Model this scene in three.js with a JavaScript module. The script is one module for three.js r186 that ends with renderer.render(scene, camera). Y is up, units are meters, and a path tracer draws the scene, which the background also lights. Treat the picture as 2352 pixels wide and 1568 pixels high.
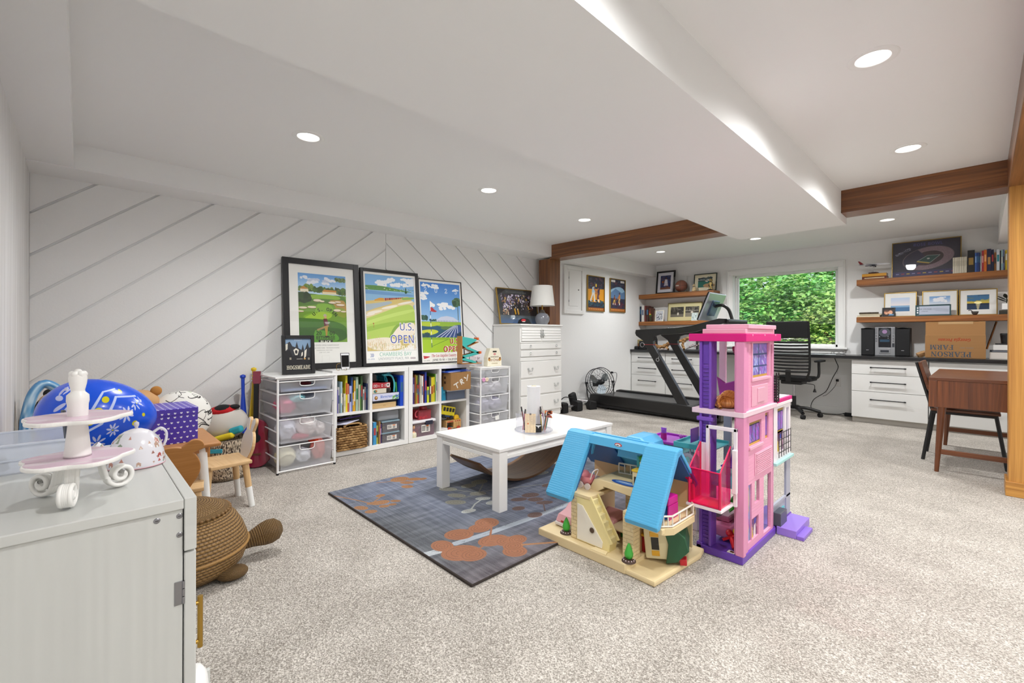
import * as THREE from 'three';
import { RoundedBoxGeometry } from 'three/addons/geometries/RoundedBoxGeometry.js';
import { mergeGeometries } from 'three/addons/utils/BufferGeometryUtils.js';
import { RectAreaLightUniformsLib } from 'three/addons/lights/RectAreaLightUniformsLib.js';

RectAreaLightUniformsLib.init();
const scene = new THREE.Scene();
// camera: at eye height by the near wall, looking along the long shiplap wall
const camera = new THREE.PerspectiveCamera(2 * Math.atan(784 / 1034) * 180 / Math.PI, 1.5, 0.03, 80);
camera.position.set(0, 1.06, 0);
camera.rotation.set(0, 0.806, 0.003, 'YXZ');
camera.setViewOffset(2352, 1568, 0, 16, 2352, 1568);
scene.background = new THREE.Color(0.78, 0.9, 1.12);          // hazy bright day sky
const EXPOSURE = 1.42;
const sun = new THREE.DirectionalLight(0xfff0d4, 5);
sun.position.set(6, 14, 9); sun.target.position.set(-3, 0, -12); sun.castShadow = true;
Object.assign(sun.shadow.camera, { left: -14, right: 14, top: 14, bottom: -14, near: 1, far: 50 });
scene.add(sun, sun.target);
const LAMP = 4.3;                                              // strength of one ceiling downlight
const CEIL = 2.234, CEIL2 = 2.285, XW = -4.2, ZF = -7.38, ZB = -4.45, ZN = 0.234, XR = 2.3;
// downlights: [x, z, ceiling height]; the last rows are in the part of the room right of the picture
const DOWN = [[-2.78, -0.98, CEIL], [-2.78, -2.4, CEIL], [-2.81, -3.72, CEIL], [-0.32, -2.42, CEIL], [-0.32, -3.745, CEIL],
  [-3.27, -6.17, CEIL2], [-1.985, -6.18, CEIL2], [-0.69, -6.16, CEIL2], [-0.32, -0.95, CEIL],
  [1.2, -0.95, CEIL], [1.2, -2.42, CEIL], [1.2, -3.745, CEIL], [1.2, -6.16, CEIL2]];
const renderer = new THREE.WebGLRenderer();
renderer.toneMapping = THREE.LinearToneMapping;
renderer.toneMappingExposure = EXPOSURE;
renderer.shadowMap.enabled = true;

// ---------- helpers ----------
let sd = 7;
const rnd = () => { sd = (sd + 0x6d2b79f5) | 0; let t = Math.imul(sd ^ (sd >>> 15), 1 | sd); t = (t + Math.imul(t ^ (t >>> 7), 61 | t)) ^ t; return ((t ^ (t >>> 14)) >>> 0) / 4294967296; };
const rr = (a, b) => a + (b - a) * rnd();
const PI = Math.PI, V3 = (a) => new THREE.Vector3(a[0], a[1], a[2]);
const used = new Map(), offs = new Map();
const numbered = (n) => { const k = used.get(n) || 0; used.set(n, k + 1); return k ? n + '_' + String(k).padStart(3, '0') : n; };
function tag(o, label, category, group, kind) { if (label) o.userData.label = label; if (category) o.userData.category = category; if (group) o.userData.group = group; if (kind) o.userData.kind = kind; return o; }
// a thing: Group at its base. ry undefined: its parts are given in room coordinates
function T(name, label, category, at, ry, group, rx) {
  const o = new THREE.Group(); o.name = numbered(name); o.position.set(...at);
  if (ry === undefined) offs.set(o, at); else o.rotation.set(rx || 0, ry, 0, 'YXZ');
  tag(o, label, category, group); scene.add(o); return o;
}
function copyOf(o, at, ry, label) { const c = o.clone(); c.name = numbered(o.name.replace(/_\d{3}$/, '')); c.position.set(...at); if (ry !== undefined) c.rotation.y = ry; if (label) c.userData.label = label; scene.add(c); return c; }
// texture coordinates in metres by the dominant direction of each face; ax: the direction of the grain
function uvm(g, ax) {
  const p = g.attributes.position, uv = new Float32Array(p.count * 2), a = new THREE.Vector3(), b = new THREE.Vector3(), c = new THREE.Vector3(), n = new THREE.Vector3();
  const ox = rnd() * 3, oy = rnd() * 3;
  for (let i = 0; i < p.count; i += 3) {
    a.fromBufferAttribute(p, i); b.fromBufferAttribute(p, i + 1); c.fromBufferAttribute(p, i + 2);
    n.subVectors(b, a).cross(c.clone().sub(a));
    const x = Math.abs(n.x), y = Math.abs(n.y), z = Math.abs(n.z);
    let k = x >= y && x >= z ? ['z', 'y'] : y >= z ? ['x', 'z'] : ['x', 'y'];
    if (ax && k[1] === ax) k = [k[1], k[0]];
    [a, b, c].forEach((v, j) => { uv[(i + j) * 2] = v[k[0]] + ox; uv[(i + j) * 2 + 1] = v[k[1]] + oy; });
  }
  g.setAttribute('uv', new THREE.BufferAttribute(uv, 2));
  return g;
}
const flat = (g) => { const h = g.index ? g.toNonIndexed() : g.clone(); for (const k of Object.keys(h.attributes)) if (!['position', 'normal', 'uv'].includes(k)) h.deleteAttribute(k); return h; };
function part(par, name, m, gs, ax, label) {
  gs = [].concat(gs).map(flat);
  let g = gs.length > 1 ? mergeGeometries(gs) : gs[0], o = par;
  while (o && !offs.has(o)) o = o.parent;
  if (o) { const p = offs.get(o); g.translate(-p[0], -p[1], -p[2]); }
  if (m.metres) uvm(g, ax);
  const me = new THREE.Mesh(g, m); me.castShadow = me.receiveShadow = true;
  me.name = par === scene ? numbered(name) : name; if (label) me.userData.label = label;
  par.add(me); return me;
}
const struct = (name, m, gs, ax, par) => { const o = part(par || scene, name, m, gs, ax); if (!par) o.userData.kind = 'structure'; return o; };
const sgroup = (name) => { const o = new THREE.Group(); o.name = numbered(name); o.userData.kind = 'structure'; offs.set(o, [0, 0, 0]); scene.add(o); return o; };
// box from extents, r: rounding of its edges
function bx(x0, x1, y0, y1, z0, z1, r) {
  const w = Math.abs(x1 - x0), h = Math.abs(y1 - y0), d = Math.abs(z1 - z0);
  const g = r ? new RoundedBoxGeometry(w, h, d, r > 0.012 ? 4 : 2, Math.min(r, w / 2.01, h / 2.01, d / 2.01)) : new THREE.BoxGeometry(w, h, d);
  return g.translate((x0 + x1) / 2, (y0 + y1) / 2, (z0 + z1) / 2);
}
const cyl = (r0, r1, h, x, y, z, s = 20) => new THREE.CylinderGeometry(r1, r0, h, s).translate(x, y + h / 2, z);   // r0 below, r1 above
const ball = (r, x, y, z, sx = 1, sy = 1, sz = 1, s = 20) => new THREE.SphereGeometry(r, s, Math.ceil(s * 0.7)).scale(sx, sy, sz).translate(x, y, z);
function rod(a, b, r, r2 = r, s = 10) {
  const A = V3(a), B = V3(b), d = B.clone().sub(A), g = new THREE.CylinderGeometry(r2, r, d.length(), s);
  g.applyQuaternion(new THREE.Quaternion().setFromUnitVectors(new THREE.Vector3(0, 1, 0), d.normalize()));
  return g.translate((a[0] + b[0]) / 2, (a[1] + b[1]) / 2, (a[2] + b[2]) / 2);
}
const tube = (pts, r, n = 24, closed = false, s = 8) => new THREE.TubeGeometry(new THREE.CatmullRomCurve3(pts.map(V3), closed), n, r, s, closed);
const lathe = (pts, x = 0, y = 0, z = 0, s = 28) => new THREE.LatheGeometry(pts.map((p) => new THREE.Vector2(p[0], p[1])), s).translate(x, y, z);
// 2-D outline extruded along an axis. 'z': outline is (x,y); 'x': (z,y); 'y': (x,z)
function ext(pts, ax, a0, a1, bev = 0, hole) {
  const s = pts instanceof THREE.Shape ? pts : new THREE.Shape(pts.map((p) => new THREE.Vector2(p[0], p[1])));
  if (hole) for (const h of hole) s.holes.push(new THREE.Path(h.map((p) => new THREE.Vector2(p[0], p[1]))));
  const d = Math.abs(a1 - a0) - 2 * bev;
  let g = new THREE.ExtrudeGeometry(s, { depth: d, bevelEnabled: bev > 0, bevelSize: bev * 0.9, bevelThickness: bev, bevelOffset: -bev * 0.9, bevelSegments: 2, curveSegments: 14 });
  g = flat(g); g.translate(0, 0, Math.min(a0, a1) + bev);
  if (ax !== 'z') {
    const p = g.attributes.position;
    for (let i = 0; i < p.count; i++) { const u = p.getX(i), v = p.getY(i), w = p.getZ(i); if (ax === 'x') p.setXYZ(i, w, v, u); else p.setXYZ(i, u, w, v); }
    for (let i = 0; i < p.count; i += 3) for (const A of [p, g.attributes.uv]) { const n = A.itemSize; for (let c = 0; c < n; c++) { const t = A.array[(i + 1) * n + c]; A.array[(i + 1) * n + c] = A.array[(i + 2) * n + c]; A.array[(i + 2) * n + c] = t; } }
    g.computeVertexNormals();
  }
  return g;
}
const rotG = (g, x, y, z, at = [0, 0, 0]) => g.translate(-at[0], -at[1], -at[2]).applyMatrix4(new THREE.Matrix4().makeRotationFromEuler(new THREE.Euler(x, y, z, 'YXZ'))).translate(...at);
const arc = (cx, cy, r, a0, a1, n = 10) => Array.from({ length: n + 1 }, (_, i) => { const a = a0 + (a1 - a0) * i / n; return [cx + r * Math.cos(a), cy + r * Math.sin(a)]; });

// ---------- materials ----------
const sRGB = (h) => new THREE.Color(h);
const mats = new Map();
function mat(color, rough = 0.5, o = {}) {
  const key = JSON.stringify([color, rough, o]);
  if (!mats.has(key)) mats.set(key, new THREE.MeshPhysicalMaterial({ color: sRGB(color), roughness: rough, ...o }));
  return mats.get(key);
}
function canvasTex(w, h, draw, repeat) {
  const c = document.createElement('canvas'); c.width = w; c.height = h; draw(c.getContext('2d'), w, h);
  const t = new THREE.CanvasTexture(c); t.colorSpace = THREE.SRGBColorSpace;
  if (repeat) { t.wrapS = t.wrapT = THREE.RepeatWrapping; t.repeat.set(...repeat); }
  return t;
}
function dataTex(n, f, repeat, srgb = true) {      // n x n tile, f(x, y) -> [r, g, b] 0..255
  const d = new Uint8Array(n * n * 4);
  for (let y = 0; y < n; y++) for (let x = 0; x < n; x++) { const c = f(x, y), i = (y * n + x) * 4; d[i] = c[0]; d[i + 1] = c[1]; d[i + 2] = c[2]; d[i + 3] = 255; }
  const t = new THREE.DataTexture(d, n, n); t.magFilter = THREE.LinearFilter; t.wrapS = t.wrapT = THREE.RepeatWrapping; t.repeat.set(...repeat); if (srgb) t.colorSpace = THREE.SRGBColorSpace; t.needsUpdate = true; return t;
}
// tiling value noise on an n-cell lattice
function tileNoise(nx, ny) {
  const v = Array.from({ length: nx * ny }, rnd), at = (i, j) => v[((j % ny + ny) % ny) * nx + ((i % nx + nx) % nx)], s = (t) => t * t * (3 - 2 * t);
  return (u, w) => { const x = u * nx, y = w * ny, i = Math.floor(x), j = Math.floor(y), fx = s(x - i), fy = s(y - j); return (at(i, j) * (1 - fx) + at(i + 1, j) * fx) * (1 - fy) + (at(i, j + 1) * (1 - fx) + at(i + 1, j + 1) * fx) * fy; };
}
const mix3 = (a, b, t) => a.map((x, i) => x + (b[i] - x) * t);
const metre = (m) => { m.metres = true; return m; };
const WHITE = mat('#f1f1ef', 0.55);
const PAINT = metre(new THREE.MeshPhysicalMaterial({ color: sRGB('#efefee'), roughness: 0.75 }));
{ const a = tileNoise(90, 90), b = tileNoise(200, 200); PAINT.bumpMap = dataTex(512, (x, y) => { const v = 127 + 90 * (a(x / 512, y / 512) - 0.5) + 60 * (b(x / 512, y / 512) - 0.5); return [v, v, v]; }, [1.4, 1.4], false); PAINT.bumpScale = 0.0012; }
const CEILP = mat('#f2f2f1', 0.9);
function woodMat(dark, light, rough, coat = 0, rep = [0.55, 1.7], streak = 1) {
  const a = tileNoise(3, 40), b = tileNoise(6, 170), c = tileNoise(4, 5), d = tileNoise(14, 256);
  const t = dataTex(512, (x, y) => { const u = x / 512, v = y / 512, w = v + 0.05 * c(u, v); const k = Math.min(1, Math.max(0, 0.5 * a(u, w) + 0.3 * b(u, w) + 0.2 * c(u, v) + streak * 0.25 * (d(u, v) - 0.5))); return mix3(dark, light, k); }, rep);
  const m = metre(new THREE.MeshPhysicalMaterial({ map: t, roughness: rough, clearcoat: coat, clearcoatRoughness: 0.25 })); return m;
}
const BEAM = woodMat([84, 46, 22], [160, 104, 58], 0.4, 0.35);
const OAK = woodMat([150, 96, 34], [212, 156, 76], 0.45, 0.3);
const SHELF = woodMat([94, 52, 20], [186, 122, 62], 0.5, 0.1, [0.8, 2.6]);
const WALNUT = woodMat([78, 38, 15], [134, 76, 38], 0.35, 0.3, [0.9, 2.2]);
const BIRCH = woodMat([206, 164, 112], [232, 198, 150], 0.5, 0.1, [1.5, 4], 0.6);
const PINEB = woodMat([168, 112, 56], [196, 138, 78], 0.5, 0.1, [1.5, 4], 0.5);
const BLACK = mat('#17171a', 0.45), BLACKM = mat('#141416', 0.7), CHROME = mat('#c8c8cc', 0.18, { metalness: 1 }), BRASS = mat('#b8944a', 0.3, { metalness: 1 }), GOLD = mat('#a98b4a', 0.35, { metalness: 0.85 });
const STEEL = mat('#9a9a9e', 0.3, { metalness: 1 });
const glass = (color = '#ffffff', rough = 0.02) => mat(color, rough, { transmission: 1, thickness: 0, ior: 1.45 });
const GLASS = glass();
const LACQ = mat('#f3f2ef', 0.22, { clearcoat: 0.4 });
const SATIN = mat('#f0f0ee', 0.4);
const plastic = (c, r = 0.35) => mat(c, r, { clearcoat: 0.15, clearcoatRoughness: 0.3 });
const clearPl = (c = '#e8ecf4', tr = 0.85, r = 0.15) => mat(c, r, { transmission: tr, thickness: 0, ior: 1.4 });
const picMat = (t, r = 0.6) => new THREE.MeshPhysicalMaterial({ map: t, roughness: r });
// ---------- the setting ----------
{
  const a = tileNoise(256, 256), b = tileNoise(420, 420), c = tileNoise(7, 7);
  const CARPET = metre(new THREE.MeshPhysicalMaterial({ roughness: 1, sheen: 0.3, sheenColor: new THREE.Color(0.6, 0.58, 0.55), sheenRoughness: 0.6 }));
  const f = (x, y) => { const u = x / 1024, v = y / 1024; return Math.min(1, Math.max(0, 0.5 + 0.9 * (a(u, v) - 0.5) + 0.7 * (b(u, v) - 0.5) + 0.2 * (c(u, v) - 0.5))); };
  CARPET.map = dataTex(1024, (x, y) => mix3([132, 125, 116], [220, 213, 204], f(x, y)), [1.05, 1.05]);
  CARPET.bumpMap = dataTex(512, (x, y) => { const k = 255 * f(x * 2, y * 2); return [k, k, k]; }, [1.05, 1.05], false); CARPET.bumpScale = 0.003;
  struct('floor', CARPET, bx(XW - 0.3, XR + 0.2, -0.15, 0, ZF - 0.2, ZN + 0.2));
}
// long wall of diagonal planks meeting in a chevron
{
  const w = sgroup('wall_left'), t = 0.807, seam = -2.245, z0 = ZN, z1 = ZB + 0.02, top = 2.1;
  struct('backing', PAINT, bx(XW - 0.25, XW - 0.014, 0, 2.4, ZB - 0.1, ZN + 0.2), null, w);
  const clip = (poly, A, B, C) => { const out = []; poly.forEach((p, i) => { const q = poly[(i + 1) % poly.length], dp = A * p[0] + B * p[1] - C, dq = A * q[0] + B * q[1] - C; if (dp >= 0) out.push(p); if (dp * dq < 0) { const s = dp / (dp - dq); out.push([p[0] + (q[0] - p[0]) * s, p[1] + (q[1] - p[1]) * s]); } }); return out; };
  for (const side of [1, -1]) {
    const rect = side > 0 ? [[seam + 0.002, 0], [z0, 0], [z0, top], [seam + 0.002, top]] : [[z1, 0], [seam - 0.002, 0], [seam - 0.002, top], [z1, top]];
    const step = side > 0 ? 0.272 : 0.266, k0 = side > 0 ? 2.017 : 0.439, A = side * t;
    for (let i = -14; i < 12; i++) {            // side 1: y + t z = k; side -1 mirrored about the seam: y - t z + 2 t seam = k
      const k = k0 + i * step - (side > 0 ? 0 : 2 * seam * t), g = 0.009;
      let p = clip(rect, A, 1, k + g);
      p = clip(p, -A, -1, -(k + step - g));
      if (p.length < 3) continue;
      let area = 0; p.forEach((a, j) => { const b = p[(j + 1) % p.length]; area += a[0] * b[1] - b[0] * a[1]; }); if (Math.abs(area) < 0.004) continue;
      struct('plank', PAINT, ext(p, 'x', XW - 0.014, XW, 0.0015), null, w);
    }
  }
}
// wall beside the camera: upright whitewashed boards
{
  const w = sgroup('wall_near');
  struct('backing', PAINT, bx(XW - 0.25, XR + 0.2, 0, 2.4, ZN + 0.012, ZN + 0.25), null, w);
  const wash = woodMat([206, 203, 200], [248, 248, 248], 0.6, 0, [0.5, 3.1], 0.5);
  for (let i = 0; i < 22; i++) { const x = XW + i * 0.186; struct('board', wash, bx(x + 0.002, x + 0.184, 0, 2.1, ZN, ZN + 0.012, 0.0015), 'y', w); }
}
// office walls
struct('wall_office', PAINT, bx(XW - 0.25, XW, 0, 2.4, ZF - 0.2, ZB + 0.02));
{
  const w = sgroup('wall_far'), x0 = -2.69, x1 = -1.335, y0 = 0.9, y1 = 1.99;
  struct('wall_panel', PAINT, [bx(XW - 0.2, x0, 0, 2.4, ZF - 0.2, ZF), bx(x1, XR + 0.2, 0, 2.4, ZF - 0.2, ZF), bx(x0, x1, 0, y0, ZF - 0.2, ZF), bx(x0, x1, y1, 2.4, ZF - 0.2, ZF)], null, w);
  const n = sgroup('window_1'), c = 0.078;
  const prof = (a, b, ya, yb) => bx(a, b, ya, yb, ZF, ZF + 0.02, 0.005);
  struct('casing', SATIN, [prof(x0 - c, x0, y0, y1), prof(x1, x1 + c, y0, y1), prof(x0 - c, x1 + c, y1, y1 + c),
    bx(x0 - c - 0.003, x0 - c + 0.018, y0, y1 + c - 0.016, ZF + 0.001, ZF + 0.03, 0.005), bx(x1 + c - 0.018, x1 + c + 0.003, y0, y1 + c - 0.016, ZF + 0.001, ZF + 0.03, 0.005), bx(x0 - c - 0.003, x1 + c + 0.003, y1 + c - 0.018, y1 + c + 0.003, ZF + 0.001, ZF + 0.031, 0.005)], null, n);
  struct('jamb', SATIN, [bx(x0 - 0.01, x0 + 0.006, y0, y1, ZF - 0.2, ZF + 0.002), bx(x1 - 0.006, x1 + 0.01, y0, y1, ZF - 0.2, ZF + 0.002), bx(x0, x1, y1 - 0.006, y1 + 0.01, ZF - 0.2, ZF + 0.002)], null, n);
  const q = 0.05, za = ZF - 0.13, zb = ZF - 0.09;
  struct('sash', SATIN, [bx(x0, x0 + q, y0, y1, za, zb, 0.006), bx(x1 - q, x1, y0, y1, za, zb, 0.006), bx(x0, x1, y0, y0 + q * 0.8, za, zb, 0.006), bx(x0, x1, y1 - q * 0.8, y1, za, zb, 0.006),
    bx(x0 + 0.005, x0 + 0.03, y0, y1, zb, zb + 0.03, 0.004), bx(x0, x1, y1 - 0.03, y1 - 0.005, zb, zb + 0.03, 0.004)], null, n);
  struct('pane', GLASS, bx(x0 + q - 0.005, x1 - q + 0.005, y0 + 0.035, y1 - 0.035, ZF - 0.113, ZF - 0.109), null, n);
  struct('sill', SATIN, [bx(x0 - c - 0.03, x1 + c + 0.03, y0 - 0.028, y0, ZF - 0.1, ZF + 0.05, 0.008), bx(x0 - c, x1 + c, y0 - 0.085, y0 - 0.028, ZF, ZF + 0.018, 0.005)], null, n);
}
struct('wall_right', PAINT, bx(XR, XR + 0.2, 0, 2.4, ZF - 0.2, ZN + 0.2));
// ceilings, soffits and the boxed-in duct
const ceilHoles = (y0, x0, x1, z0, z1) => {
  const s = new THREE.Shape([[x0, z0], [x1, z0], [x1, z1], [x0, z1]].map((p) => new THREE.Vector2(...p)));
  for (const [x, z, h] of DOWN) if (h === y0 && x > x0 && x < x1 && z > z0 && z < z1) s.holes.push(new THREE.Path(arc(x, z, 0.062, 0, 2 * PI, 28).slice(0, -1).map((p) => new THREE.Vector2(...p))));
  return ext(s, 'y', y0, y0 + 0.12);
};
struct('ceiling', CEILP, ceilHoles(CEIL, -3.95, XR + 0.1, ZB - 0.1, ZN + 0.1));
struct('ceiling_office', CEILP, ceilHoles(CEIL2, -4.1, XR + 0.1, ZF - 0.1, ZB - 0.1));
struct('roof_slab', CEILP, bx(XW - 0.3, XR + 0.3, 2.42, 2.5, ZF - 0.3, ZN + 0.3));
struct('trim_1', CEILP, bx(XW - 0.05, -3.895, 2.08, 2.42, ZB - 0.02, ZN + 0.1));
struct('trim_2', CEILP, bx(XW - 0.05, -4.0, 2.09, 2.42, ZF, ZB - 0.02));
struct('trim_3', CEILP, bx(-3.895, XR, 2.085, 2.42, 0.032, ZN + 0.1));
struct('trim_4', CEILP, bx(-1.65, -0.789, 1.995, CEIL + 0.01, -4.672, 0.04));
struct('trim_5', CEILP, bx(0.127, 0.9, 2.081, 2.42, ZF, -4.66));
struct('baseboard_office', SATIN, bx(XW, XW + 0.014, 0, 0.1, -6.8, ZB - 0.2, 0.004));
struct('baseboard_far', SATIN, bx(-2.98, -1.1, 0, 0.1, ZF, ZF + 0.014, 0.004));
// stained wood posts and beams of the opening to the office
{
  const b1 = sgroup('wood_beam'); struct('face', BEAM, [bx(-3.92, -1.645, 2.055, CEIL + 0.001, ZB - 0.21, ZB, 0.004), bx(-3.92, -1.645, 2.052, 2.07, ZB - 0.214, ZB + 0.004, 0.003)], 'x', b1);
  const b2 = sgroup('wood_beam'); struct('face', BEAM, [bx(-0.789, 0.125, 2.055, CEIL + 0.001, ZB - 0.21, ZB, 0.004), bx(-0.789, 0.125, 2.052, 2.07, ZB - 0.214, ZB + 0.004, 0.003)], 'x', b2);
  const b3 = sgroup('wood_beam'); struct('face', BEAM, bx(0.12, 0.33, 2.05, CEIL + 0.001, ZB - 0.2, 0.03, 0.004), 'z', b3);
  const c1 = sgroup('wood_column'); struct('face', BEAM, bx(-4.12, -3.923, 0, 2.06, ZB - 0.21, ZB, 0.004), 'y', c1);
  const c2 = sgroup('wood_column'); struct('face', OAK, bx(0.127, 0.34, 0, 2.055, ZB - 0.21, ZB, 0.004), 'y', c2);
  struct('plinth', OAK, [bx(0.113, 0.354, 0, 0.098, ZB - 0.224, ZB + 0.014, 0.005)], 'x', c2);
}
// downlights
DOWN.forEach(([x, z, h], i) => {
  const L = ['nearest the shiplap wall corner', 'second from the left in the row by the shiplap wall', 'by the dark beam at the left', 'largest, above the walkway', 'just before the right wood beam',
    'in the office near the fan wall', 'in the office before the window', 'in the office before the right shelves'][i];
  const t = T('ceiling_downlight', 'round white recessed ceiling light ' + (L || 'in the part of the ceiling outside the picture'), 'ceiling light', [x, h, z], 0, L ? undefined : 'downlights outside the picture');
  part(t, 'trim_ring', WHITE, lathe([[0.058, 0.03], [0.06, -0.001], [0.064, -0.005], [0.084, -0.004], [0.09, 0], [0.088, 0.001]]));
  part(t, 'can', WHITE, lathe([[0.061, 0], [0.061, 0.05], [0, 0.05]]));
  part(t, 'diffuser', mat('#ffffff', 0.5, { emissive: 0xfffaf2, emissiveIntensity: 3.2 }), cyl(0.057, 0.057, 0.006, 0, 0.008, 0, 28));
  const s = new THREE.SpotLight(0xf9fafa, LAMP, 0, 1.42, 0.55, 2); s.position.set(0, -0.012, 0); s.target.position.set(0, -1, 0); s.castShadow = true; s.shadow.radius = 2.6; s.name = 'downlight';
  t.add(s, s.target);
});
// garden outside the window: lawn bank and leafy trees
{
  const LAWN = metre(new THREE.MeshPhysicalMaterial({ color: 0x5f8f3a, roughness: 1 }));
  struct('ground_outside', LAWN, ext([[-30, -0.3], [-30, 3], [-18, 0.9], [-9, 0.35], [ZF - 0.3, 0.2], [ZF - 0.3, -0.3]], 'x', -26, 8));
  const leaf = new THREE.BufferGeometry(); leaf.setAttribute('position', new THREE.Float32BufferAttribute([0, 0, 0, 0.3, 0.06, 0.45, 0, 0, 1, -0.3, 0.06, 0.45], 3)); leaf.setIndex([0, 1, 2, 0, 2, 3, 0, 3, 2, 0, 2, 1].slice(0, 6)); leaf.computeVertexNormals();
  const LEAF = new THREE.MeshPhysicalMaterial({ color: 0xffffff, roughness: 0.7, transmission: 0.4, thickness: 0, side: THREE.DoubleSide });
  const BARK = mat('#4a3b2c', 0.9);
  const tree = (name, label, x, y, z, rx, ry, rz, n, hue, size) => {
    const t = T(name, label, 'tree', [x, 0.3, z], 0, 'trees beyond the window');
    part(t, 'trunk', BARK, [rod([0, 0, 0], [0.05, y - 0.3, 0], 0.09, 0.05), rod([0.03, y * 0.5 - 0.2, 0], [rx * 0.5, y, 0.1], 0.04, 0.02), rod([0.03, y * 0.5 - 0.2, 0], [-rx * 0.5, y + 0.2, 0], 0.04, 0.02)]);
    const f = new THREE.InstancedMesh(leaf, LEAF, n); f.name = 'foliage'; f.userData.kind = 'stuff'; f.castShadow = f.receiveShadow = true;
    const m = new THREE.Matrix4(), q = new THREE.Quaternion(), e = new THREE.Euler(), col = new THREE.Color();
    // leaves hang in sprays at the ends of twigs all over the crown
    const sprays = Array.from({ length: Math.ceil(n / 14) }, () => { const a = rr(0, 2 * PI), b = Math.acos(rr(-1, 1)), k = rr(0.55, 1); return [k * rx * Math.sin(b) * Math.cos(a), y - 0.3 + k * ry * Math.cos(b), k * rz * Math.sin(b) * Math.sin(a), rr(-0.05, 0.05), rr(0.7, 1.15)]; });
    for (let i = 0; i < n; i++) {
      const s = sprays[Math.floor(i / 14)], d = 0.16;
      e.set(rr(-0.5, 0.9), rr(0, 2 * PI), rr(-0.5, 0.5)); q.setFromEuler(e);
      const k = size * rr(0.7, 1.25);
      m.compose(new THREE.Vector3(s[0] + rr(-d, d), s[1] + rr(-d, d) * 0.6, s[2] + rr(-d, d)), q, new THREE.Vector3(k, k, k)); f.setMatrixAt(i, m);
      col.setHSL(hue + s[3] * 0.5 + rr(-0.015, 0.015), rr(0.5, 0.68), 0.3 * s[4] * rr(0.85, 1.2)); f.setColorAt(i, col);
    }
    t.add(f);
  };
  tree('tree', 'deep green leafy tree at the left of the window view', -4.5, 1.6, -11.2, 1.15, 1.35, 0.9, 7000, 0.3, 0.11);
  tree('tree', 'mid green tree filling the middle of the window view', -3.1, 1.4, -12.0, 1.3, 1.25, 0.9, 7000, 0.29, 0.11);
  tree('tree', 'sunlit yellow green tree at the right of the window view', -2.0, 0.95, -11.4, 0.95, 1.05, 0.7, 6000, 0.25, 0.1);
  tree('tree', 'tall light green tree standing behind the others', -4.0, 3.0, -14.5, 2.0, 2.0, 1.2, 8000, 0.28, 0.14);
  tree('tree', 'dark green tree rising behind the right one', -2.9, 2.3, -13.2, 0.85, 1.2, 0.8, 5000, 0.31, 0.12);
}
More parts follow.
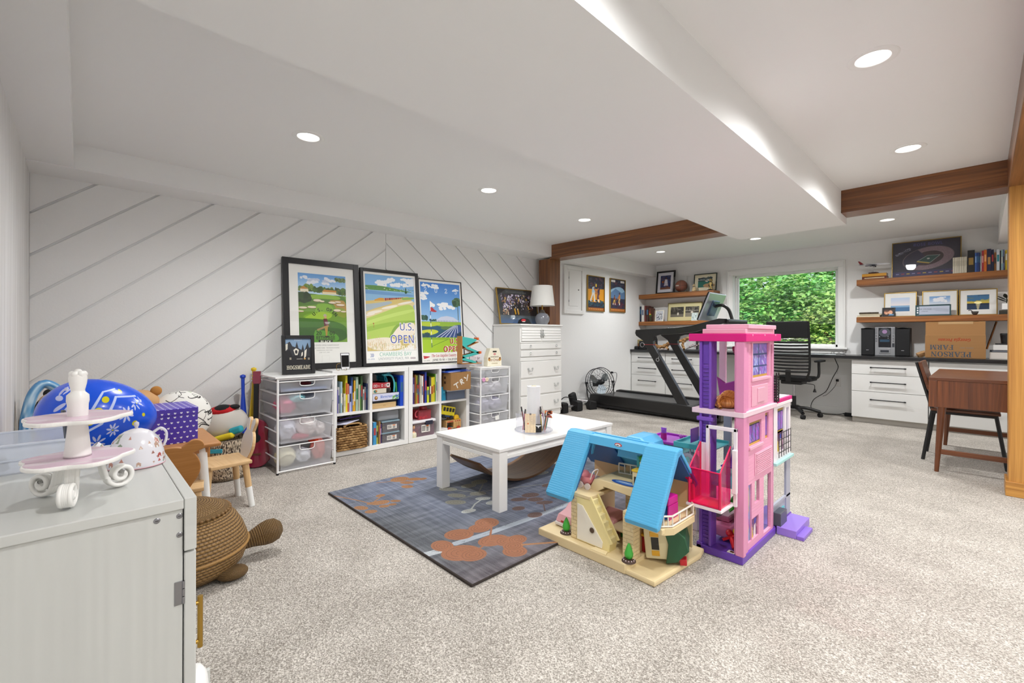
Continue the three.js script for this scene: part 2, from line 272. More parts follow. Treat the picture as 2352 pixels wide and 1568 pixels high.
// ---------- corner with the grey cabinet and the play table ----------
{
  const GREY = metre(new THREE.MeshPhysicalMaterial({ color: sRGB('#cfd0cc'), roughness: 0.42, clearcoat: 0.12 }));
  { const a = tileNoise(4, 90); GREY.map = dataTex(256, (x, y) => { const k = 246 + 8 * a(x / 256, y / 256); return [k, k, k]; }, [0.8, 1.3]); }
  const c = T('grey_cabinet', 'light grey painted wooden cabinet in the near left corner', 'cabinet', [-1.58, 0, 0.02]);
  part(c, 'top', GREY, bx(-1.95, -1.2, 0.678, 0.7, -0.1645, 0.225, 0.003), 'x');
  part(c, 'side_panel', GREY, bx(-1.225, -1.205, 0, 0.678, -0.163, 0.225, 0.002), 'y'); part(c, 'side_panel', GREY, bx(-1.95, -1.93, 0, 0.678, -0.163, 0.225, 0.002), 'y');
  part(c, 'back_panel', GREY, bx(-1.93, -1.225, 0.02, 0.678, 0.205, 0.22), 'x');
  part(c, 'fascia', GREY, bx(-1.952, -1.199, 0.586, 0.701, -0.187, -0.1648, 0.002), 'x');
  const d = part(c, 'door', GREY, bx(-1.56, -1.203, 0.03, 0.581, -0.187, -0.165, 0.003), 'y');
  part(d, 'handle', BRASS, [rod([-1.33, 0.415, -0.215], [-1.33, 0.29, -0.215], 0.006), rod([-1.33, 0.4, -0.187], [-1.33, 0.4, -0.215], 0.005), rod([-1.33, 0.305, -0.187], [-1.33, 0.305, -0.215], 0.005)]);
  const d2 = part(c, 'door', GREY, bx(-1.947, -1.565, 0.03, 0.581, -0.187, -0.165, 0.003), 'y');
  part(d2, 'handle', BRASS, rod([-1.6, 0.415, -0.215], [-1.6, 0.29, -0.215], 0.006));
  part(c, 'hinge', STEEL, [bx(-1.2055, -1.2035, 0.471, 0.522, -0.163, -0.148, 0.0008), ...[0, 1, 2].map((i) => rod([-1.203, 0.472 + i * 0.017, -0.164], [-1.203, 0.487 + i * 0.017, -0.164], 0.0025))]);
  for (const [y, z] of [[0.683, -0.118], [0.67, -0.157], [0.623, -0.157]]) {
    const yy = Math.min(y, 0.664), s = part(c, 'screw', STEEL, [rotG(lathe([[0.0001, 0.0012], [0.0035, 0.0012], [0.0052, 0.0006], [0.006, -0.0005]]), 0, 0, -PI / 2).translate(-1.2045, yy, z)]);
    part(s, 'slot', BLACKM, bx(-1.2036, -1.2031, yy - 0.0006, yy + 0.0006, z - 0.003, z + 0.003));
  }
  const k = T('oven_knob', 'white rounded knob sticking out at the foot of the grey cabinet door', 'knob', [-1.31, 0.21, -0.187]);
  part(k, 'knob', SATIN, rotG(lathe([[0.0001, 0.04], [0.03, 0.038], [0.045, 0.028], [0.05, 0.012], [0.05, 0]]), -PI / 2, 0, 0).translate(-1.31, 0.21, -0.187));
  part(k, 'pointer', GREY, bx(-1.316, -1.304, 0.18, 0.24, -0.232, -0.224, 0.003));

  // two-tier toy cake stand
  const cs = T('cake_stand', 'white and pink two-tier toy cake stand with scrolled legs', 'cake stand', [-1.37, 0.7, 0.003], 1.55);
  const pw = plastic('#f4f2ee', 0.3);
  const tier = (r, y, rim) => {
    const o = Array.from({ length: 72 }, (_, i) => { const a = i / 72 * 2 * PI, q = r * (1 + 0.075 * Math.cos(5 * a + 0.6) + 0.02 * Math.cos(9 * a)); return [q * Math.cos(a), q * Math.sin(a)]; });
    const inn = o.map(([x, z]) => [x * 0.955, z * 0.955]);
    part(cs, rim, pw, ext(o, 'y', y, y + 0.009, 0.003), null);
    const t = canvasTex(256, 256, (g, w, h) => {
      g.fillStyle = '#e3c4d6'; g.fillRect(0, 0, w, h); g.fillStyle = '#ead8e2';
      for (const [x, yy, s] of [[60, 90, 30], [190, 60, 26], [200, 185, 34], [90, 200, 26], [128, 40, 16], [40, 160, 18]]) for (const [dx, dy, q] of [[0, 0, 1], [-0.8, 0.15, 0.7], [0.8, 0.15, 0.7]]) { g.beginPath(); g.ellipse(x + dx * s, yy + dy * s, s * q, s * 0.55 * q, 0, 0, 7); g.fill(); }
    });
    const f = ext(inn, 'y', y + 0.0085, y + 0.0098), p = f.attributes.position, u = f.attributes.uv;
    for (let i = 0; i < p.count; i++) u.setXY(i, p.getX(i) / (2.3 * r) + 0.5, p.getZ(i) / (2.3 * r) + 0.5);
    part(cs, 'sticker', new THREE.MeshPhysicalMaterial({ map: t, roughness: 0.3, clearcoat: 0.3 }), f);
  };
  tier(0.09, 0.081, 'lower_tier'); tier(0.086, 0.17, 'upper_tier');
  part(cs, 'post', pw, lathe([[0.0001, 0.09], [0.023, 0.091], [0.0225, 0.096], [0.0155, 0.17]], 0, 0, 0));
  part(cs, 'finial', pw, [lathe([[0.017, 0.178], [0.0175, 0.205], [0.019, 0.212], [0.0185, 0.225], [0.012, 0.232], [0.0115, 0.236], [0.0145, 0.25], [0.0155, 0.262], [0.014, 0.27]]),
    ...[0, 1, 2, 3, 4, 5].map((i) => ball(0.007, 0.009 * Math.cos(i * 1.05), 0.27, 0.009 * Math.sin(i * 1.05), 1, 1.1, 1, 10)), ball(0.008, 0, 0.274, 0, 1, 1, 1, 10)]);
  for (const a of [-1.75, 0.4, 2.35]) {
    const pts = []; for (let i = 0; i <= 46; i++) { const s = i / 46; if (s < 0.3) pts.push([0.036 + s * 0.045, 0.083 - s * 0.19]); else { const q = (s - 0.3) / 0.7, an = PI + q * 3.3 * PI, r = 0.027 * (1 - q * 0.82); pts.push([0.077 + r * Math.cos(an), 0.031 + r * Math.sin(an)]); } }
    const rib = pts.map(([x, y]) => [x, y, 0]);
    const geo = [tube(rib, 0.0042, 90, false, 8), tube(rib.map((p) => [p[0], p[1], -0.003]), 0.0042, 90, false, 8), tube(rib.map((p) => [p[0], p[1], 0.003]), 0.0042, 90, false, 8)];
    for (const dz of [-0.0075, 0.0075]) geo.push(tube(rib.map((p) => [p[0], p[1], dz]), 0.0048, 90, false, 8));
    part(cs, 'leg', pw, geo.map((g) => g.rotateY(a)));
  }
  // tin teapot
  const TIN = (() => { const t = canvasTex(512, 256, (g, w, h) => {
    g.fillStyle = '#e9e7ee'; g.fillRect(0, 0, w, h);
    for (let i = 0; i < 70; i++) { const x = rr(0, w), y = rr(30, h - 6), s = rr(0.8, 1.5); g.fillStyle = ['#c98f80', '#b5524c', '#8a9a86', '#c2a08e', '#9c6f64'][i % 5];
      if (i % 3 === 0) { g.fillRect(x - 8 * s, y - 10 * s, 16 * s, 20 * s); g.beginPath(); g.moveTo(x - 10 * s, y - 10 * s); g.lineTo(x, y - 24 * s); g.lineTo(x + 10 * s, y - 10 * s); g.fill(); g.fillStyle = '#f2efef'; g.fillRect(x - 3 * s, y, 6 * s, 10 * s); }
      else if (i % 3 === 1) { g.beginPath(); g.moveTo(x - 7 * s, y + 10 * s); g.lineTo(x, y - 16 * s); g.lineTo(x + 7 * s, y + 10 * s); g.fill(); } else { g.beginPath(); g.arc(x, y, 4 * s, 0, 7); g.fill(); g.fillRect(x - 1, y, 2, 12 * s); } }
  }); t.wrapS = THREE.RepeatWrapping; t.repeat.set(1, 1); return new THREE.MeshPhysicalMaterial({ map: t, roughness: 0.22, clearcoat: 0.5 }); })();
  const tp = T('toy_teapot', 'tin toy teapot printed with little red houses beside the cake stand', 'teapot', [-1.6, 0.7, -0.112], 1.5);
  const body = lathe([[0.0001, 0], [0.06, 0], [0.0635, 0.004], [0.0625, 0.02], [0.059, 0.045], [0.05, 0.07], [0.036, 0.087], [0.028, 0.092]], 0, 0, 0, 40);
  { const p = body.attributes.position, u = body.attributes.uv; for (let i = 0; i < p.count; i++) u.setY(i, p.getY(i) / 0.095); }
  part(tp, 'body', TIN, body);
  part(tp, 'foot_ring', plastic('#d9a7b0'), new THREE.TorusGeometry(0.0625, 0.0018, 6, 40).rotateX(PI / 2).translate(0, 0.003, 0));
  const ld = part(tp, 'lid', plastic('#efedf2', 0.2), lathe([[0.0001, 0.1], [0.012, 0.099], [0.027, 0.093], [0.029, 0.0905]], 0, 0, 0));
  part(ld, 'knob', plastic('#cfcad6', 0.3), lathe([[0.004, 0.099], [0.0035, 0.104], [0.006, 0.109], [0.0058, 0.116], [0.0001, 0.12]], 0, 0, 0, 14));
  part(tp, 'spout', TIN, tube([[-0.045, 0.035, 0], [-0.066, 0.045, 0.004], [-0.075, 0.062, 0.008], [-0.083, 0.07, 0.01]], 0.0095, 20, false, 14));
  part(tp, 'handle', plastic('#dcdae4', 0.25), [-1, 0, 1].map((i) => tube([[0.036, 0.085, i * 0.004], [0.052, 0.095, i * 0.004], [0.064, 0.084, i * 0.004], [0.064, 0.06, i * 0.004], [0.058, 0.045, i * 0.004]], 0.0032, 24)));
  // translucent storage bin with a black utensil
  const bn = T('storage_bin', 'translucent white plastic storage bin behind the cake stand', 'bin', [-1.81, 0.7, 0.1]);
  const fr = clearPl('#f2f5fb', 0.55, 0.25);
  part(bn, 'tub', fr, [bx(-1.93, -1.7, 0.7, 0.704, 0.0, 0.2), bx(-1.704, -1.7, 0.704, 0.775, 0, 0.2), bx(-1.93, -1.926, 0.704, 0.775, 0, 0.2), bx(-1.926, -1.704, 0.704, 0.775, 0, 0.004), bx(-1.926, -1.704, 0.704, 0.775, 0.196, 0.2)]);
  part(bn, 'rim', fr, [bx(-1.935, -1.694, 0.772, 0.778, -0.006, 0.004, 0.002), bx(-1.935, -1.694, 0.772, 0.778, 0.196, 0.206, 0.002), bx(-1.704, -1.694, 0.772, 0.778, 0.004, 0.196, 0.002), bx(-1.935, -1.925, 0.772, 0.778, 0.004, 0.196, 0.002), bx(-1.703, -1.697, 0.735, 0.738, 0.0, 0.2), bx(-1.926, -1.7, 0.735, 0.738, -0.002, 0.002)]);
  const ut = T('toy_spatula', 'dark grey toy spatula sticking out of the translucent bin beside the post', 'toy utensil', [-1.82, 0.7, 0]);
  part(ut, 'handle', plastic('#43474f'), rotG(bx(-1.76, -1.744, 0.72, 0.85, 0.02, 0.027, 0.003), 0.1, 0.4, 0, [-1.76, 0.71, 0.02]));
  part(ut, 'blade', plastic('#3a3d45'), rotG(bx(-1.775, -1.73, 0.706, 0.73, 0.02, 0.025, 0.003), 0.1, 0.4, 0, [-1.76, 0.71, 0.02]));
  const kn = T('toy_knife', 'dark grey toy knife with a black collar leaning in the bin by the wall', 'toy utensil', [-1.78, 0.704, 0.18]);
  part(kn, 'grip', plastic('#565b66'), rod([-1.72, 0.71, 0.135], [-1.75, 0.815, 0.185], 0.008, 0.007)); part(kn, 'collar', BLACKM, rod([-1.7235, 0.722, 0.141], [-1.728, 0.738, 0.149], 0.015, 0.012)); part(kn, 'tip', plastic('#565b66'), ball(0.0075, -1.75, 0.815, 0.185));

  // kids table with two animal chairs
  const kt = T('kids_table', 'low wooden children\'s table with rounded top and white legs', 'table', [-3.06, 0, -0.2]);
  part(kt, 'table_top', PINEB, bx(-3.32, -2.82, 0.458, 0.482, -0.55, 0.16, 0.011), 'z');
  for (const b of [[-3.27, -2.87, 0.425, 0.458, -0.5, -0.48], [-2.89, -2.87, 0.425, 0.458, -0.48, 0.1], [-3.27, -3.25, 0.425, 0.458, -0.48, 0.1]]) part(kt, 'apron', PINEB, bx(...b), 'x');
  for (const [x, z] of [[-2.89, -0.47], [-3.25, -0.47], [-2.89, 0.1], [-3.25, 0.1]]) part(kt, 'leg', SATIN, rod([x + (x > -3 ? 0.02 : -0.02), 0, z + (z < 0 ? -0.03 : 0.03)], [x, 0.46, z], 0.02, 0.024, 14));
  function animalChair(name, label, at, ry, backPts, backMat, faceMat) {
    const t = T(name, label, 'chair', at, ry);                 // seat faces +z, the back stands at z < 0
    part(t, 'seat', BIRCH, ext([[-0.13, -0.12], [0.13, -0.12], [0.14, 0.1], [0.1, 0.14], [-0.1, 0.14], [-0.14, 0.1]], 'y', 0.262, 0.285, 0.006), 'x');
    for (const [x, z] of [[-0.1, -0.09], [0.1, -0.09], [-0.1, 0.1], [0.1, 0.1]]) {
      const l = part(t, 'leg', BIRCH, rod([x * 1.16, 0.12, z * 1.16], [x, 0.265, z], 0.0185, 0.02, 12), 'y');
      part(l, 'white_foot', SATIN, rod([x * 1.32, 0, z * 1.32], [x * 1.16, 0.12, z * 1.16], 0.0165, 0.0187, 12));
    }
    const q = (g) => rotG(g, -0.2, 0, 0, [0, 0.28, -0.12]);
    part(t, 'backrest', backMat, q(ext(backPts, 'z', -0.13, -0.112, 0.004)), 'x');
    if (faceMat) part(t, 'painted_face', faceMat, q(ext(backPts.map(([x, y]) => [x * 0.95, (y - 0.42) * 0.96 + 0.42]), 'z', -0.1115, -0.11)));
    return t;
  }
  const bear = [...arc(0, 0.4, 0.115, -0.5, 0.75, 8), ...arc(0.092, 0.51, 0.037, -0.4, 2.4, 8), ...arc(0, 0.4, 0.118, 1.25, PI - 1.25, 6), ...arc(-0.092, 0.51, 0.037, PI - 2.4, PI + 0.4, 8), ...arc(0, 0.4, 0.115, PI - 0.75, PI + 0.5, 8), [-0.06, 0.275], [0.06, 0.275]];
  animalChair('bear_chair', 'small wooden chair with a brown bear-shaped back', [-2.86, 0, -0.34], -PI / 2 - 0.12, bear, PINEB);
  const bunny = [[0.06, 0.275], ...arc(0, 0.36, 0.1, -0.6, 1.0, 8), ...arc(0.047, 0.5, 0.027, -0.2, PI + 0.1, 10), [0.015, 0.45], [-0.015, 0.45], ...arc(-0.047, 0.5, 0.027, -0.1, PI + 0.2, 10), ...arc(0, 0.36, 0.1, PI - 1.0, PI + 0.6, 8), [-0.06, 0.275]];
  animalChair('bunny_chair', 'small wooden chair with a white bunny-eared back', [-3.23, 0, -0.64], 0.06, bunny, BIRCH, SATIN);

  // hearts box
  const HB = (() => { const t = canvasTex(512, 512, (g, w, h) => {
    g.fillStyle = '#4a2fb0'; g.fillRect(0, 0, w, h); g.fillStyle = '#f4f2fb';
    for (let r = 0; r < 8; r++) for (let c = 0; c < 8; c++) { const x = (c + (r % 2) / 2 + 0.25) * 64, y = (r + 0.5) * 64; g.save(); g.translate(x, y); g.rotate(0.25 * Math.sin(r * 3 + c * 5)); g.beginPath(); g.moveTo(0, 12); g.bezierCurveTo(-22, -2, -12, -18, 0, -7); g.bezierCurveTo(12, -18, 22, -2, 0, 12); g.fill(); g.restore(); }
  }, [4.6, 4.6]); return metre(new THREE.MeshPhysicalMaterial({ map: t, roughness: 0.45, clearcoat: 0.2 })); })();
  const hb = T('gift_box', 'purple gift box covered in small white hearts on the play table', 'box', [-3.05, 0.482, -0.36], 0.04);
  part(hb, 'box', HB, bx(-0.16, 0.13, 0, 0.183, -0.095, 0.105, 0.003)); part(hb, 'lid_edge', HB, bx(-0.161, 0.1315, 0.15, 0.1845, -0.0965, 0.1065, 0.003));

  // inflatable egg
  const EGG = canvasTex(1024, 512, (g) => {
    g.fillStyle = '#0052e0'; g.fillRect(0, 0, 1024, 512);
    const at = (x, y) => { const nx = (x - 221) / 138, ny = (y - 953) / 82; const s = Math.sqrt(Math.max(0.05, 1 - ny * ny)); return [256 + Math.asin(Math.max(-0.98, Math.min(0.98, 0.82 * nx / s))) * 163, 256 + Math.asin(ny * 0.92) * 163]; };
    const el = (x, y, rx, ry, rot, col) => { const [u, v] = at(x, y); g.save(); g.translate(u, v); g.scale(1.18, 2.0); g.rotate(rot); g.fillStyle = col; g.beginPath(); g.ellipse(0, 0, rx, ry, 0, 0, 7); g.fill(); g.restore(); };
    const flower = (x, y, r) => { for (let i = 0; i < 8; i++) { const a = i * PI / 4 + 0.15; el(x + Math.cos(a) * r * 0.62, y + Math.sin(a) * r * 0.62, r * 0.38, r * 0.14, a, '#c9cdf6'); } el(x, y, r * 0.13, r * 0.11, 0, '#e6dc30'); };
    const line = (pts, off) => { g.strokeStyle = '#c9d4fb'; g.lineWidth = 9; g.beginPath(); pts.forEach(([x, y], i) => { const p = at(x + off, y); i ? g.lineTo(...p) : g.moveTo(...p); }); g.stroke(); };
    line([[240, 878], [216, 888], [195, 935], [155, 985], [165, 1020]], 0); line([[300, 890], [250, 896], [243, 930], [228, 960], [165, 1000], [160, 1032]], 0);
    flower(135, 915, 38); flower(291, 936, 21); flower(228, 1008, 23); flower(262, 975, 17); flower(312, 908, 18);
    for (const [x, y, r] of [[226, 904, 10], [214, 932, 11], [198, 955, 10], [320, 959, 8], [304, 991, 9], [270, 1016, 10], [254, 882, 8], [341, 937, 6], [138, 1003, 8]]) el(x, y, r, r * 0.8, 0, '#dccf14');
    for (let i = 0; i < 9; i++) { const x = 560 + (i % 3) * 170, y = 110 + Math.floor(i / 3) * 140; g.fillStyle = '#dccf14'; g.beginPath(); g.arc(x, y, 18, 0, 7); g.fill(); g.fillStyle = '#c9cdf6'; for (let k = 0; k < 8; k++) { g.save(); g.translate(x + 80, y + 40); g.rotate(k * PI / 4); g.beginPath(); g.ellipse(26, 0, 17, 7, 0, 0, 7); g.fill(); g.restore(); } }
  });
  const eg = T('inflatable_egg', 'big blue inflatable egg printed with white daisies and yellow dots', 'inflatable', [-2.72, 0.69, -0.062], 1.55);
  const sg = new THREE.SphereGeometry(1, 64, 40), sp = sg.attributes.position;
  for (let i = 0; i < sp.count; i++) {
    const x = sp.getX(i), y = sp.getY(i), z = sp.getZ(i), a = Math.atan2(z, y), sx = Math.sqrt(Math.max(0, 1 - x * x));
    const pk = 1 - 0.014 * Math.pow(Math.abs(Math.sin(a * 17 + 3 * Math.sin(x * 3))), 3) * Math.min(1, Math.max(0, Math.abs(x) - 0.15) * 1.6);
    const w = (0.165 - 0.022 * x) * pk; sp.setXYZ(i, 0.205 * x, y * w * 0.98, z * w * 0.9);
  }
  sg.computeVertexNormals();
  part(eg, 'egg', new THREE.MeshPhysicalMaterial({ map: EGG, roughness: 0.25, clearcoat: 0.3, clearcoatRoughness: 0.08 }), sg.rotateZ(-0.16));
  part(eg, 'valve', plastic('#d9dcf0'), cyl(0.008, 0.006, 0.012, -0.1, 0.13, 0.07, 12));

  // behind the egg: balloon arch, cushion, teddy and other soft toys
  const FOIL = (() => { const a = tileNoise(6, 14), t = dataTex(128, (x, y) => mix3([58, 132, 190], [214, 236, 246], Math.pow(a(x / 128, y / 128), 1.3)), [3, 1]); return new THREE.MeshPhysicalMaterial({ map: t, roughness: 0.22, clearcoat: 0.6 }); })();
  const af = T('balloon_arch', 'shiny light blue inflated tube bent into an arch by the wall', 'balloon', [-3.2, 0, 0.16]);
  part(af, 'tube', FOIL, tube([[-3.3, 0.33, 0.2], [-3.3, 0.5, 0.2], [-3.3, 0.66, 0.19], [-3.31, 0.765, 0.165], [-3.32, 0.8, 0.135], [-3.33, 0.785, 0.1], [-3.34, 0.7, 0.05], [-3.35, 0.55, 0.02]], 0.022, 60, false, 14));
  part(af, 'end_cap', FOIL, [ball(0.022, -3.3, 0.33, 0.2), ball(0.022, -3.35, 0.55, 0.02)]);
  const lt = T('balloon_tube', 'lilac inflated tube slanting up below the blue arch', 'balloon', [-3.3, 0.3, 0.12]);
  part(lt, 'tube', plastic('#b59be6', 0.2), [tube([[-3.22, 0.36, 0.185], [-3.22, 0.47, 0.16], [-3.2, 0.58, 0.13]], 0.02, 20, false, 12)]); part(lt, 'end_cap', plastic('#c9b6ee', 0.2), [ball(0.02, -3.22, 0.36, 0.185), ball(0.02, -3.2, 0.58, 0.13)]);
  const ys = T('soft_toy', 'yellow soft toy with a dark red hem behind the egg', 'soft toy', [-3.4, 0.35, 0.12]);
  part(ys, 'body', mat('#e6cf2a', 0.9), ball(0.09, -3.42, 0.5, 0.125, 0.7, 1.1, 0.6)); part(ys, 'hem', mat('#6e1420', 0.9), ball(0.07, -3.4, 0.4, 0.12, 0.8, 0.5, 0.8));
  const gs = T('soft_toy', 'black and grey soft toy with a tan snout squeezed behind the egg', 'soft toy', [-3.55, 0.4, 0.1]);
  part(gs, 'body', mat('#7d7d80', 0.95), ball(0.11, -3.58, 0.58, 0.13, 0.8, 0.9, 0.8)); part(gs, 'head', mat('#1d1c1e', 0.95), ball(0.075, -3.52, 0.655, 0.1)); part(gs, 'snout', mat('#c7a68a', 0.95), ball(0.045, -3.47, 0.69, 0.115)); part(gs, 'ear', mat('#1d1c1e', 0.95), ball(0.025, -3.53, 0.73, 0.12));
  const td = T('teddy_bear', 'tan teddy bear peeking over the purple hearts box', 'teddy bear', [-3.6, 0.35, -0.28]);
  const FUR = mat('#d2a373', 0.95); part(td, 'head', FUR, ball(0.095, -3.6, 0.635, -0.27, 1, 0.8, 1)); for (const z of [-0.345, -0.2]) part(td, 'ear', mat('#b9803f', 0.95), ball(0.03, -3.58, 0.7, z, 0.7, 1, 1)); part(td, 'body', FUR, ball(0.12, -3.62, 0.48, -0.26)); part(td, 'muzzle', mat('#e2bf98', 0.95), ball(0.04, -3.52, 0.61, -0.27));
  const ZEB = canvasTex(512, 256, (g, w, h) => { g.fillStyle = '#eceae4'; g.fillRect(0, 0, w, h); g.strokeStyle = '#23211f'; for (let i = 0; i < 90; i++) { g.lineWidth = rr(1.5, 4); const x = rr(0, w), y = rr(0, h); g.beginPath(); g.moveTo(x, y); g.bezierCurveTo(x + rr(-20, 40), y + rr(-20, 20), x + rr(0, 60), y + rr(-30, 30), x + rr(20, 70), y + rr(-25, 25)); g.stroke(); } for (let i = 0; i < 8; i++) { g.fillStyle = ['#7fae4a', '#5d9c8c'][i % 2]; g.beginPath(); g.ellipse(rr(0, w), rr(0, h), 8, 5, rr(0, 3), 0, 7); g.fill(); } });
  const zc = T('round_cushion', 'round white cushion with black line drawing behind the hearts box', 'cushion', [-3.6, 0.3, -0.5]);
  part(zc, 'cover', picMat(ZEB, 0.85), ball(0.175, -3.62, 0.51, -0.475, 0.62, 1, 1, 32)); part(zc, 'button', mat('#23211f', 0.7), ball(0.014, -3.512, 0.515, -0.475, 0.5, 1, 1, 10));
  const sh = T('toy_crate', 'low wooden toy crate under the soft toys by the wall', 'crate', [-3.65, 0, -0.15]);
  for (const b of [[-3.9, -3.4, 0, 0.34, -0.6, -0.58], [-3.9, -3.4, 0, 0.34, 0.18, 0.2], [-3.42, -3.4, 0, 0.34, -0.58, 0.18], [-3.9, -3.88, 0, 0.34, -0.58, 0.18]]) part(sh, 'panel', PINEB, bx(...b), 'z'); part(sh, 'lid', PINEB, bx(-3.9, -3.4, 0.34, 0.355, -0.6, 0.2, 0.004), 'z');

  // speckled rope basket with a pale cushion and folded blankets (the plush character in it is left out)
  const ROPE = (() => { const a = tileNoise(70, 40), t = dataTex(256, (x, y) => { const k = a(x / 256, y / 256); return k > 0.56 ? [64, 52, 44] : mix3([196, 178, 152], [224, 210, 188], k); }, [6, 2.6]); const b = dataTex(64, (x, y) => { const v = 127 + 127 * Math.sin(y / 64 * 2 * PI * 8); return [v, v, v]; }, [1, 2.2], false); return new THREE.MeshPhysicalMaterial({ map: t, roughness: 0.9, bumpMap: b, bumpScale: 0.004 }); })();
  const rb = T('rope_basket', 'speckled beige rope basket next to the red guitar', 'basket', [-3.86, 0, -0.775], 0);
  part(rb, 'wall', ROPE, lathe([[0.0001, 0.004], [0.125, 0.004], [0.14, 0.03], [0.15, 0.15], [0.152, 0.29], [0.146, 0.297], [0.14, 0.29], [0.138, 0.04], [0.0001, 0.02]], 0, 0, 0, 40));
  part(rb, 'blue_patch', mat('#3aa5c0', 0.8), rotG(bx(-0.04, 0.04, 0.215, 0.245, 0.147, 0.154, 0.003), 0, 1.0, 0));
  const pc = T('plush_cushion', 'pale grey plush cushion standing in the rope basket', 'cushion', [-3.88, 0.1, -0.77], 1.1);
  part(pc, 'cushion', mat('#d6d0c8', 0.95), rotG(ball(0.14, 0, 0.3, 0, 1.12, 0.86, 0.62, 28), -0.25, 0, 0.05, [0, 0.2, 0])); part(pc, 'seam', mat('#c2bbb2', 0.95), rotG(tube(arc(0, 0.3, 1, 0, 2 * PI, 30).slice(0, -1).map(([x, y]) => [x * 0.1575, 0.3 + (y - 0.3) * 0.1215, 0]), 0.0025, 60, true, 6), -0.25, 0, 0.05, [0, 0.2, 0]));
  const hat = T('knit_cap', 'red and black knitted cap on top of the plush cushion', 'cap', [-3.92, 0.47, -0.77], 1.0);
  part(hat, 'crown', mat('#c41a22', 0.9), rotG(ball(0.1, 0, 0.015, 0, 1, 0.42, 0.75), 0, 0, 0.12)); part(hat, 'band', mat('#1b1a1c', 0.9), [rotG(ball(0.06, 0.01, 0.03, 0.02, 1, 0.55, 0.85), 0, 0, 0.1), ball(0.03, 0.085, 0.045, 0.01, 1.2, 0.6, 1)]);
  const bl = T('folded_blanket', 'yellow and teal folded blanket over the rim of the rope basket', 'blanket', [-3.8, 0.26, -0.78], 0.95);
  part(bl, 'fold', mat('#e3cb2c', 0.9), rotG(bx(-0.1, 0.07, 0.03, 0.075, 0.0, 0.05, 0.02), 0, 0, 0.28)); part(bl, 'fold', mat('#2f9dab', 0.9), rotG(bx(0.04, 0.13, 0.05, 0.1, -0.02, 0.035, 0.018), 0, 0, 0.3));

  // bats and guitar
  const bat = (label, c, at, rz, rx, L) => { const t = T('plastic_bat', label, 'baseball bat', at, 0, undefined, rx); const m = plastic(c, 0.35); part(t, 'barrel', m, lathe([[0.0001, 0], [0.022, 0.004], [0.03, 0.03], [0.031, L * 0.45], [0.018, L * 0.68], [0.0125, L * 0.8], [0.0125, L - 0.03]])); part(t, 'knob', m, lathe([[0.0125, L - 0.032], [0.02, L - 0.025], [0.02, L - 0.008], [0.0001, L]])); t.rotation.z = rz; return t; };
  bat('blue plastic toy bat standing beside the red guitar', '#1746c4', [-4.0, 0, -0.93], 0.06, 0, 0.74);
  bat('yellow plastic toy bat leaning on the wall behind the guitar', '#e8c41a', [-4.06, 0, -1.0], 0.1, -0.04, 0.79);
  const gt = T('toy_guitar', 'small dark red guitar standing on edge beside the drawer unit', 'guitar', [-3.99, 0, -1.01], 1.2, undefined, -0.1);
  const RED = mat('#8c1238', 0.18, { clearcoat: 0.8 });
  const go = [...arc(0, 0.12, 0.12, PI * 0.98, 2 * PI + 0.05, 14), [0.088, 0.2], ...arc(0.0, 0.29, 0.09, -0.25, PI + 0.25, 12), [-0.088, 0.2]];
  part(gt, 'body', RED, ext(go, 'z', -0.038, 0.038, 0.006)); part(gt, 'sound_hole', BLACKM, cyl(0.035, 0.035, 0.002, 0, 0, 0).rotateX(PI / 2).translate(0, 0.23, 0.038)); part(gt, 'bridge', WALNUT, bx(-0.04, 0.04, 0.1, 0.112, 0.038, 0.046, 0.002), 'x');
  part(gt, 'neck', RED, bx(-0.019, 0.019, 0.33, 0.66, 0.018, 0.038, 0.006)); part(gt, 'fretboard', BLACKM, bx(-0.018, 0.018, 0.25, 0.66, 0.038, 0.043));
  const hs = part(gt, 'headstock', RED, ext([[-0.02, 0.655], [0.02, 0.655], [0.03, 0.67], [0.028, 0.76], [-0.028, 0.76], [-0.03, 0.67]], 'z', 0.012, 0.03, 0.003)); part(hs, 'tuner', CHROME, [0, 1, 2].flatMap((i) => [-1, 1].map((s) => bx(s * 0.03, s * 0.042, 0.68 + i * 0.026, 0.69 + i * 0.026, 0.016, 0.024, 0.003))));

  // wicker turtle
  const WICK = (() => { const n = 128, b = dataTex(n, (x, y) => { const v = 90 + 165 * Math.pow(Math.abs(Math.sin(x / n * PI * 8 + (Math.floor(y / 16) % 2) * PI / 2)), 0.7) * Math.pow(Math.abs(Math.sin(y / n * PI * 8)), 0.6); return [v, v, v]; }, [10, 3.6], false), a = tileNoise(30, 60);
    const c = dataTex(n, (x, y) => { const w = Math.pow(Math.abs(Math.sin(y / n * PI * 8)), 0.5); return mix3([70, 46, 22], mix3([138, 104, 58], [170, 134, 82], a(x / n, y / n)), w); }, [10, 3.6]); return new THREE.MeshPhysicalMaterial({ map: c, roughness: 0.6, bumpMap: b, bumpScale: 0.008 }); })();
  const tu = T('wicker_turtle', 'brown wicker turtle-shaped basket on the carpet', 'basket', [-2.42, 0, -0.33], 1.5);   // head along +x
  part(tu, 'shell', WICK, lathe([[0.0001, 0.02], [0.2, 0.02], [0.228, 0.05], [0.245, 0.1], [0.242, 0.14], [0.225, 0.19], [0.2, 0.235], [0.168, 0.268], [0.15, 0.272]], 0, 0, 0, 48));
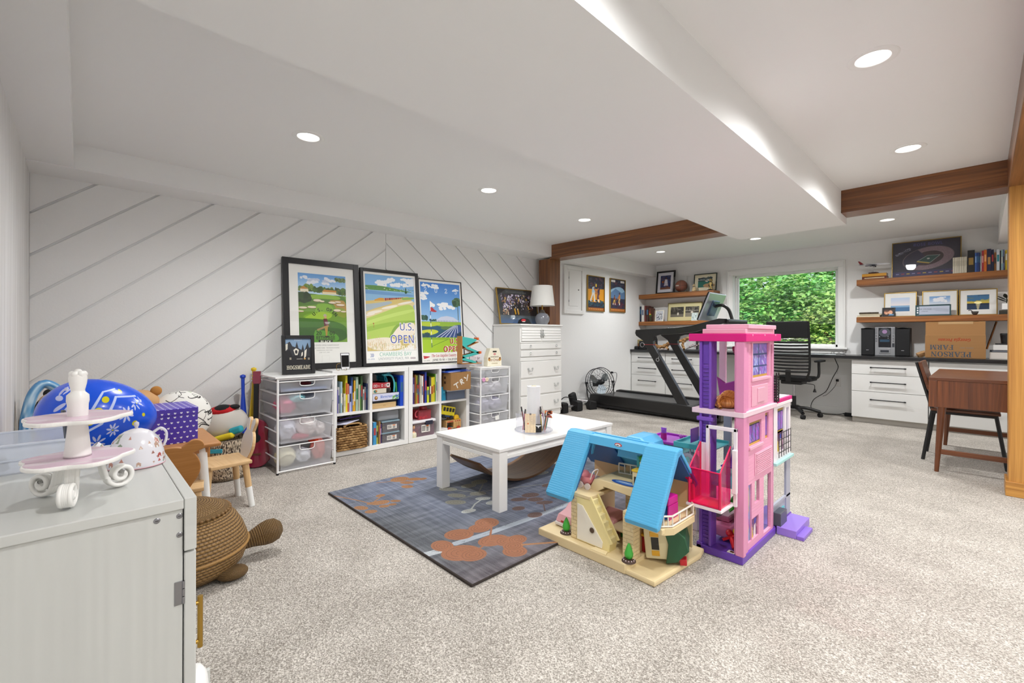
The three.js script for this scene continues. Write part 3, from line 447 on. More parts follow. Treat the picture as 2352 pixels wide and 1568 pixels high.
  const tl = part(tu, 'lid', WICK, lathe([[0.0001, 0.325], [0.05, 0.323], [0.11, 0.308], [0.155, 0.285], [0.172, 0.274], [0.17, 0.266]], 0, 0, 0, 48)); part(tl, 'braid', mat('#7c5a2e', 0.6), Array.from({ length: 44 }, (_, i) => { const a = i / 44 * 2 * PI; return ball(0.0085, 0.171 * Math.cos(a), 0.272, 0.171 * Math.sin(a), 1, 0.8, 1, 8).clone(); }));
  part(tu, 'belt', mat('#9a733c', 0.6), tube(arc(0, 0, 0.246, 0, 2 * PI, 40).slice(0, -1).map(([x, z]) => [x, 0.115, z]), 0.006, 80, true, 8));
  part(tu, 'head', WICK, rotG(lathe([[0.0001, 0.185], [0.025, 0.18], [0.05, 0.158], [0.057, 0.125], [0.053, 0.095], [0.038, 0.05], [0.03, 0.0]], 0, 0, 0, 28), 0, 0, -PI / 2 + 0.2).translate(0.215, 0.075, 0));
  for (const [x, z] of [[0.16, 0.17], [0.16, -0.17], [-0.16, 0.17], [-0.16, -0.17]]) part(tu, 'foot', WICK, ball(0.055, x, 0.028, z, 1.1, 0.5, 0.9)); part(tu, 'tail', WICK, rod([-0.23, 0.06, 0], [-0.31, 0.04, 0], 0.02, 0.006));
}
// ---------- builders shared by the shelves ----------
const ORD = ['first', 'second', 'third', 'fourth', 'fifth', 'sixth', 'seventh', 'eighth', 'ninth', 'tenth', 'eleventh', 'twelfth', 'thirteenth', 'fourteenth', 'fifteenth', 'sixteenth', 'seventeenth', 'eighteenth', 'nineteenth', 'twentieth', 'twenty-first', 'twenty-second', 'twenty-third', 'twenty-fourth'];
const BOOKC = { 'lilac': '#6f64b0', 'white': '#dcdad4', 'pale blue': '#9db8c0', 'olive': '#8a7d3a', 'cream': '#d3cdbb', 'yellow': '#e2d22a', 'red and white': '#c8604a', 'lavender': '#b3b2d8', 'blue': '#3a5fa8', 'golden yellow': '#dcab1c', 'amber': '#cf9a22', 'white and green': '#a9c2ae', 'leaf green': '#5d8a3c', 'dark green': '#38552f', 'grey': '#7d7f84', 'navy': '#27335a', 'purple': '#56407f', 'brown': '#8c5a2c', 'lime': '#b6bd3a', 'red': '#b4322c', 'maroon': '#71302e', 'royal blue': '#2a3f9e', 'lime yellow': '#d2da2e', 'black': '#1e1d1f', 'dark grey': '#504c4a', 'green': '#6aa832', 'sky blue': '#3f92c4', 'yellow green': '#b7b74a', 'tan': '#a97f4c', 'dark blue': '#1f3c7a', 'crimson': '#a82f3c', 'orange': '#d06a1e', 'navy and tan': '#2a2a4c', 'dark navy': '#1d2440', 'white and teal': '#d4dbe0', 'pale teal': '#9cc0c4', 'slate blue': '#5d6f96', 'dark': '#2b2c33', 'yellow and white': '#c9ad22' };
const BANDC = { 'cream': '#bdb6a2', 'yellow': '#b03a2a', 'white': '#5a6a8a', 'navy and tan': '#c09050', 'white and teal': '#2a8a96', 'yellow and white': '#e6e4e0', 'black': '#9a7b3a', 'red and white': '#efe9e0', 'white and green': '#2f7a4a', 'blue': '#8fb4e0', 'crimson': '#e0a0a0', 'orange': '#f0b070', 'royal blue': '#d04040', 'purple': '#c8b8e0' };
const PAGES = mat('#e9e4d6', 0.9);
// a standing book: spine towards local +z
function book(label, at, ry, w, h, d, c, group, name = 'book') {
  const t = T(name, label, 'book', at, ry, group), m = mat(BOOKC[c] || c, 0.5, { clearcoat: 0.15 });
  part(t, 'cover', m, [bx(-w / 2, -w / 2 + 0.0016, 0, h, -d, 0), bx(w / 2 - 0.0016, w / 2, 0, h, -d, 0), bx(-w / 2, w / 2, 0, h, -0.002, 0.0015, Math.min(0.0016, w / 5))]);
  part(t, 'pages', PAGES, bx(-w / 2 + 0.0016, w / 2 - 0.0016, 0.003, h - 0.003, -d + 0.004, -0.002));
  if (w > 0.009) { const k = (h * 37 % 1); part(t, 'title_band', mat(BANDC[c] || ['#e8e2d0', '#2c2a30', '#b03a3a', '#3a6a90'][Math.floor(k * 4)], 0.5), bx(-w * 0.32, w * 0.32, h * (0.3 + 0.2 * k), h * (0.62 + 0.2 * k), 0.001, 0.0022)); }
  return t;
}
function framePic(name, label, at, ry, tilt, w, h, fw, fd, fm, tex, o = {}) {
  const t = T(name, label, o.cat || 'picture', at, ry, o.group, -tilt);
  part(t, 'frame', fm, [bx(-w / 2, -w / 2 + fw, 0, h, 0, fd, 0.002), bx(w / 2 - fw, w / 2, 0, h, 0, fd, 0.002), bx(-w / 2 + fw, w / 2 - fw, 0, fw, 0, fd, 0.002), bx(-w / 2 + fw, w / 2 - fw, h - fw, h, 0, fd, 0.002)]);
  part(t, 'backing', mat('#8a7a64', 0.8), bx(-w / 2 + 0.002, w / 2 - 0.002, 0.002, h - 0.002, 0.001, 0.005));
  const iw = w - 2 * fw, ih = h - 2 * fw;
  part(t, 'print', picMat(tex, 0.55), new THREE.PlaneGeometry(iw, ih).translate(0, h / 2, fd * 0.55));
  if (o.glass) part(t, 'glass', GLASS, bx(-iw / 2, iw / 2, fw, h - fw, fd * 0.7, fd * 0.7 + 0.002));
  if (o.easel) part(t, 'easel_back', BLACKM, rotG(bx(-0.02, 0.02, 0, h * 0.7, -0.006, -0.003), 0.3, 0, 0, [0, h * 0.7, -0.004]));
  return t;
}
// ---------- prints ----------
const blob = (g, x, y, rx, ry, c, rot = 0) => { g.fillStyle = c; g.beginPath(); g.ellipse(x, y, rx, ry, rot, 0, 7); g.fill(); };
const poly = (g, c, pts) => { g.fillStyle = c; g.beginPath(); pts.forEach(([x, y], i) => i ? g.lineTo(x, y) : g.moveTo(x, y)); g.fill(); };
const curve = (g, c, pts) => { g.fillStyle = c; g.beginPath(); g.moveTo(...pts[0]); for (let i = 1; i < pts.length - 1; i++) { const m = [(pts[i][0] + pts[i + 1][0]) / 2, (pts[i][1] + pts[i + 1][1]) / 2]; g.quadraticCurveTo(...pts[i], ...m); } g.lineTo(...pts[pts.length - 1]); g.fill(); };
const clouds = (g, x0, x1, y0, y1, n, c, s = 1) => { for (let i = 0; i < n; i++) { const x = rr(x0, x1), y = rr(y0, y1); for (let k = 0; k < 6; k++) blob(g, x + rr(-26, 26) * s, y + rr(-7, 7) * s, rr(8, 22) * s, rr(5, 11) * s, c); } };
const trees = (g, x0, x1, y, n, cols, s) => { for (let i = 0; i < n; i++) blob(g, rr(x0, x1), y + rr(-0.5, 0.5) * s, rr(0.35, 0.9) * s, rr(0.4, 1) * s, cols[Math.floor(rnd() * cols.length)]); };
const text = (g, s, x, y, px, c, font = 'bold', al = 'center', fam = 'sans-serif', ww) => { g.fillStyle = c; g.font = font + ' ' + px + 'px ' + fam; g.textAlign = al; if (ww) g.fillText(s, x, y, ww); else g.fillText(s, x, y); };
const POST1 = canvasTex(640, 940, (g, W, H) => {
  g.fillStyle = '#ecebe6'; g.fillRect(0, 0, W, H);
  const x0 = 85, y0 = 80, w = 470, h = 660; g.save(); g.beginPath(); g.rect(x0, y0, w, h); g.clip(); g.translate(x0, y0);
  const sk = g.createLinearGradient(0, 0, 0, 160); sk.addColorStop(0, '#5b9ad8'); sk.addColorStop(1, '#bcd6ec'); g.fillStyle = sk; g.fillRect(0, 0, w, 200);
  clouds(g, 40, 330, 40, 100, 9, '#e3e6ee', 1.2); clouds(g, 60, 320, 50, 80, 4, '#c3cbdd', 1);
  trees(g, 0, w, 150, 70, ['#40632a', '#5b7a34', '#2f4a22', '#7d8a3a'], 26); trees(g, 70, 150, 130, 20, ['#7a9440', '#5d7d34'], 24);
  poly(g, '#e8d9b0', [[230, 165], [400, 165], [400, 190], [230, 190]]); poly(g, '#c98b3a', [[225, 168], [250, 145], [390, 150], [412, 168]]); poly(g, '#e6dcc4', [[20, 150], [90, 140], [100, 180], [20, 180]]); poly(g, '#c0843a', [[12, 152], [50, 122], [98, 150]]);
  trees(g, 150, 220, 150, 24, ['#33511f', '#4c6e2a'], 22); trees(g, 380, w, 165, 26, ['#33511f', '#4c6e2a', '#80782e'], 24);
  g.fillStyle = '#6f9a2c'; g.fillRect(0, 200, w, 470);
  curve(g, '#4f7a22', [[0, 200], [120, 190], [250, 205], [400, 195], [470, 215], [470, 330], [300, 280], [150, 300], [0, 320]]);
  curve(g, '#8cb43a', [[120, 205], [260, 190], [420, 210], [400, 245], [250, 235], [110, 245]]); trees(g, 0, 100, 235, 40, ['#22391a', '#2f4c20'], 42);
  curve(g, '#b08a3c', [[300, 250], [400, 240], [470, 250], [470, 420], [380, 380], [350, 300]]); curve(g, '#8a9a34', [[360, 320], [470, 310], [470, 430], [380, 400]]);
  for (const [x, y, a, b] of [[180, 255, 42, 14], [225, 262, 26, 9], [330, 270, 44, 12], [385, 262, 34, 9], [410, 290, 46, 12], [40, 330, 42, 11], [125, 322, 44, 12], [375, 345, 40, 14], [440, 355, 30, 9], [20, 365, 30, 9]]) { blob(g, x, y + 3, a, b, '#6f5a2a'); blob(g, x, y, a * 0.95, b * 0.85, '#e6d8c2'); }
  curve(g, '#7fb02e', [[180, 290], [250, 275], [330, 300], [340, 380], [280, 420], [60, 440], [30, 410], [150, 370]]); curve(g, '#a3c83c', [[60, 420], [170, 360], [300, 370], [330, 400], [280, 440], [60, 440]]);
  curve(g, '#3f7320', [[0, 430], [470, 430], [470, 660], [0, 660]]); curve(g, '#2f5f1a', [[0, 520], [250, 510], [470, 535], [470, 660], [0, 660]]); curve(g, '#57992a', [[150, 545], [330, 540], [420, 660], [110, 660]]);
  trees(g, 370, w, 40, 60, ['#5d7440', '#41582c', '#748a58'], 18);
  // caddie with a golf bag
  blob(g, 250, 400, 17, 15, '#b9b3a0'); blob(g, 254, 416, 11, 13, '#d9a27c'); poly(g, '#5e1c28', [[232, 432], [268, 430], [286, 500], [240, 505]]); poly(g, '#a3875a', [[165, 535], [280, 490], [290, 505], [175, 550]]); poly(g, '#b08d3e', [[240, 505], [276, 505], [270, 565], [266, 600], [252, 600], [250, 560]]); poly(g, '#2a2622', [[244, 598], [282, 602], [282, 612], [244, 610]]); g.strokeStyle = '#3c3c34'; g.lineWidth = 3; g.beginPath(); g.moveTo(280, 495); g.lineTo(310, 510); g.stroke();
  'U.S. OPEN'.split('').forEach((c, i) => { const a = (i - 4) * 0.235; g.save(); g.translate(250 + Math.sin(a) * 120, 470 - Math.cos(a) * 118); g.rotate(a * 0.8); text(g, c, 0, 0, 46, '#1c2614'); g.restore(); });
  text(g, '20', 185, 590, 50, '#1c2614'); text(g, '09', 318, 590, 50, '#1c2614'); g.fillStyle = '#23301a'; g.fillRect(160, 598, 180, 3); text(g, 'BETHPAGE', 250, 630, 38, '#1c2614', 'bold', 'center', 'sans-serif', 190); g.fillRect(160, 634, 180, 3); g.fillRect(180, 638, 140, 30); text(g, 'BLACK', 250, 666, 33, '#eaf2e0');
  g.restore();
  text(g, 'UNITED STATES OPEN CHAMPIONSHIP', 320, 775, 17, '#8d8d88', ''); text(g, 'BETHPAGE STATE PARK · THE BLACK COURSE', 320, 800, 15, '#8d8d88', ''); text(g, 'FARMINGDALE, NEW YORK', 320, 822, 13, '#a3a39e', ''); text(g, 'JUNE 15-21, 2009', 320, 843, 13, '#a3a39e', '');
});
const POST2 = canvasTex(640, 960, (g, W, H) => {
  g.fillStyle = '#efeeea'; g.fillRect(0, 0, W, H); const x0 = 22, y0 = 26, w = 596, h = 810; g.save(); g.beginPath(); g.rect(x0, y0, w, h); g.clip(); g.translate(x0, y0);
  g.fillStyle = '#7fb2e2'; g.fillRect(0, 0, w, 170); clouds(g, 0, w, 20, 110, 22, '#eef1f5', 1.4);
  curve(g, '#5d8f4a', [[0, 120], [150, 110], [350, 135], [596, 165], [596, 190], [0, 170]]); for (let i = 0; i < 40; i++) blob(g, rr(0, w), rr(135, 165), 8, 3, ['#87a868', '#d8d8b0', '#4c7c3e'][i % 3]);
  g.fillStyle = '#8ab6d8'; g.fillRect(0, 165, w, 190); curve(g, '#6f9ccc', [[0, 170], [300, 180], [596, 190], [596, 215], [0, 210]]); blob(g, 490, 150, 8, 34, '#2f5a34'); blob(g, 490, 168, 16, 14, '#2f5a34');
  curve(g, '#d6be76', [[0, 285], [150, 270], [400, 230], [596, 205], [596, 810], [0, 810]]); curve(g, '#a9b7be', [[0, 320], [150, 300], [300, 270], [320, 300], [100, 360], [0, 400]]);
  poly(g, '#d59a3a', [[100, 268], [160, 245], [215, 245], [215, 275], [100, 280]]); for (let i = 0; i < 9; i++) poly(g, ['#a8442c', '#b85a3c', '#8c3826'][i % 3], [[222 + i * 26, 245 - i * 2], [245 + i * 26, 243 - i * 2], [245 + i * 26, 270 - i * 4], [222 + i * 26, 273 - i * 4]]);
  curve(g, '#8fb45a', [[420, 235], [596, 210], [596, 240], [450, 255]]);
  curve(g, '#e0cf9a', [[0, 400], [200, 350], [400, 290], [596, 250], [596, 330], [200, 420], [0, 470]]); for (const [x, y, a, b] of [[100, 400, 90, 14], [280, 340, 100, 14], [480, 285, 100, 12], [40, 430, 60, 10]]) blob(g, x, y, a, b, '#efe6d6', -0.2);
  curve(g, '#b4cf62', [[0, 470], [200, 400], [400, 320], [596, 290], [596, 580], [420, 640], [200, 700], [0, 690]]); curve(g, '#9cbf50', [[0, 560], [250, 500], [596, 470], [596, 500], [300, 540], [0, 610]]); curve(g, '#c4dc74', [[0, 500], [250, 420], [596, 340], [596, 380], [250, 460], [0, 540]]);
  curve(g, '#86aa4c', [[250, 690], [300, 560], [420, 500], [596, 480], [596, 505], [430, 520], [330, 600], [280, 700]]); curve(g, '#efe4d4', [[300, 640], [370, 545], [480, 505], [596, 500], [596, 640], [430, 660]]);
  curve(g, '#ece2cf', [[0, 690], [150, 665], [300, 670], [420, 730], [380, 800], [100, 810], [0, 760]]);
  for (let i = 0; i < 420; i++) { const x = rr(0, w), y = rr(680, 810); if (x < 330 && y < 740 && i % 6) continue; g.strokeStyle = ['#c8b06c', '#a8b070', '#d8b48a', '#e2cfa0'][i % 4]; g.lineWidth = 3; g.beginPath(); g.moveTo(x, y); g.lineTo(x + rr(-8, 8), y - rr(15, 40)); g.stroke(); }
  for (const [s, y, px] of [['U.S.', 590, 108], ['OPEN', 730, 120]]) { g.lineWidth = 12; g.strokeStyle = '#f4f2ea'; g.font = px + 'px sans-serif'; g.textAlign = 'right'; g.strokeText(s, 578, y); text(g, s, 578, y, px, '#37479e', '', 'right'); }
  text(g, 'JUNE 18-21, 2015', 574, 790, 44, '#f2efe6', 'bold', 'right'); g.fillStyle = '#b03030'; g.fillRect(75, 515, 10, 12); g.fillRect(80, 515, 3, 50); g.restore();
  g.strokeStyle = '#9a9a94'; g.lineWidth = 2; g.strokeRect(x0, y0, w, h);
  text(g, 'CHAMBERS BAY', 355, 893, 56, '#7fb8a4', '', 'center', 'sans-serif', 470); text(g, 'UNIVERSITY PLACE, WA', 330, 932, 36, '#9aa0a2', '', 'center', 'sans-serif', 400); text(g, 'USGA', 570, 932, 26, '#5a2a44', 'bold'); g.strokeStyle = '#3a5a9e'; g.lineWidth = 5; for (const d of [0, 14, 26]) { g.beginPath(); g.arc(40 + d, 880, 24, -0.8, 0.9); g.stroke(); } text(g, 'U.S. OPEN', 62, 925, 17, '#3a5a9e', '');
});
const POST3 = canvasTex(560, 920, (g, W, H) => {
  g.fillStyle = '#eceae4'; g.fillRect(0, 0, W, H); const x0 = 18, y0 = 26, w = 524, h = 786; g.save(); g.beginPath(); g.rect(x0, y0, w, h); g.clip(); g.translate(x0, y0);
  const sk = g.createLinearGradient(0, 0, 0, 440); sk.addColorStop(0, '#3f7fd0'); sk.addColorStop(1, '#9cc4e8'); g.fillStyle = sk; g.fillRect(0, 0, w, 440);
  clouds(g, 60, 200, 10, 60, 4, '#eef0f2', 1.3); clouds(g, 250, 520, 190, 290, 9, '#f0f1f3', 1.5); clouds(g, 0, 60, 120, 210, 4, '#eef0f2', 1.3); clouds(g, 300, 480, 30, 100, 2, '#e8edf4', 0.9);
  ['2', '0', '2', '3'].forEach((c, i) => { g.font = '72px serif'; g.textAlign = 'center'; g.lineWidth = 3; g.strokeStyle = '#e4ecf6'; g.strokeText(c, 65 + i * 135, 110); });
  trees(g, 440, w, 210, 70, ['#31503a', '#46694a', '#5c7c58'], 40); g.fillStyle = '#3b4a38'; g.fillRect(485, 260, 8, 160); trees(g, 0, 70, 400, 24, ['#2a4a44', '#3a6250'], 24); trees(g, 100, 200, 425, 20, ['#2a4a44', '#3a6250'], 14);
  poly(g, '#c9cfe2', [[190, 420], [250, 385], [330, 372], [420, 385], [470, 415], [500, 425], [500, 440], [180, 440]]); poly(g, '#8e98ba', [[190, 422], [500, 425], [500, 440], [180, 440]]); for (let i = 0; i < 14; i++) { g.fillStyle = '#eef0f6'; g.fillRect(200 + i * 21, 424, 8, 14); }
  g.fillStyle = '#8fb43c'; g.fillRect(0, 440, w, 350); curve(g, '#2f5a74', [[0, 480], [150, 470], [250, 500], [524, 480], [524, 620], [0, 620]]); curve(g, '#b4c83c', [[0, 450], [200, 440], [260, 470], [120, 500], [0, 490]]); curve(g, '#c9d23e', [[0, 540], [120, 520], [240, 550], [100, 600], [0, 590]]); blob(g, 310, 510, 70, 20, '#5a7a4a');
  poly(g, '#40578e', [[420, 480], [500, 470], [524, 480], [524, 620], [180, 620]]); for (let i = 0; i < 11; i++) { g.strokeStyle = ['#dfe5f2', '#2a3f74'][i % 2]; g.lineWidth = 6; g.beginPath(); g.moveTo(430 + i * 4, 480); g.lineTo(170 + i * 30, 622); g.stroke(); } trees(g, 470, w, 590, 24, ['#1f3a56', '#2c5060'], 30); trees(g, 0, 90, 590, 20, ['#2a4a54', '#3c6250'], 24);
  g.fillStyle = '#a5c832'; g.fillRect(0, 620, w, 170); curve(g, '#8fb42c', [[0, 618], [300, 616], [524, 622], [524, 650], [0, 640]]);
  g.fillStyle = '#f2f2f2'; g.fillRect(113, 210, 7, 510); g.fillStyle = '#26407e'; for (let i = 0; i < 5; i++) g.fillRect(113, 320 + i * 90, 7, 50); curve(g, '#f4f4f2', [[120, 210], [150, 235], [185, 245], [170, 280], [140, 270], [120, 280]]); curve(g, '#b8343a', [[120, 280], [140, 275], [170, 310], [205, 320], [180, 335], [120, 325]]); g.strokeStyle = '#4d7a2a'; g.lineWidth = 4; g.beginPath(); g.moveTo(117, 718); g.lineTo(330, 640); g.stroke();
  for (const [s, y, px] of [['U.S.', 690, 82], ['OPEN', 782, 88]]) { g.lineWidth = 8; g.strokeStyle = '#f0e8d8'; g.font = px + 'px sans-serif'; g.textAlign = 'right'; g.strokeText(s, 500, y); text(g, s, 500, y, px, '#b23440', 'bold', 'right'); } g.restore();
  g.save(); text(g, 'The Los Angeles Country Club', 322, 862, 42, '#b23440', 'italic bold', 'center', 'serif', 400); text(g, 'JUNE 15-18  •  CALIFORNIA', 325, 904, 30, '#5a5a58', 'bold', 'center', 'sans-serif', 400); poly(g, '#c23a3e', [[22, 845], [110, 855], [80, 868], [30, 880]]); text(g, 'U.S. OPEN', 62, 904, 17, '#6a6a6a', ''); g.restore();
});
const VILL = canvasTex(256, 340, (g, W, H) => {
  g.fillStyle = '#7d98b4'; g.fillRect(0, 0, W, H); text(g, 'V I S I T', 128, 20, 22, '#e8eaee', '');
  poly(g, '#2b2d33', [[0, 340], [0, 60], [45, 30], [70, 80], [100, 90], [115, 30], [130, 100], [160, 120], [175, 60], [190, 130], [225, 40], [240, 100], [256, 90], [256, 340]]);
  poly(g, '#15161a', [[0, 340], [0, 140], [40, 110], [70, 190], [120, 150], [150, 210], [190, 170], [256, 200], [256, 340]]);
  for (const p of [[[78, 120], [105, 100], [135, 120], [120, 175], [95, 175]], [[190, 130], [215, 110], [205, 190], [185, 215]], [[0, 60], [25, 50], [22, 110], [0, 130]], [[160, 150], [175, 140], [172, 180], [155, 190]]]) poly(g, '#d9d4c6', p); blob(g, 107, 140, 12, 20, '#26272c');
  g.fillStyle = '#c9c2ac'; for (const [x, y] of [[40, 200], [50, 200], [40, 212], [50, 212], [225, 205], [235, 205], [225, 217], [235, 217]]) g.fillRect(x, y, 7, 9); g.fillStyle = '#d8a458'; g.fillRect(183, 208, 18, 14); g.fillStyle = '#d9d4c6'; g.fillRect(110, 214, 60, 4);
  g.fillStyle = '#141519'; g.fillRect(0, 268, W, 72); text(g, 'HOGSMEADE', 128, 326, 58, '#ddd6bf', 'bold', 'center', 'serif', 240);
});
const WOODFR = BLACK;
framePic('framed_poster', 'large golf poster in a wide black frame and white mat, dated 2009', [-4.085, 0.749, -1.585], PI / 2, 0.085, 0.68, 0.975, 0.05, 0.03, mat('#1b1b1d', 0.4), POST1, { glass: true });
framePic('framed_poster', 'golf poster in a black frame showing a train along the shore', [-4.083, 0.749, -2.262], PI / 2, 0.085, 0.64, 0.955, 0.03, 0.03, mat('#1b1b1d', 0.4), POST2);
framePic('framed_poster', 'golf poster in a thin black frame with a flag on the green', [-4.08, 0.749, -2.873], PI / 2, 0.085, 0.575, 0.91, 0.009, 0.02, mat('#1b1b1d', 0.4), POST3);
framePic('small_framed_print', 'small dark framed village print on the drawer unit', [-3.79, 0.738, -1.265], PI / 2 - 0.1, 0.12, 0.243, 0.31, 0.027, 0.025, mat('#1b1b1d', 0.4), VILL, { easel: true });
{
  const t = T('smartphone', 'white smartphone with a dark screen leaning on a gold stand', 'phone', [-3.84, 0.747, -1.672], PI / 2 - 0.15, undefined, -0.2);
  part(t, 'body', mat('#ececee', 0.25), bx(-0.035, 0.035, 0.006, 0.146, 0, 0.008, 0.004)); part(t, 'screen', mat('#0c0d10', 0.12), bx(-0.031, 0.031, 0.025, 0.128, 0.0075, 0.0088, 0.0005)); part(t, 'home_button', mat('#cfcfd2', 0.3), cyl(0.005, 0.005, 0.001, 0, 0, 0).rotateX(PI / 2).translate(0, 0.015, 0.0082)); part(t, 'bumper', BLACKM, [bx(-0.037, -0.034, 0.006, 0.148, -0.001, 0.009, 0.001), bx(0.034, 0.037, 0.006, 0.148, -0.001, 0.009, 0.001), bx(-0.035, 0.035, 0.145, 0.149, -0.001, 0.009, 0.001)]);
  const s = T('phone_stand', 'small gold wire stand behind the white phone', 'stand', [-3.85, 0.747, -1.64], PI / 2 - 0.15);
  part(s, 'wire', BRASS, [tube([[-0.03, 0.002, 0.05], [-0.03, 0.003, -0.03], [-0.03, 0.05, -0.02], [0.03, 0.05, -0.02], [0.03, 0.003, -0.03], [0.03, 0.002, 0.05]], 0.0018, 50)]); part(s, 'hook', BRASS, [tube([[-0.03, 0.002, 0.05], [-0.03, 0.02, 0.053]], 0.0018, 6), tube([[0.03, 0.002, 0.05], [0.03, 0.02, 0.053]], 0.0018, 6)]);
}
// ---------- wire frame drawer units ----------
const MESHW = mat('#f7f8fb', 0.34, { transmission: 0.74, thickness: 0, ior: 1.3, specularIntensity: 0.4 });
function drawerUnit(label, x0, x1, z0, z1, top, rows, sheet) {     // x1 and z1 towards the room / camera side
  const t = T('drawer_unit', label, 'drawer unit', [(x0 + x1) / 2, 0, (z0 + z1) / 2]), W = plastic('#f3f3f3', 0.3), r = 0.0085;
  const fr = []; for (const x of [x0 + r, x1 - r]) for (const z of [z0 + r, z1 - r]) fr.push(rod([x, 0.012, z], [x, top, z], r, r, 12));
  for (const y of [0.02, top - 0.008]) for (const x of [x0 + r, x1 - r]) fr.push(rod([x, y, z0 + r], [x, y, z1 - r], 0.006));
  part(t, 'frame', W, fr);
  const rails = []; rows.forEach(([b, h]) => { for (const z of [z0 + 0.008, z1 - 0.008]) { rails.push(rod([x0 + r, h, z], [x1 - r, h, z], 0.0055)); if (h - b > 0.12) rails.push(rod([x0 + r, (b + h) / 2, z], [x1 - r, (b + h) / 2, z], 0.0055)); } });
  part(t, 'runner', W, rails); part(t, 'foot', BLACKM, [x0 + r, x1 - r].flatMap((x) => [z0 + r, z1 - r].map((z) => cyl(0.009, 0.0095, 0.014, x, 0, z, 12))));
  if (sheet) part(t, 'top_sheet', plastic('#f4f3f1', 0.3), bx(x0 - 0.01, x1 + 0.004, top, top + 0.013, z0 - 0.01, z1 + 0.012, 0.003)); else part(t, 'top_sheet', plastic('#f4f3f1', 0.3), bx(x0, x1, top, top + 0.007, z0, z1, 0.003));
  rows.forEach(([b, h]) => {
    const zc = (z0 + z1) / 2, hw = (z1 - z0) / 2 - 0.022, xc = (x0 + x1) / 2, hx = (x1 - x0) / 2 - 0.01, k = 0.93, hh = Math.min(0.045, (h - b) * 0.45);
    const quad = (a, bb, c, d) => { const g = new THREE.BufferGeometry(); g.setAttribute('position', new THREE.Float32BufferAttribute([...a, ...bb, ...c, ...a, ...c, ...d], 3)); g.setAttribute('uv', new THREE.Float32BufferAttribute([0, 0, 1, 0, 1, 1, 0, 0, 1, 1, 0, 1], 2)); g.computeVertexNormals(); return g; };
    const P = (sx, sz, y) => [xc + sx * hx * (y ? 1 : k), y ? h : b, zc + sz * hw * (y ? 1 : k)];
    const hz = 0.055, fx = (y) => xc + hx * (k + (1 - k) * (y - b) / (h - b)), F = (z, y) => [fx(y), y, z], zl = (y) => hw * (k + (1 - k) * (y - b) / (h - b)), hy = h - hh;
    const d = part(t, 'drawer', MESHW, [quad(P(-1, 1, 0), P(1, 1, 0), P(1, 1, 1), P(-1, 1, 1)), quad(P(1, -1, 0), P(-1, -1, 0), P(-1, -1, 1), P(1, -1, 1)), quad(P(-1, -1, 0), P(-1, 1, 0), P(-1, 1, 1), P(-1, -1, 1)), quad(P(-1, 1, 0), P(-1, -1, 0), P(1, -1, 0), P(1, 1, 0)),
      quad(F(zc + zl(b), b), F(zc - zl(b), b), F(zc - zl(hy), hy), F(zc + zl(hy), hy)), quad(F(zc + zl(hy), hy), F(zc + hz, hy), F(zc + hz, h), F(zc + zl(h), h)), quad(F(zc - hz, hy), F(zc - zl(hy), hy), F(zc - zl(h), h), F(zc - hz, h))]);
    const rim = [rod(P(-1, 1, 1), P(1, 1, 1), 0.0045), rod(P(-1, -1, 1), P(1, -1, 1), 0.0045), rod(P(-1, 1, 1), P(-1, -1, 1), 0.0045), rod(P(1, 1, 1), P(1, -1, 1), 0.0045)];
    part(d, 'rim', W, rim); part(d, 'handle', W, tube([F(zc + hz, h), F(zc + hz - 0.002, hy + 0.008), F(zc + hz - 0.012, hy), F(zc - hz + 0.012, hy), F(zc - hz + 0.002, hy + 0.008), F(zc - hz, h)].map((p) => [p[0] + 0.002, p[1], p[2]]), 0.0035, 36));
  });
}
drawerUnit('white wire-frame unit of four see-through drawers, left of the cube shelves', -4.13, -3.64, -1.508, -1.062, 0.722, [[0.618, 0.695], [0.43, 0.602], [0.225, 0.408], [0.022, 0.207]], true);
drawerUnit('white wire-frame unit of four see-through drawers, beside the tall dresser', -4.1, -3.67, -3.5, -3.062, 0.697, [[0.606, 0.682], [0.415, 0.59], [0.22, 0.398], [0.03, 0.205]], false);
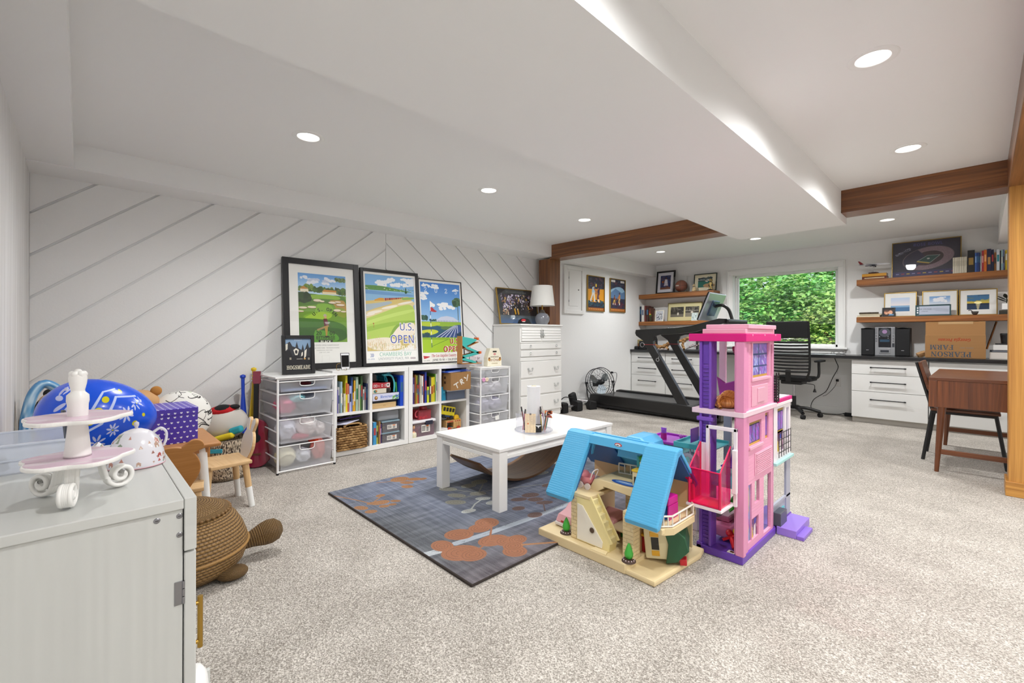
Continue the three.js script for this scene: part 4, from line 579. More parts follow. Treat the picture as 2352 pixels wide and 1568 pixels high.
// what the drawers hold
const stuffed = (name, label, m, gs, at, extra) => { const t = T(name, label, extra || 'toy', at); part(t, 'bundle', m, gs); return t; };
{
  const lump = (x, y, z, a, b, c) => { const g = ball(1, 0, 0, 0, 1, 1, 1, 22), p = g.attributes.position; for (let i = 0; i < p.count; i++) { const k = 1 + 0.08 * Math.sin(7 * p.getX(i) + 3 * p.getY(i)) + 0.06 * Math.sin(9 * p.getZ(i) - 5 * p.getY(i)); p.setXYZ(i, p.getX(i) * k * a, p.getY(i) * k * b, p.getZ(i) * k * c); } g.computeVertexNormals(); return g.translate(x, y, z); };
  stuffed('cloth_bundle', 'pink cloth bundle in the second drawer of the left unit', mat('#d8708c', 0.9), lump(-3.8, 0.505, -1.165, 0.1, 0.07, 0.08), [-3.76, 0.435, -1.165], 'cloth');
  stuffed('felt_bag', 'round grey felt bag in the second drawer of the left unit', mat('#8b8f98', 0.9), lump(-3.8, 0.512, -1.345, 0.11, 0.075, 0.1), [-3.77, 0.435, -1.345], 'bag');
  stuffed('cloth_bundle', 'aqua cloth tucked between the pink bundle and the grey bag', mat('#8fc6cc', 0.9), lump(-3.74, 0.555, -1.235, 0.07, 0.03, 0.06), [-3.74, 0.52, -1.235], 'cloth');
  stuffed('cloth_bundle', 'crumpled white printed cloth in the third drawer of the left unit', mat('#d9d9e4', 0.9), lump(-3.79, 0.315, -1.165, 0.1, 0.08, 0.075), [-3.75, 0.23, -1.165], 'cloth');
  stuffed('soft_toy', 'white ruffled soft toy in the third drawer of the left unit', mat('#e6dcd8', 0.95), [lump(-3.79, 0.32, -1.32, 0.1, 0.075, 0.085), lump(-3.78, 0.29, -1.42, 0.07, 0.05, 0.045)], [-3.75, 0.24, -1.32]);
  stuffed('cloth_bundle', 'rose red cloth under the ruffled toy in the third drawer', mat('#c4566a', 0.9), lump(-3.75, 0.25, -1.26, 0.06, 0.022, 0.07), [-3.72, 0.228, -1.26], 'cloth');
  stuffed('yarn_ball', 'large cream ball with coloured flecks in the bottom left drawer', mat('#ddd8bc', 0.95), ball(0.078, -3.76, 0.105, -1.155), [-3.73, 0.03, -1.155], 'ball');
  stuffed('cloth_bundle', 'white folded cloth in the bottom drawer of the left unit', mat('#d9dce4', 0.9), lump(-3.76, 0.095, -1.285, 0.06, 0.055, 0.06), [-3.73, 0.03, -1.285], 'cloth');
  stuffed('cloth_bundle', 'salmon pink cloth at the right of the bottom left drawer', mat('#d98076', 0.9), lump(-3.78, 0.125, -1.41, 0.07, 0.09, 0.055), [-3.74, 0.025, -1.41], 'cloth');
  stuffed('paper_stack', 'blue and white papers in the shallow top drawer of the left unit', mat('#8fa4d0', 0.8), bx(-3.95, -3.68, 0.622, 0.64, -1.45, -1.12, 0.003), [-3.8, 0.622, -1.28], 'papers');
  stuffed('cloth_bundle', 'dark red cloth behind the handle of the top left drawer', mat('#6e1a24', 0.9), lump(-3.82, 0.655, -1.3, 0.06, 0.02, 0.07), [-3.82, 0.64, -1.3], 'cloth');
  stuffed('cloth_bundle', 'orange red bundle peeking out of the bottom left drawer', mat('#d8482a', 0.9), lump(-3.8, 0.19, -1.4, 0.06, 0.03, 0.05), [-3.8, 0.16, -1.4], 'cloth');
  stuffed('soft_toy', 'pale soft toys filling the second drawer of the right unit', mat('#dad6da', 0.95), [lump(-3.8, 0.485, -3.19, 0.09, 0.065, 0.08), lump(-3.8, 0.49, -3.35, 0.09, 0.065, 0.09)], [-3.8, 0.42, -3.28]);
  stuffed('soft_toy', 'lilac grey soft toys filling the third drawer of the right unit', mat('#b9b6c6', 0.95), [lump(-3.8, 0.295, -3.19, 0.09, 0.068, 0.08), lump(-3.8, 0.295, -3.36, 0.09, 0.068, 0.09)], [-3.8, 0.225, -3.28]);
  stuffed('soft_toy', 'grey soft toys filling the bottom drawer of the right unit', mat('#a8a5a8', 0.95), [lump(-3.8, 0.105, -3.19, 0.09, 0.068, 0.08), lump(-3.8, 0.105, -3.36, 0.09, 0.068, 0.09)], [-3.8, 0.035, -3.28]);
  const fl = T('fabric_flower', 'pair of pink and cream fabric flowers on a drawer rim of the right unit', 'flower', [-3.675, 0.575, -3.1]);
  for (const [z, c] of [[-3.1, '#d99ac2'], [-3.145, '#e6d2b8']]) part(fl, 'petals', mat(c, 0.9), Array.from({ length: 6 }, (_, i) => ball(0.012, -3.662, 0.577 + 0.013 * Math.cos(i * 1.05), z + 0.013 * Math.sin(i * 1.05), 0.6, 1, 1, 10)));
  const tg = T('paper_tag', 'white paper tag hanging from the bottom drawer of the right unit', 'tag', [-3.665, 0.17, -3.3]); part(tg, 'tag', mat('#eeeeea', 0.8), rotG(bx(-3.664, -3.662, 0.13, 0.175, -3.32, -3.265), 0.1, 0, 0, [-3.66, 0.175, -3.3])); part(tg, 'string', mat('#eeeeea', 0.8), rod([-3.663, 0.175, -3.3], [-3.667, 0.2, -3.29], 0.001));
}
// ---------- cube shelves ----------
function cubeShelf(label, z1, z0, dv) {
  const t = T('cube_shelf', label, 'shelf unit', [-4.01, 0, (z0 + z1) / 2]), X0 = -4.195, X1 = -3.828, H = 0.745, L = mat('#f4f3f1', 0.35);
  part(t, 'top', L, bx(X0, X1, 0.705, H, z0, z1, 0.002)); part(t, 'base', L, bx(X0, X1, 0.004, 0.045, z0, z1, 0.002));
  for (const [a, b] of [[z0, z0 + 0.042], [z1 - 0.042, z1]]) part(t, 'side', L, bx(X0, X1, 0.045, 0.705, a, b, 0.0015));
  part(t, 'divider', L, bx(X0, X1, 0.045, 0.705, dv - 0.012, dv + 0.012)); 
  part(t, 'shelf', L, bx(X0, X1, 0.352, 0.372, dv + 0.012, z1 - 0.042)); part(t, 'shelf', L, bx(X0, X1, 0.352, 0.372, z0 + 0.042, dv - 0.012));
}
cubeShelf('white cube shelf unit left of its twin, filled with books and games', -1.553, -2.29, -1.905);
cubeShelf('white cube shelf unit at the right of the pair, holding the cardboard box', -2.295, -3.038, -2.661);
const rowOf = (list, x, y, ry, d, where, group) => list.forEach(([a, b, h, c], i) => book(`${c} ${b - a > 0.02 ? 'thick ' : ''}book, ${ORD[i]} from the left ${where}`, ry ? [x + rr(-0.012, 0.006), y, -(a + b) / 2] : [(a + b) / 2, y, x + rr(-0.01, 0.004)], ry, Math.max(0.005, b - a - 0.0008), h, d, c, group));
rowOf([[1.61, 1.618, 0.203, 'lilac'], [1.619, 1.635, 0.225, 'white'], [1.635, 1.652, 0.272, 'pale blue'], [1.653, 1.665, 0.217, 'olive'], [1.666, 1.684, 0.165, 'cream'], [1.685, 1.705, 0.322, 'yellow'], [1.705, 1.719, 0.246, 'red and white'], [1.719, 1.74, 0.228, 'lavender'], [1.741, 1.75, 0.303, 'blue'], [1.75, 1.761, 0.166, 'golden yellow'], [1.762, 1.777, 0.274, 'amber'], [1.78, 1.803, 0.303, 'white and green'], [1.804, 1.813, 0.233, 'cream'], [1.814, 1.824, 0.238, 'leaf green'], [1.825, 1.844, 0.311, 'dark green'], [1.845, 1.857, 0.188, 'white'], [1.858, 1.873, 0.209, 'grey'], [1.874, 1.889, 0.239, 'navy']], -3.862, 0.372, PI / 2, 0.21, 'above the woven basket of papers', 'picture books above the wicker basket');
rowOf([[2.344, 2.352, 0.285, 'white'], [2.353, 2.361, 0.172, 'white'], [2.362, 2.378, 0.261, 'purple'], [2.379, 2.391, 0.288, 'brown'], [2.392, 2.402, 0.246, 'amber'], [2.402, 2.412, 0.281, 'lime'], [2.413, 2.431, 0.186, 'red'], [2.431, 2.442, 0.285, 'grey'], [2.443, 2.457, 0.278, 'cream'], [2.458, 2.477, 0.271, 'white'], [2.478, 2.495, 0.285, 'maroon'], [2.496, 2.515, 0.311, 'royal blue'], [2.521, 2.543, 0.159, 'lime yellow'], [2.544, 2.55, 0.264, 'black'], [2.55, 2.57, 0.249, 'dark grey'], [2.574, 2.601, 0.247, 'yellow'], [2.602, 2.621, 0.252, 'yellow'], [2.622, 2.631, 0.282, 'green'], [2.631, 2.6435, 0.283, 'white']], -3.862, 0.372, PI / 2, 0.21, 'above the lidded clear tub', 'picture books above the plastic tub');
rowOf([[1.922, 1.935, 0.212, 'navy'], [1.937, 1.97, 0.206, 'sky blue'], [1.972, 1.99, 0.171, 'yellow green'], [1.992, 2.008, 0.208, 'tan'], [2.009, 2.024, 0.182, 'purple']], -3.85, 0.045, PI / 2, 0.2, 'beside the lidded plastic boxes', 'books beside the plastic boxes');
{
  const Xf = -3.85, lbl = (w, h, draw) => picMat(canvasTex(w, h, draw), 0.5);
  // board games and boxes
  const game = (label, z0, z1, y0, y1, c, tex, x = Xf, d = 0.2) => { const t = T('game_box', label, 'game box', [x - d / 2, y0, (z0 + z1) / 2]); part(t, 'box', mat(c, 0.45, { clearcoat: 0.2 }), [bx(x - d, x, y0, y1, z0, z1, 0.002), bx(x - d - 0.001, x + 0.001, y0 + (y1 - y0) * 0.3, y1, z0 - 0.001, z1 + 0.001, 0.002)]); part(t, 'side_print', tex, new THREE.PlaneGeometry(z1 - z0 - 0.004, y1 - y0 - 0.004).rotateY(PI / 2).translate(x + 0.0022, (y0 + y1) / 2, (z0 + z1) / 2)); };
  game('pale wooden game box at the bottom of the stack', -2.168, -1.922, 0.373, 0.422, '#cfae7c', lbl(256, 48, (g, w, h) => { g.fillStyle = '#d0b080'; g.fillRect(0, 0, w, h); g.strokeStyle = '#b8955f'; for (let i = 0; i < 8; i++) { g.beginPath(); g.moveTo(0, rr(0, h)); g.lineTo(w, rr(0, h)); g.stroke(); } text(g, 'oco', 130, 30, 18, '#a07a44', ''); }), Xf, 0.22);
  game('flat black game box between the wooden box and the white game', -2.165, -1.925, 0.423, 0.445, '#1d1c1e', mat('#242326', 0.5), Xf - 0.005);
  game('white game box lettered Rescue in blue', -2.192, -1.928, 0.446, 0.51, '#dfe0ee', lbl(320, 80, (g, w, h) => { g.fillStyle = '#d6d8ee'; g.fillRect(0, 0, w, h); text(g, 'Rescue', 165, 52, 44, '#4a6fc4', 'bold', 'center', 'serif'); blob(g, 35, 45, 20, 24, '#8a5a2a'); blob(g, 38, 40, 10, 12, '#e6c07a'); trees(g, 250, 320, 45, 20, ['#5a8ac0', '#6fae5a', '#4a5aa0'], 16); trees(g, 230, 320, 72, 14, ['#4f9a4a', '#7fc06a'], 10); }), Xf + 0.012);
  game('cream and dark brown game box with a teal creature', -2.112, -1.922, 0.511, 0.557, '#e6ddcb', lbl(256, 56, (g, w, h) => { g.fillStyle = '#e4dac6'; g.fillRect(0, 0, w, h); g.fillStyle = '#2c2422'; g.fillRect(200, 0, 56, h); blob(g, 50, 30, 24, 18, '#3c7a70'); blob(g, 62, 26, 12, 12, '#c47a3a'); }), Xf - 0.005);
  game('red game box with white pictures at the top of the stack', -2.108, -1.925, 0.558, 0.608, '#b02f38', lbl(256, 64, (g, w, h) => { g.fillStyle = '#b03038'; g.fillRect(0, 0, w, h); for (const x of [20, 48, 130, 178]) { g.fillStyle = '#e3d3d0'; g.fillRect(x, 16, 22, 32); blob(g, x + 11, 32, 7, 11, '#8a3a44'); } g.fillStyle = '#ece6e4'; g.fillRect(206, 4, 46, 52); g.fillStyle = '#4a4444'; g.fillRect(216, 14, 22, 26); text(g, 'toy', 92, 40, 18, '#e3d3d0'); }), Xf - 0.002);
  const tt = T('toy_case', 'rounded teal toy case with a light blue rim behind the games', 'toy case', [-3.98, 0.373, -2.13]);
  part(tt, 'shell', plastic('#1e9bb0', 0.3), ext([...arc(-2.04, 0.62, 0.055, PI, PI / 2, 6), ...arc(-2.135, 0.64, 0.05, PI / 2, 0, 6).map(([z, y]) => [z, y]), [-2.16, 0.45], [-2.02, 0.45]].map(([z, y]) => [z, y]), 'x', -4.06, -3.9, 0.012)); part(tt, 'rim', plastic('#57c8d6', 0.25), tube([[-3.895, 0.46, -2.168], [-3.893, 0.6, -2.172], [-3.893, 0.665, -2.14], [-3.893, 0.675, -2.06]], 0.009, 24));
  part(tt, 'strap', plastic('#3fa04a', 0.4), tube([[-3.9, 0.44, -2.185], [-3.89, 0.52, -2.195], [-3.89, 0.6, -2.188]], 0.008, 14)); 
  book('slim black folder next to the blue binder', [-3.9, 0.373, -2.199], PI / 2, 0.014, 0.27, 0.2, 'black', undefined, 'folder');
  const bd = book('bright blue ring binder at the right end of the games cube', [-3.848, 0.373, -2.228], PI / 2, 0.034, 0.292, 0.24, '#0e49c8', undefined, 'ring_binder'); bd.userData.category = 'binder';
  // seagrass basket with papers
  const SEA = mat('#9a7444', 0.75), SEA2 = mat('#b08a58', 0.75), SEA3 = mat('#7d5a30', 0.8);
  const sb = T('seagrass_basket', 'brown woven seagrass basket filled with papers', 'basket', [-3.99, 0.046, -1.725]);
  { const g3 = [[], [], []]; for (let r = 0; r < 10; r++) for (let c = 0; c < 9; c++) { const y = 0.06 + r * 0.0205, z = -1.6 - (c + (r % 2) * 0.5) * 0.0283; if (z < -1.852) continue; g3[Math.floor(rnd() * 3)].push(ball(0.0125, -3.806, y + rr(-0.002, 0.002), z, 0.55, 0.75, 1.45, 10)); }
    for (let r = 0; r < 10; r++) for (let c = 0; c < 12; c++) { const x = -3.82 - (c + (r % 2) * 0.5) * 0.028; for (const z of [-1.592, -1.858]) g3[Math.floor(rnd() * 3)].push(ball(0.0125, x, 0.06 + r * 0.0205, z, 1.45, 0.75, 0.55, 8)); }
    [SEA, SEA2, SEA3].forEach((m, i) => { const p = part(sb, 'weave', m, g3[i]); p.userData.kind = 'stuff'; }); }
  part(sb, 'liner', SEA3, [bx(-4.16, -3.812, 0.05, 0.058, -1.855, -1.596), bx(-3.817, -3.811, 0.05, 0.25, -1.855, -1.596), bx(-4.16, -3.812, 0.05, 0.25, -1.6, -1.594), bx(-4.16, -3.812, 0.05, 0.25, -1.857, -1.851), bx(-4.166, -4.16, 0.05, 0.25, -1.855, -1.596)]);
  part(sb, 'handle', SEA2, [tube([[-3.806, 0.255, -1.65], [-3.8, 0.272, -1.66], [-3.8, 0.278, -1.72], [-3.8, 0.272, -1.785], [-3.806, 0.258, -1.795]], 0.0075, 30), ...[-1.65, -1.795].map((z) => ball(0.012, -3.802, 0.262, z, 1, 1, 1, 10))]);
  const pap = (label, c, a, b, g) => { const t = T('paper', label, 'paper', a); part(t, 'sheet', mat(c, 0.8), g); };
  pap('lavender white worksheet lying over the seagrass basket', '#d5d5e8', [-3.9, 0.255, -1.69], 0, rotG(bx(-0.1, 0.1, 0, 0.004, -0.09, 0.09), 0.05, 0.5, 0.12).translate(-3.9, 0.275, -1.68)); pap('dark purple folder in the seagrass basket', '#45306e', [-3.95, 0.255, -1.75], 0, rotG(bx(-0.1, 0.1, 0, 0.01, -0.09, 0.09, 0.002), 0.1, -0.2, 0.2).translate(-3.98, 0.292, -1.76)); pap('white card propped up at the back of the seagrass basket', '#c9c8ca', [-4.02, 0.25, -1.77], 0, rotG(bx(-0.08, 0.08, 0, 0.004, -0.08, 0.08), 0.15, 0.3, 0.55).translate(-4.03, 0.318, -1.77)); pap('tan paper at the left in the seagrass basket', '#a98662', [-4.0, 0.25, -1.65], 0, rotG(bx(-0.08, 0.08, 0, 0.004, -0.05, 0.05), 0, 0.2, 0.3).translate(-4.02, 0.285, -1.645));
  // lidded plastic boxes
  const LBL = lbl(128, 64, (g, w, h) => { g.fillStyle = '#e8e4de'; g.fillRect(0, 0, w, h); g.fillStyle = '#4a4644'; for (let i = 0; i < 4; i++) g.fillRect(6, 12 + i * 11, 52, 6); g.fillStyle = '#d8763a'; g.fillRect(72, 4, 36, 14); g.fillStyle = '#3a3634'; for (let i = 0; i < 3; i++) g.fillRect(74, 24 + i * 12, 34, 7); });
  const box = (label, z0, z1, y0, y1, tint, fill, fillLabel, lab = true) => {
    const t = T('plastic_box', label, 'storage box', [-3.93, y0, (z0 + z1) / 2]), C = clearPl(tint, 0.85, 0.12), x0 = -4.02, x1 = -3.855, lh = y1 - 0.014;
    part(t, 'tub', C, [bx(x0, x1, y0, y0 + 0.003, z0, z1), bx(x1 - 0.003, x1, y0 + 0.003, lh, z0, z1), bx(x0, x0 + 0.003, y0 + 0.003, lh, z0, z1), bx(x0 + 0.003, x1 - 0.003, y0 + 0.003, lh, z0, z0 + 0.003), bx(x0 + 0.003, x1 - 0.003, y0 + 0.003, lh, z1 - 0.003, z1)]);
    part(t, 'lid', clearPl('#a9c6d4', 0.4, 0.25), [bx(x0 - 0.005, x1 + 0.006, lh, y1, z0 - 0.005, z1 + 0.005, 0.004)]);
    if (lab) part(t, 'label', LBL, new THREE.PlaneGeometry(0.1, 0.04).rotateY(PI / 2).translate(x1 + 0.001, (y0 + lh) / 2, z0 + 0.075));
    if (fill) fill.forEach(([c, gg], i) => { const f = T('toy_pieces', fillLabel[i], 'toy', [-3.93, y0 + 0.004, (z0 + z1) / 2]); part(f, 'piece', mat(c, 0.6), gg); f.userData.kind = 'stuff'; });
  };
  const bits = (n, z0, z1, y0, y1, s) => Array.from({ length: n }, () => rotG(bx(-s, s, -s * 0.6, s * 0.6, -s, s, s * 0.3), rr(0, 3), rr(0, 3), rr(0, 3)).translate(rr(-4.0, -3.875), rr(y0, y1), rr(z0, z1)));
  box('clear plastic box with a labelled front, bottom of the three', -2.203, -2.03, 0.046, 0.14, '#d8d4d8', [['#a89aa0', bits(22, -2.19, -2.05, 0.058, 0.09, 0.011)]], ['small mauve toy pieces in the lowest clear box']);
  box('clear plastic box with a labelled front, middle of the three', -2.205, -2.03, 0.141, 0.247, '#d8d4d8', [['#4a4048', bits(18, -2.19, -2.1, 0.154, 0.2, 0.013)], ['#c8c03a', bits(5, -2.07, -2.045, 0.18, 0.22, 0.012)]], ['dark toy pieces in the middle clear box', 'yellow toy pieces in the middle clear box']);
  const up = T('plastic_bag', 'clear bag of crumpled white plastic on top of the lidded boxes', 'bag', [-3.95, 0.248, -2.12]); part(up, 'bag', clearPl('#c9ccd2', 0.6, 0.2), (() => { const g = bx(-4.02, -3.86, 0.248, 0.348, -2.21, -1.99, 0.02); return g; })()); part(up, 'crumple', clearPl('#f0f0f2', 0.2, 0.4), Array.from({ length: 9 }, () => rotG(bx(-0.03, 0.03, -0.003, 0.003, -0.025, 0.025, 0.002), rr(0, 3), rr(0, 3), rr(0, 3)).translate(rr(-3.96, -3.89), rr(0.275, 0.32), rr(-2.18, -2.05))));
  // right unit: cardboard box, blue folder, clear case, blue toy
  const TRY = lbl(320, 220, (g, w, h) => { g.fillStyle = '#9c7344'; g.fillRect(0, 0, w, h); for (let i = 0; i < 60; i++) { g.fillStyle = 'rgba(120,84,48,0.12)'; g.fillRect(rr(0, w), 0, 2, h); } g.strokeStyle = '#dedad2'; g.lineWidth = 15; g.lineCap = 'butt'; const L = (...p) => { g.beginPath(); p.forEach(([x, y], i) => i ? g.lineTo(x, y) : g.moveTo(x, y)); g.stroke(); }; L([42, 152], [118, 118]); L([80, 136], [108, 196]); L([142, 98], [174, 156]); L([142, 98], [170, 84], [184, 104], [158, 122], [212, 138]); L([206, 60], [244, 76]); L([272, 26], [254, 112]); });
  const CARD = mat('#9c7344', 0.85), ct = T('cardboard_box', 'brown cardboard box taped with the letters TRY', 'box', [-3.86, 0.487, -2.845]);
  part(ct, 'box', CARD, bx(-4.1, -3.725, 0.487, 0.663, -2.975, -2.715, 0.002)); part(ct, 'lettered_side', TRY, new THREE.PlaneGeometry(0.256, 0.172).rotateY(PI / 2).translate(-3.7242, 0.575, -2.845)); part(ct, 'flap', CARD, [bx(-4.1, -3.725, 0.663, 0.667, -2.975, -2.85, 0.001), bx(-4.1, -3.725, 0.663, 0.667, -2.842, -2.715, 0.001)]); part(ct, 'cut_out', mat('#4a3522', 0.9), [bx(-3.84, -3.81, 0.6, 0.625, -2.7152, -2.7142), bx(-3.84, -3.81, 0.55, 0.575, -2.7152, -2.7142)]);
  const bf = T('plastic_folder', 'blue plastic folder lying on the cardboard box', 'folder', [-3.9, 0.668, -2.84]); part(bf, 'cover', plastic('#1c49b4', 0.3), rotG(bx(-4.1, -3.745, 0.669, 0.672, -2.99, -2.69, 0.001), 0.03, 0, 0.02, [-3.9, 0.67, -2.84])); part(bf, 'flap', plastic('#2a5cc8', 0.3), rotG(bx(-4.05, -3.76, 0.676, 0.679, -2.97, -2.7, 0.001), 0.05, 0, 0.04, [-3.9, 0.676, -2.84])); part(bf, 'papers', mat('#e8e8ee', 0.8), bx(-4.05, -3.75, 0.672, 0.6755, -2.97, -2.71));
  const cc = T('parts_case', 'clear compartment case with a white lid under the cardboard box', 'case', [-3.94, 0.373, -2.88]); part(cc, 'tray', clearPl('#b9c8e0', 0.7, 0.2), [bx(-4.06, -3.85, 0.373, 0.376, -2.99, -2.762), bx(-3.853, -3.85, 0.376, 0.462, -2.99, -2.762), bx(-4.06, -3.853, 0.376, 0.462, -2.765, -2.762), bx(-4.06, -3.853, 0.376, 0.462, -2.99, -2.987), ...[0, 1, 2, 3].map((i) => bx(-4.06, -3.853, 0.376, 0.455, -2.81 - i * 0.045, -2.808 - i * 0.045))]); part(cc, 'lid', plastic('#e9eaee', 0.3), bx(-4.065, -3.846, 0.462, 0.478, -2.993, -2.76, 0.004));
  const pn = T('coloured_strips', 'teal and dark strips inside the clear compartment case', 'craft strips', [-3.9, 0.38, -2.88]); part(pn, 'strip', mat('#3c9aa8', 0.6), [bx(-3.98, -3.87, 0.42, 0.44, -2.93, -2.86, 0.003)]); part(pn, 'strip', mat('#3a4468', 0.6), Array.from({ length: 9 }, (_, i) => rotG(bx(-3.99, -3.865, 0.38 + i * 0.004, 0.384 + i * 0.004, -2.97 + i * 0.021, -2.955 + i * 0.021), rr(-0.3, 0.3), 0, 0, [-3.92, 0.38, -2.9]))); pn.userData.kind = 'stuff';
  const bt = T('toy_carrier', 'bright blue plastic toy carrier beside the clear case', 'toy', [-3.9, 0.373, -2.715]); const BLU = plastic('#1f9ac2', 0.3); part(bt, 'body', BLU, ext([[-2.678, 0.373], [-2.755, 0.373], [-2.745, 0.5], [-2.73, 0.515], [-2.69, 0.515], [-2.678, 0.5]].map(([z, y]) => [z, y]).reverse(), 'x', -3.97, -3.86, 0.006)); part(bt, 'latch', plastic('#45b6d6'), bx(-3.86, -3.852, 0.45, 0.475, -2.735, -2.715, 0.003)); part(bt, 'rib', BLU, [bx(-3.86, -3.855, 0.39, 0.44, -2.705, -2.7), bx(-3.86, -3.855, 0.39, 0.44, -2.725, -2.72)]);
  // pink bin on the lidded tub
  const pb = T('pink_bin', 'see-through pink bin with a lid on the plastic tub', 'bin', [-3.93, 0.207, -2.5]); const PK = clearPl('#f07a88', 0.8, 0.12);
  part(pb, 'bowl', PK, [bx(-4.0, -3.87, 0.207, 0.21, -2.575, -2.43, 0.001), bx(-3.873, -3.869, 0.21, 0.29, -2.575, -2.43), bx(-4.0, -3.996, 0.21, 0.29, -2.575, -2.43), bx(-3.996, -3.873, 0.21, 0.29, -2.434, -2.43), bx(-3.996, -3.873, 0.21, 0.29, -2.575, -2.571)]); part(pb, 'lid', PK, [bx(-4.005, -3.865, 0.29, 0.3, -2.58, -2.425, 0.004), bx(-3.96, -3.9, 0.3, 0.327, -2.55, -2.49, 0.006)]); part(pb, 'handle', plastic('#e05a68', 0.3), tube([[-3.89, 0.295, -2.425], [-3.885, 0.28, -2.405], [-3.885, 0.245, -2.405], [-3.89, 0.235, -2.425]], 0.006, 20));
  const cand = T('toy_pieces', 'yellow and orange bits on the floor of the pink bin', 'toy', [-3.93, 0.21, -2.5]); part(cand, 'piece', mat('#e8b41e', 0.5), [[-3.885, 0.222, -2.46], [-3.885, 0.22, -2.49], [-3.89, 0.228, -2.53]].map((p) => ball(0.012, ...p, 1, 1, 1, 8))); part(cand, 'piece', mat('#e05a1e', 0.5), [[-3.9, 0.224, -2.475], [-3.9, 0.22, -2.515], [-3.91, 0.22, -2.545]].map((p) => ball(0.012, ...p, 1, 1, 1, 8))); cand.userData.kind = 'stuff';
  const tb = T('lidded_tub', 'clear plastic tub with a white lid and dark latch', 'storage tub', [-3.96, 0.046, -2.47]); const TC = clearPl('#d9c2cc', 0.8, 0.12), tx1 = -3.85;
  part(tb, 'tub', TC, [bx(-4.12, tx1, 0.046, 0.05, -2.59, -2.36), bx(tx1 - 0.004, tx1, 0.05, 0.18, -2.6, -2.35), bx(-4.12, tx1 - 0.004, 0.05, 0.18, -2.354, -2.35), bx(-4.12, tx1 - 0.004, 0.05, 0.18, -2.6, -2.596)]); part(tb, 'lid', plastic('#eceaee', 0.3), [bx(-4.13, tx1 + 0.012, 0.18, 0.206, -2.615, -2.335, 0.008)]); part(tb, 'latch', plastic('#23263c', 0.35), bx(tx1 + 0.008, tx1 + 0.018, 0.155, 0.196, -2.575, -2.49, 0.004)); part(tb, 'label', LBL, new THREE.PlaneGeometry(0.1, 0.075).rotateY(PI / 2).translate(tx1 + 0.0015, 0.12, -2.5));
  for (const [c, n, l] of [['#b8304a', 12, 'red'], ['#2f7a4a', 8, 'green'], ['#c79ab0', 14, 'pink'], ['#3a3640', 8, 'black']]) { const f = T('toy_pieces', l + ' toy bricks mixed in the clear lidded tub', 'toy bricks', [-3.95, 0.052, -2.47]); part(f, 'piece', mat(c, 0.5), Array.from({ length: n }, () => rotG(bx(-0.018, 0.018, -0.011, 0.011, -0.018, 0.018, 0.003), rr(0, 3), rr(0, 3), rr(0, 3)).translate(rr(-3.95, -3.88), l === 'green' ? rr(0.13, 0.155) : rr(0.07, 0.14), l === 'red' ? rr(-2.44, -2.385) : rr(-2.57, -2.385)))); f.userData.kind = 'stuff'; }
  // little bust-shaped bottle
  const bu = T('toy_bust', 'small toy bust of a dark haired woman in a white dress and tiara', 'figurine', [-3.86, 0.046, -2.365], PI / 2);
  const SK = plastic('#e2b08a', 0.5);
  part(bu, 'body', SK, [lathe([[0.0001, 0.082], [0.007, 0.08], [0.0085, 0.072], [0.008, 0.062], [0.016, 0.056], [0.024, 0.045], [0.02, 0.03]]), ball(0.0165, 0, 0.098, 0.001, 0.9, 1.2, 1, 16), ball(0.003, 0, 0.097, 0.017, 0.8, 1.2, 1, 8), ball(0.005, -0.0155, 0.098, 0, 0.4, 1, 0.6, 8), ball(0.005, 0.0155, 0.098, 0, 0.4, 1, 0.6, 8)]);
  part(bu, 'dress', plastic('#ece6c8', 0.5), lathe([[0.028, 0], [0.031, 0.02], [0.029, 0.044], [0.02, 0.05], [0.0001, 0.05]])); part(bu, 'hair', plastic('#2a1c16', 0.5), [rotG(ball(0.019, 0, 0.104, -0.004, 1, 1.05, 1, 16), -0.2, 0, 0, [0, 0.104, 0]), ball(0.008, 0, 0.122, -0.006, 1, 1, 1, 10)].slice(0, 1).map((g) => { const p = g.attributes.position; for (let i = 0; i < p.count; i++) if (p.getZ(i) > 0.008 && p.getY(i) < 0.112) p.setZ(i, 0.0); return g; })); part(bu, 'tiara', mat('#d6c06a', 0.3, { metalness: 0.8 }), tube(arc(0, 0, 0.018, 0.2, PI - 0.2, 8).map(([x, z]) => [x, 0.116, z - 0.003]), 0.0018, 16)); part(bu, 'eye', mat('#2a2018', 0.4), [-1, 1].map((s) => ball(0.0021, s * 0.0062, 0.101, 0.0158, 1, 0.8, 0.5, 8))); part(bu, 'mouth', mat('#b0434a', 0.5), ball(0.003, 0, 0.0885, 0.0158, 1.2, 0.4, 0.5, 8));
  // yellow bus and wooden digger
  const bs = T('toy_bus', 'yellow toy school bus tilted on top of the wooden digger', 'toy bus', [-3.93, 0.2, -2.78], PI / 2 + 0.1); const YB = plastic('#e3d21c', 0.4);
  const tl = (g) => rotG(g, 0, 0, -0.24);
  part(bs, 'body', YB, [tl(bx(-0.09, 0.095, 0.01, 0.105, -0.055, 0.055, 0.008))]); part(bs, 'skirt', plastic('#23406e', 0.4), tl(bx(-0.085, 0.09, -0.008, 0.012, -0.05, 0.05, 0.004)));
  part(bs, 'window', mat('#1c1a18', 0.3), [0, 1, 2, 3].map((i) => tl(bx(-0.075 + i * 0.042, -0.045 + i * 0.042, 0.05, 0.09, 0.0545, 0.0565, 0.0005)))); part(bs, 'front_window', mat('#3a3222', 0.3), tl(bx(0.0945, 0.0965, 0.045, 0.09, -0.045, 0.045, 0.0005))); for (const [x, z] of [[-0.055, 0.05], [0.055, 0.05], [-0.055, -0.05], [0.055, -0.05]]) part(bs, 'wheel', BLACKM, tl(cyl(0.02, 0.02, 0.014, 0, -0.007, 0).rotateX(PI / 2).translate(x, -0.006, z)));
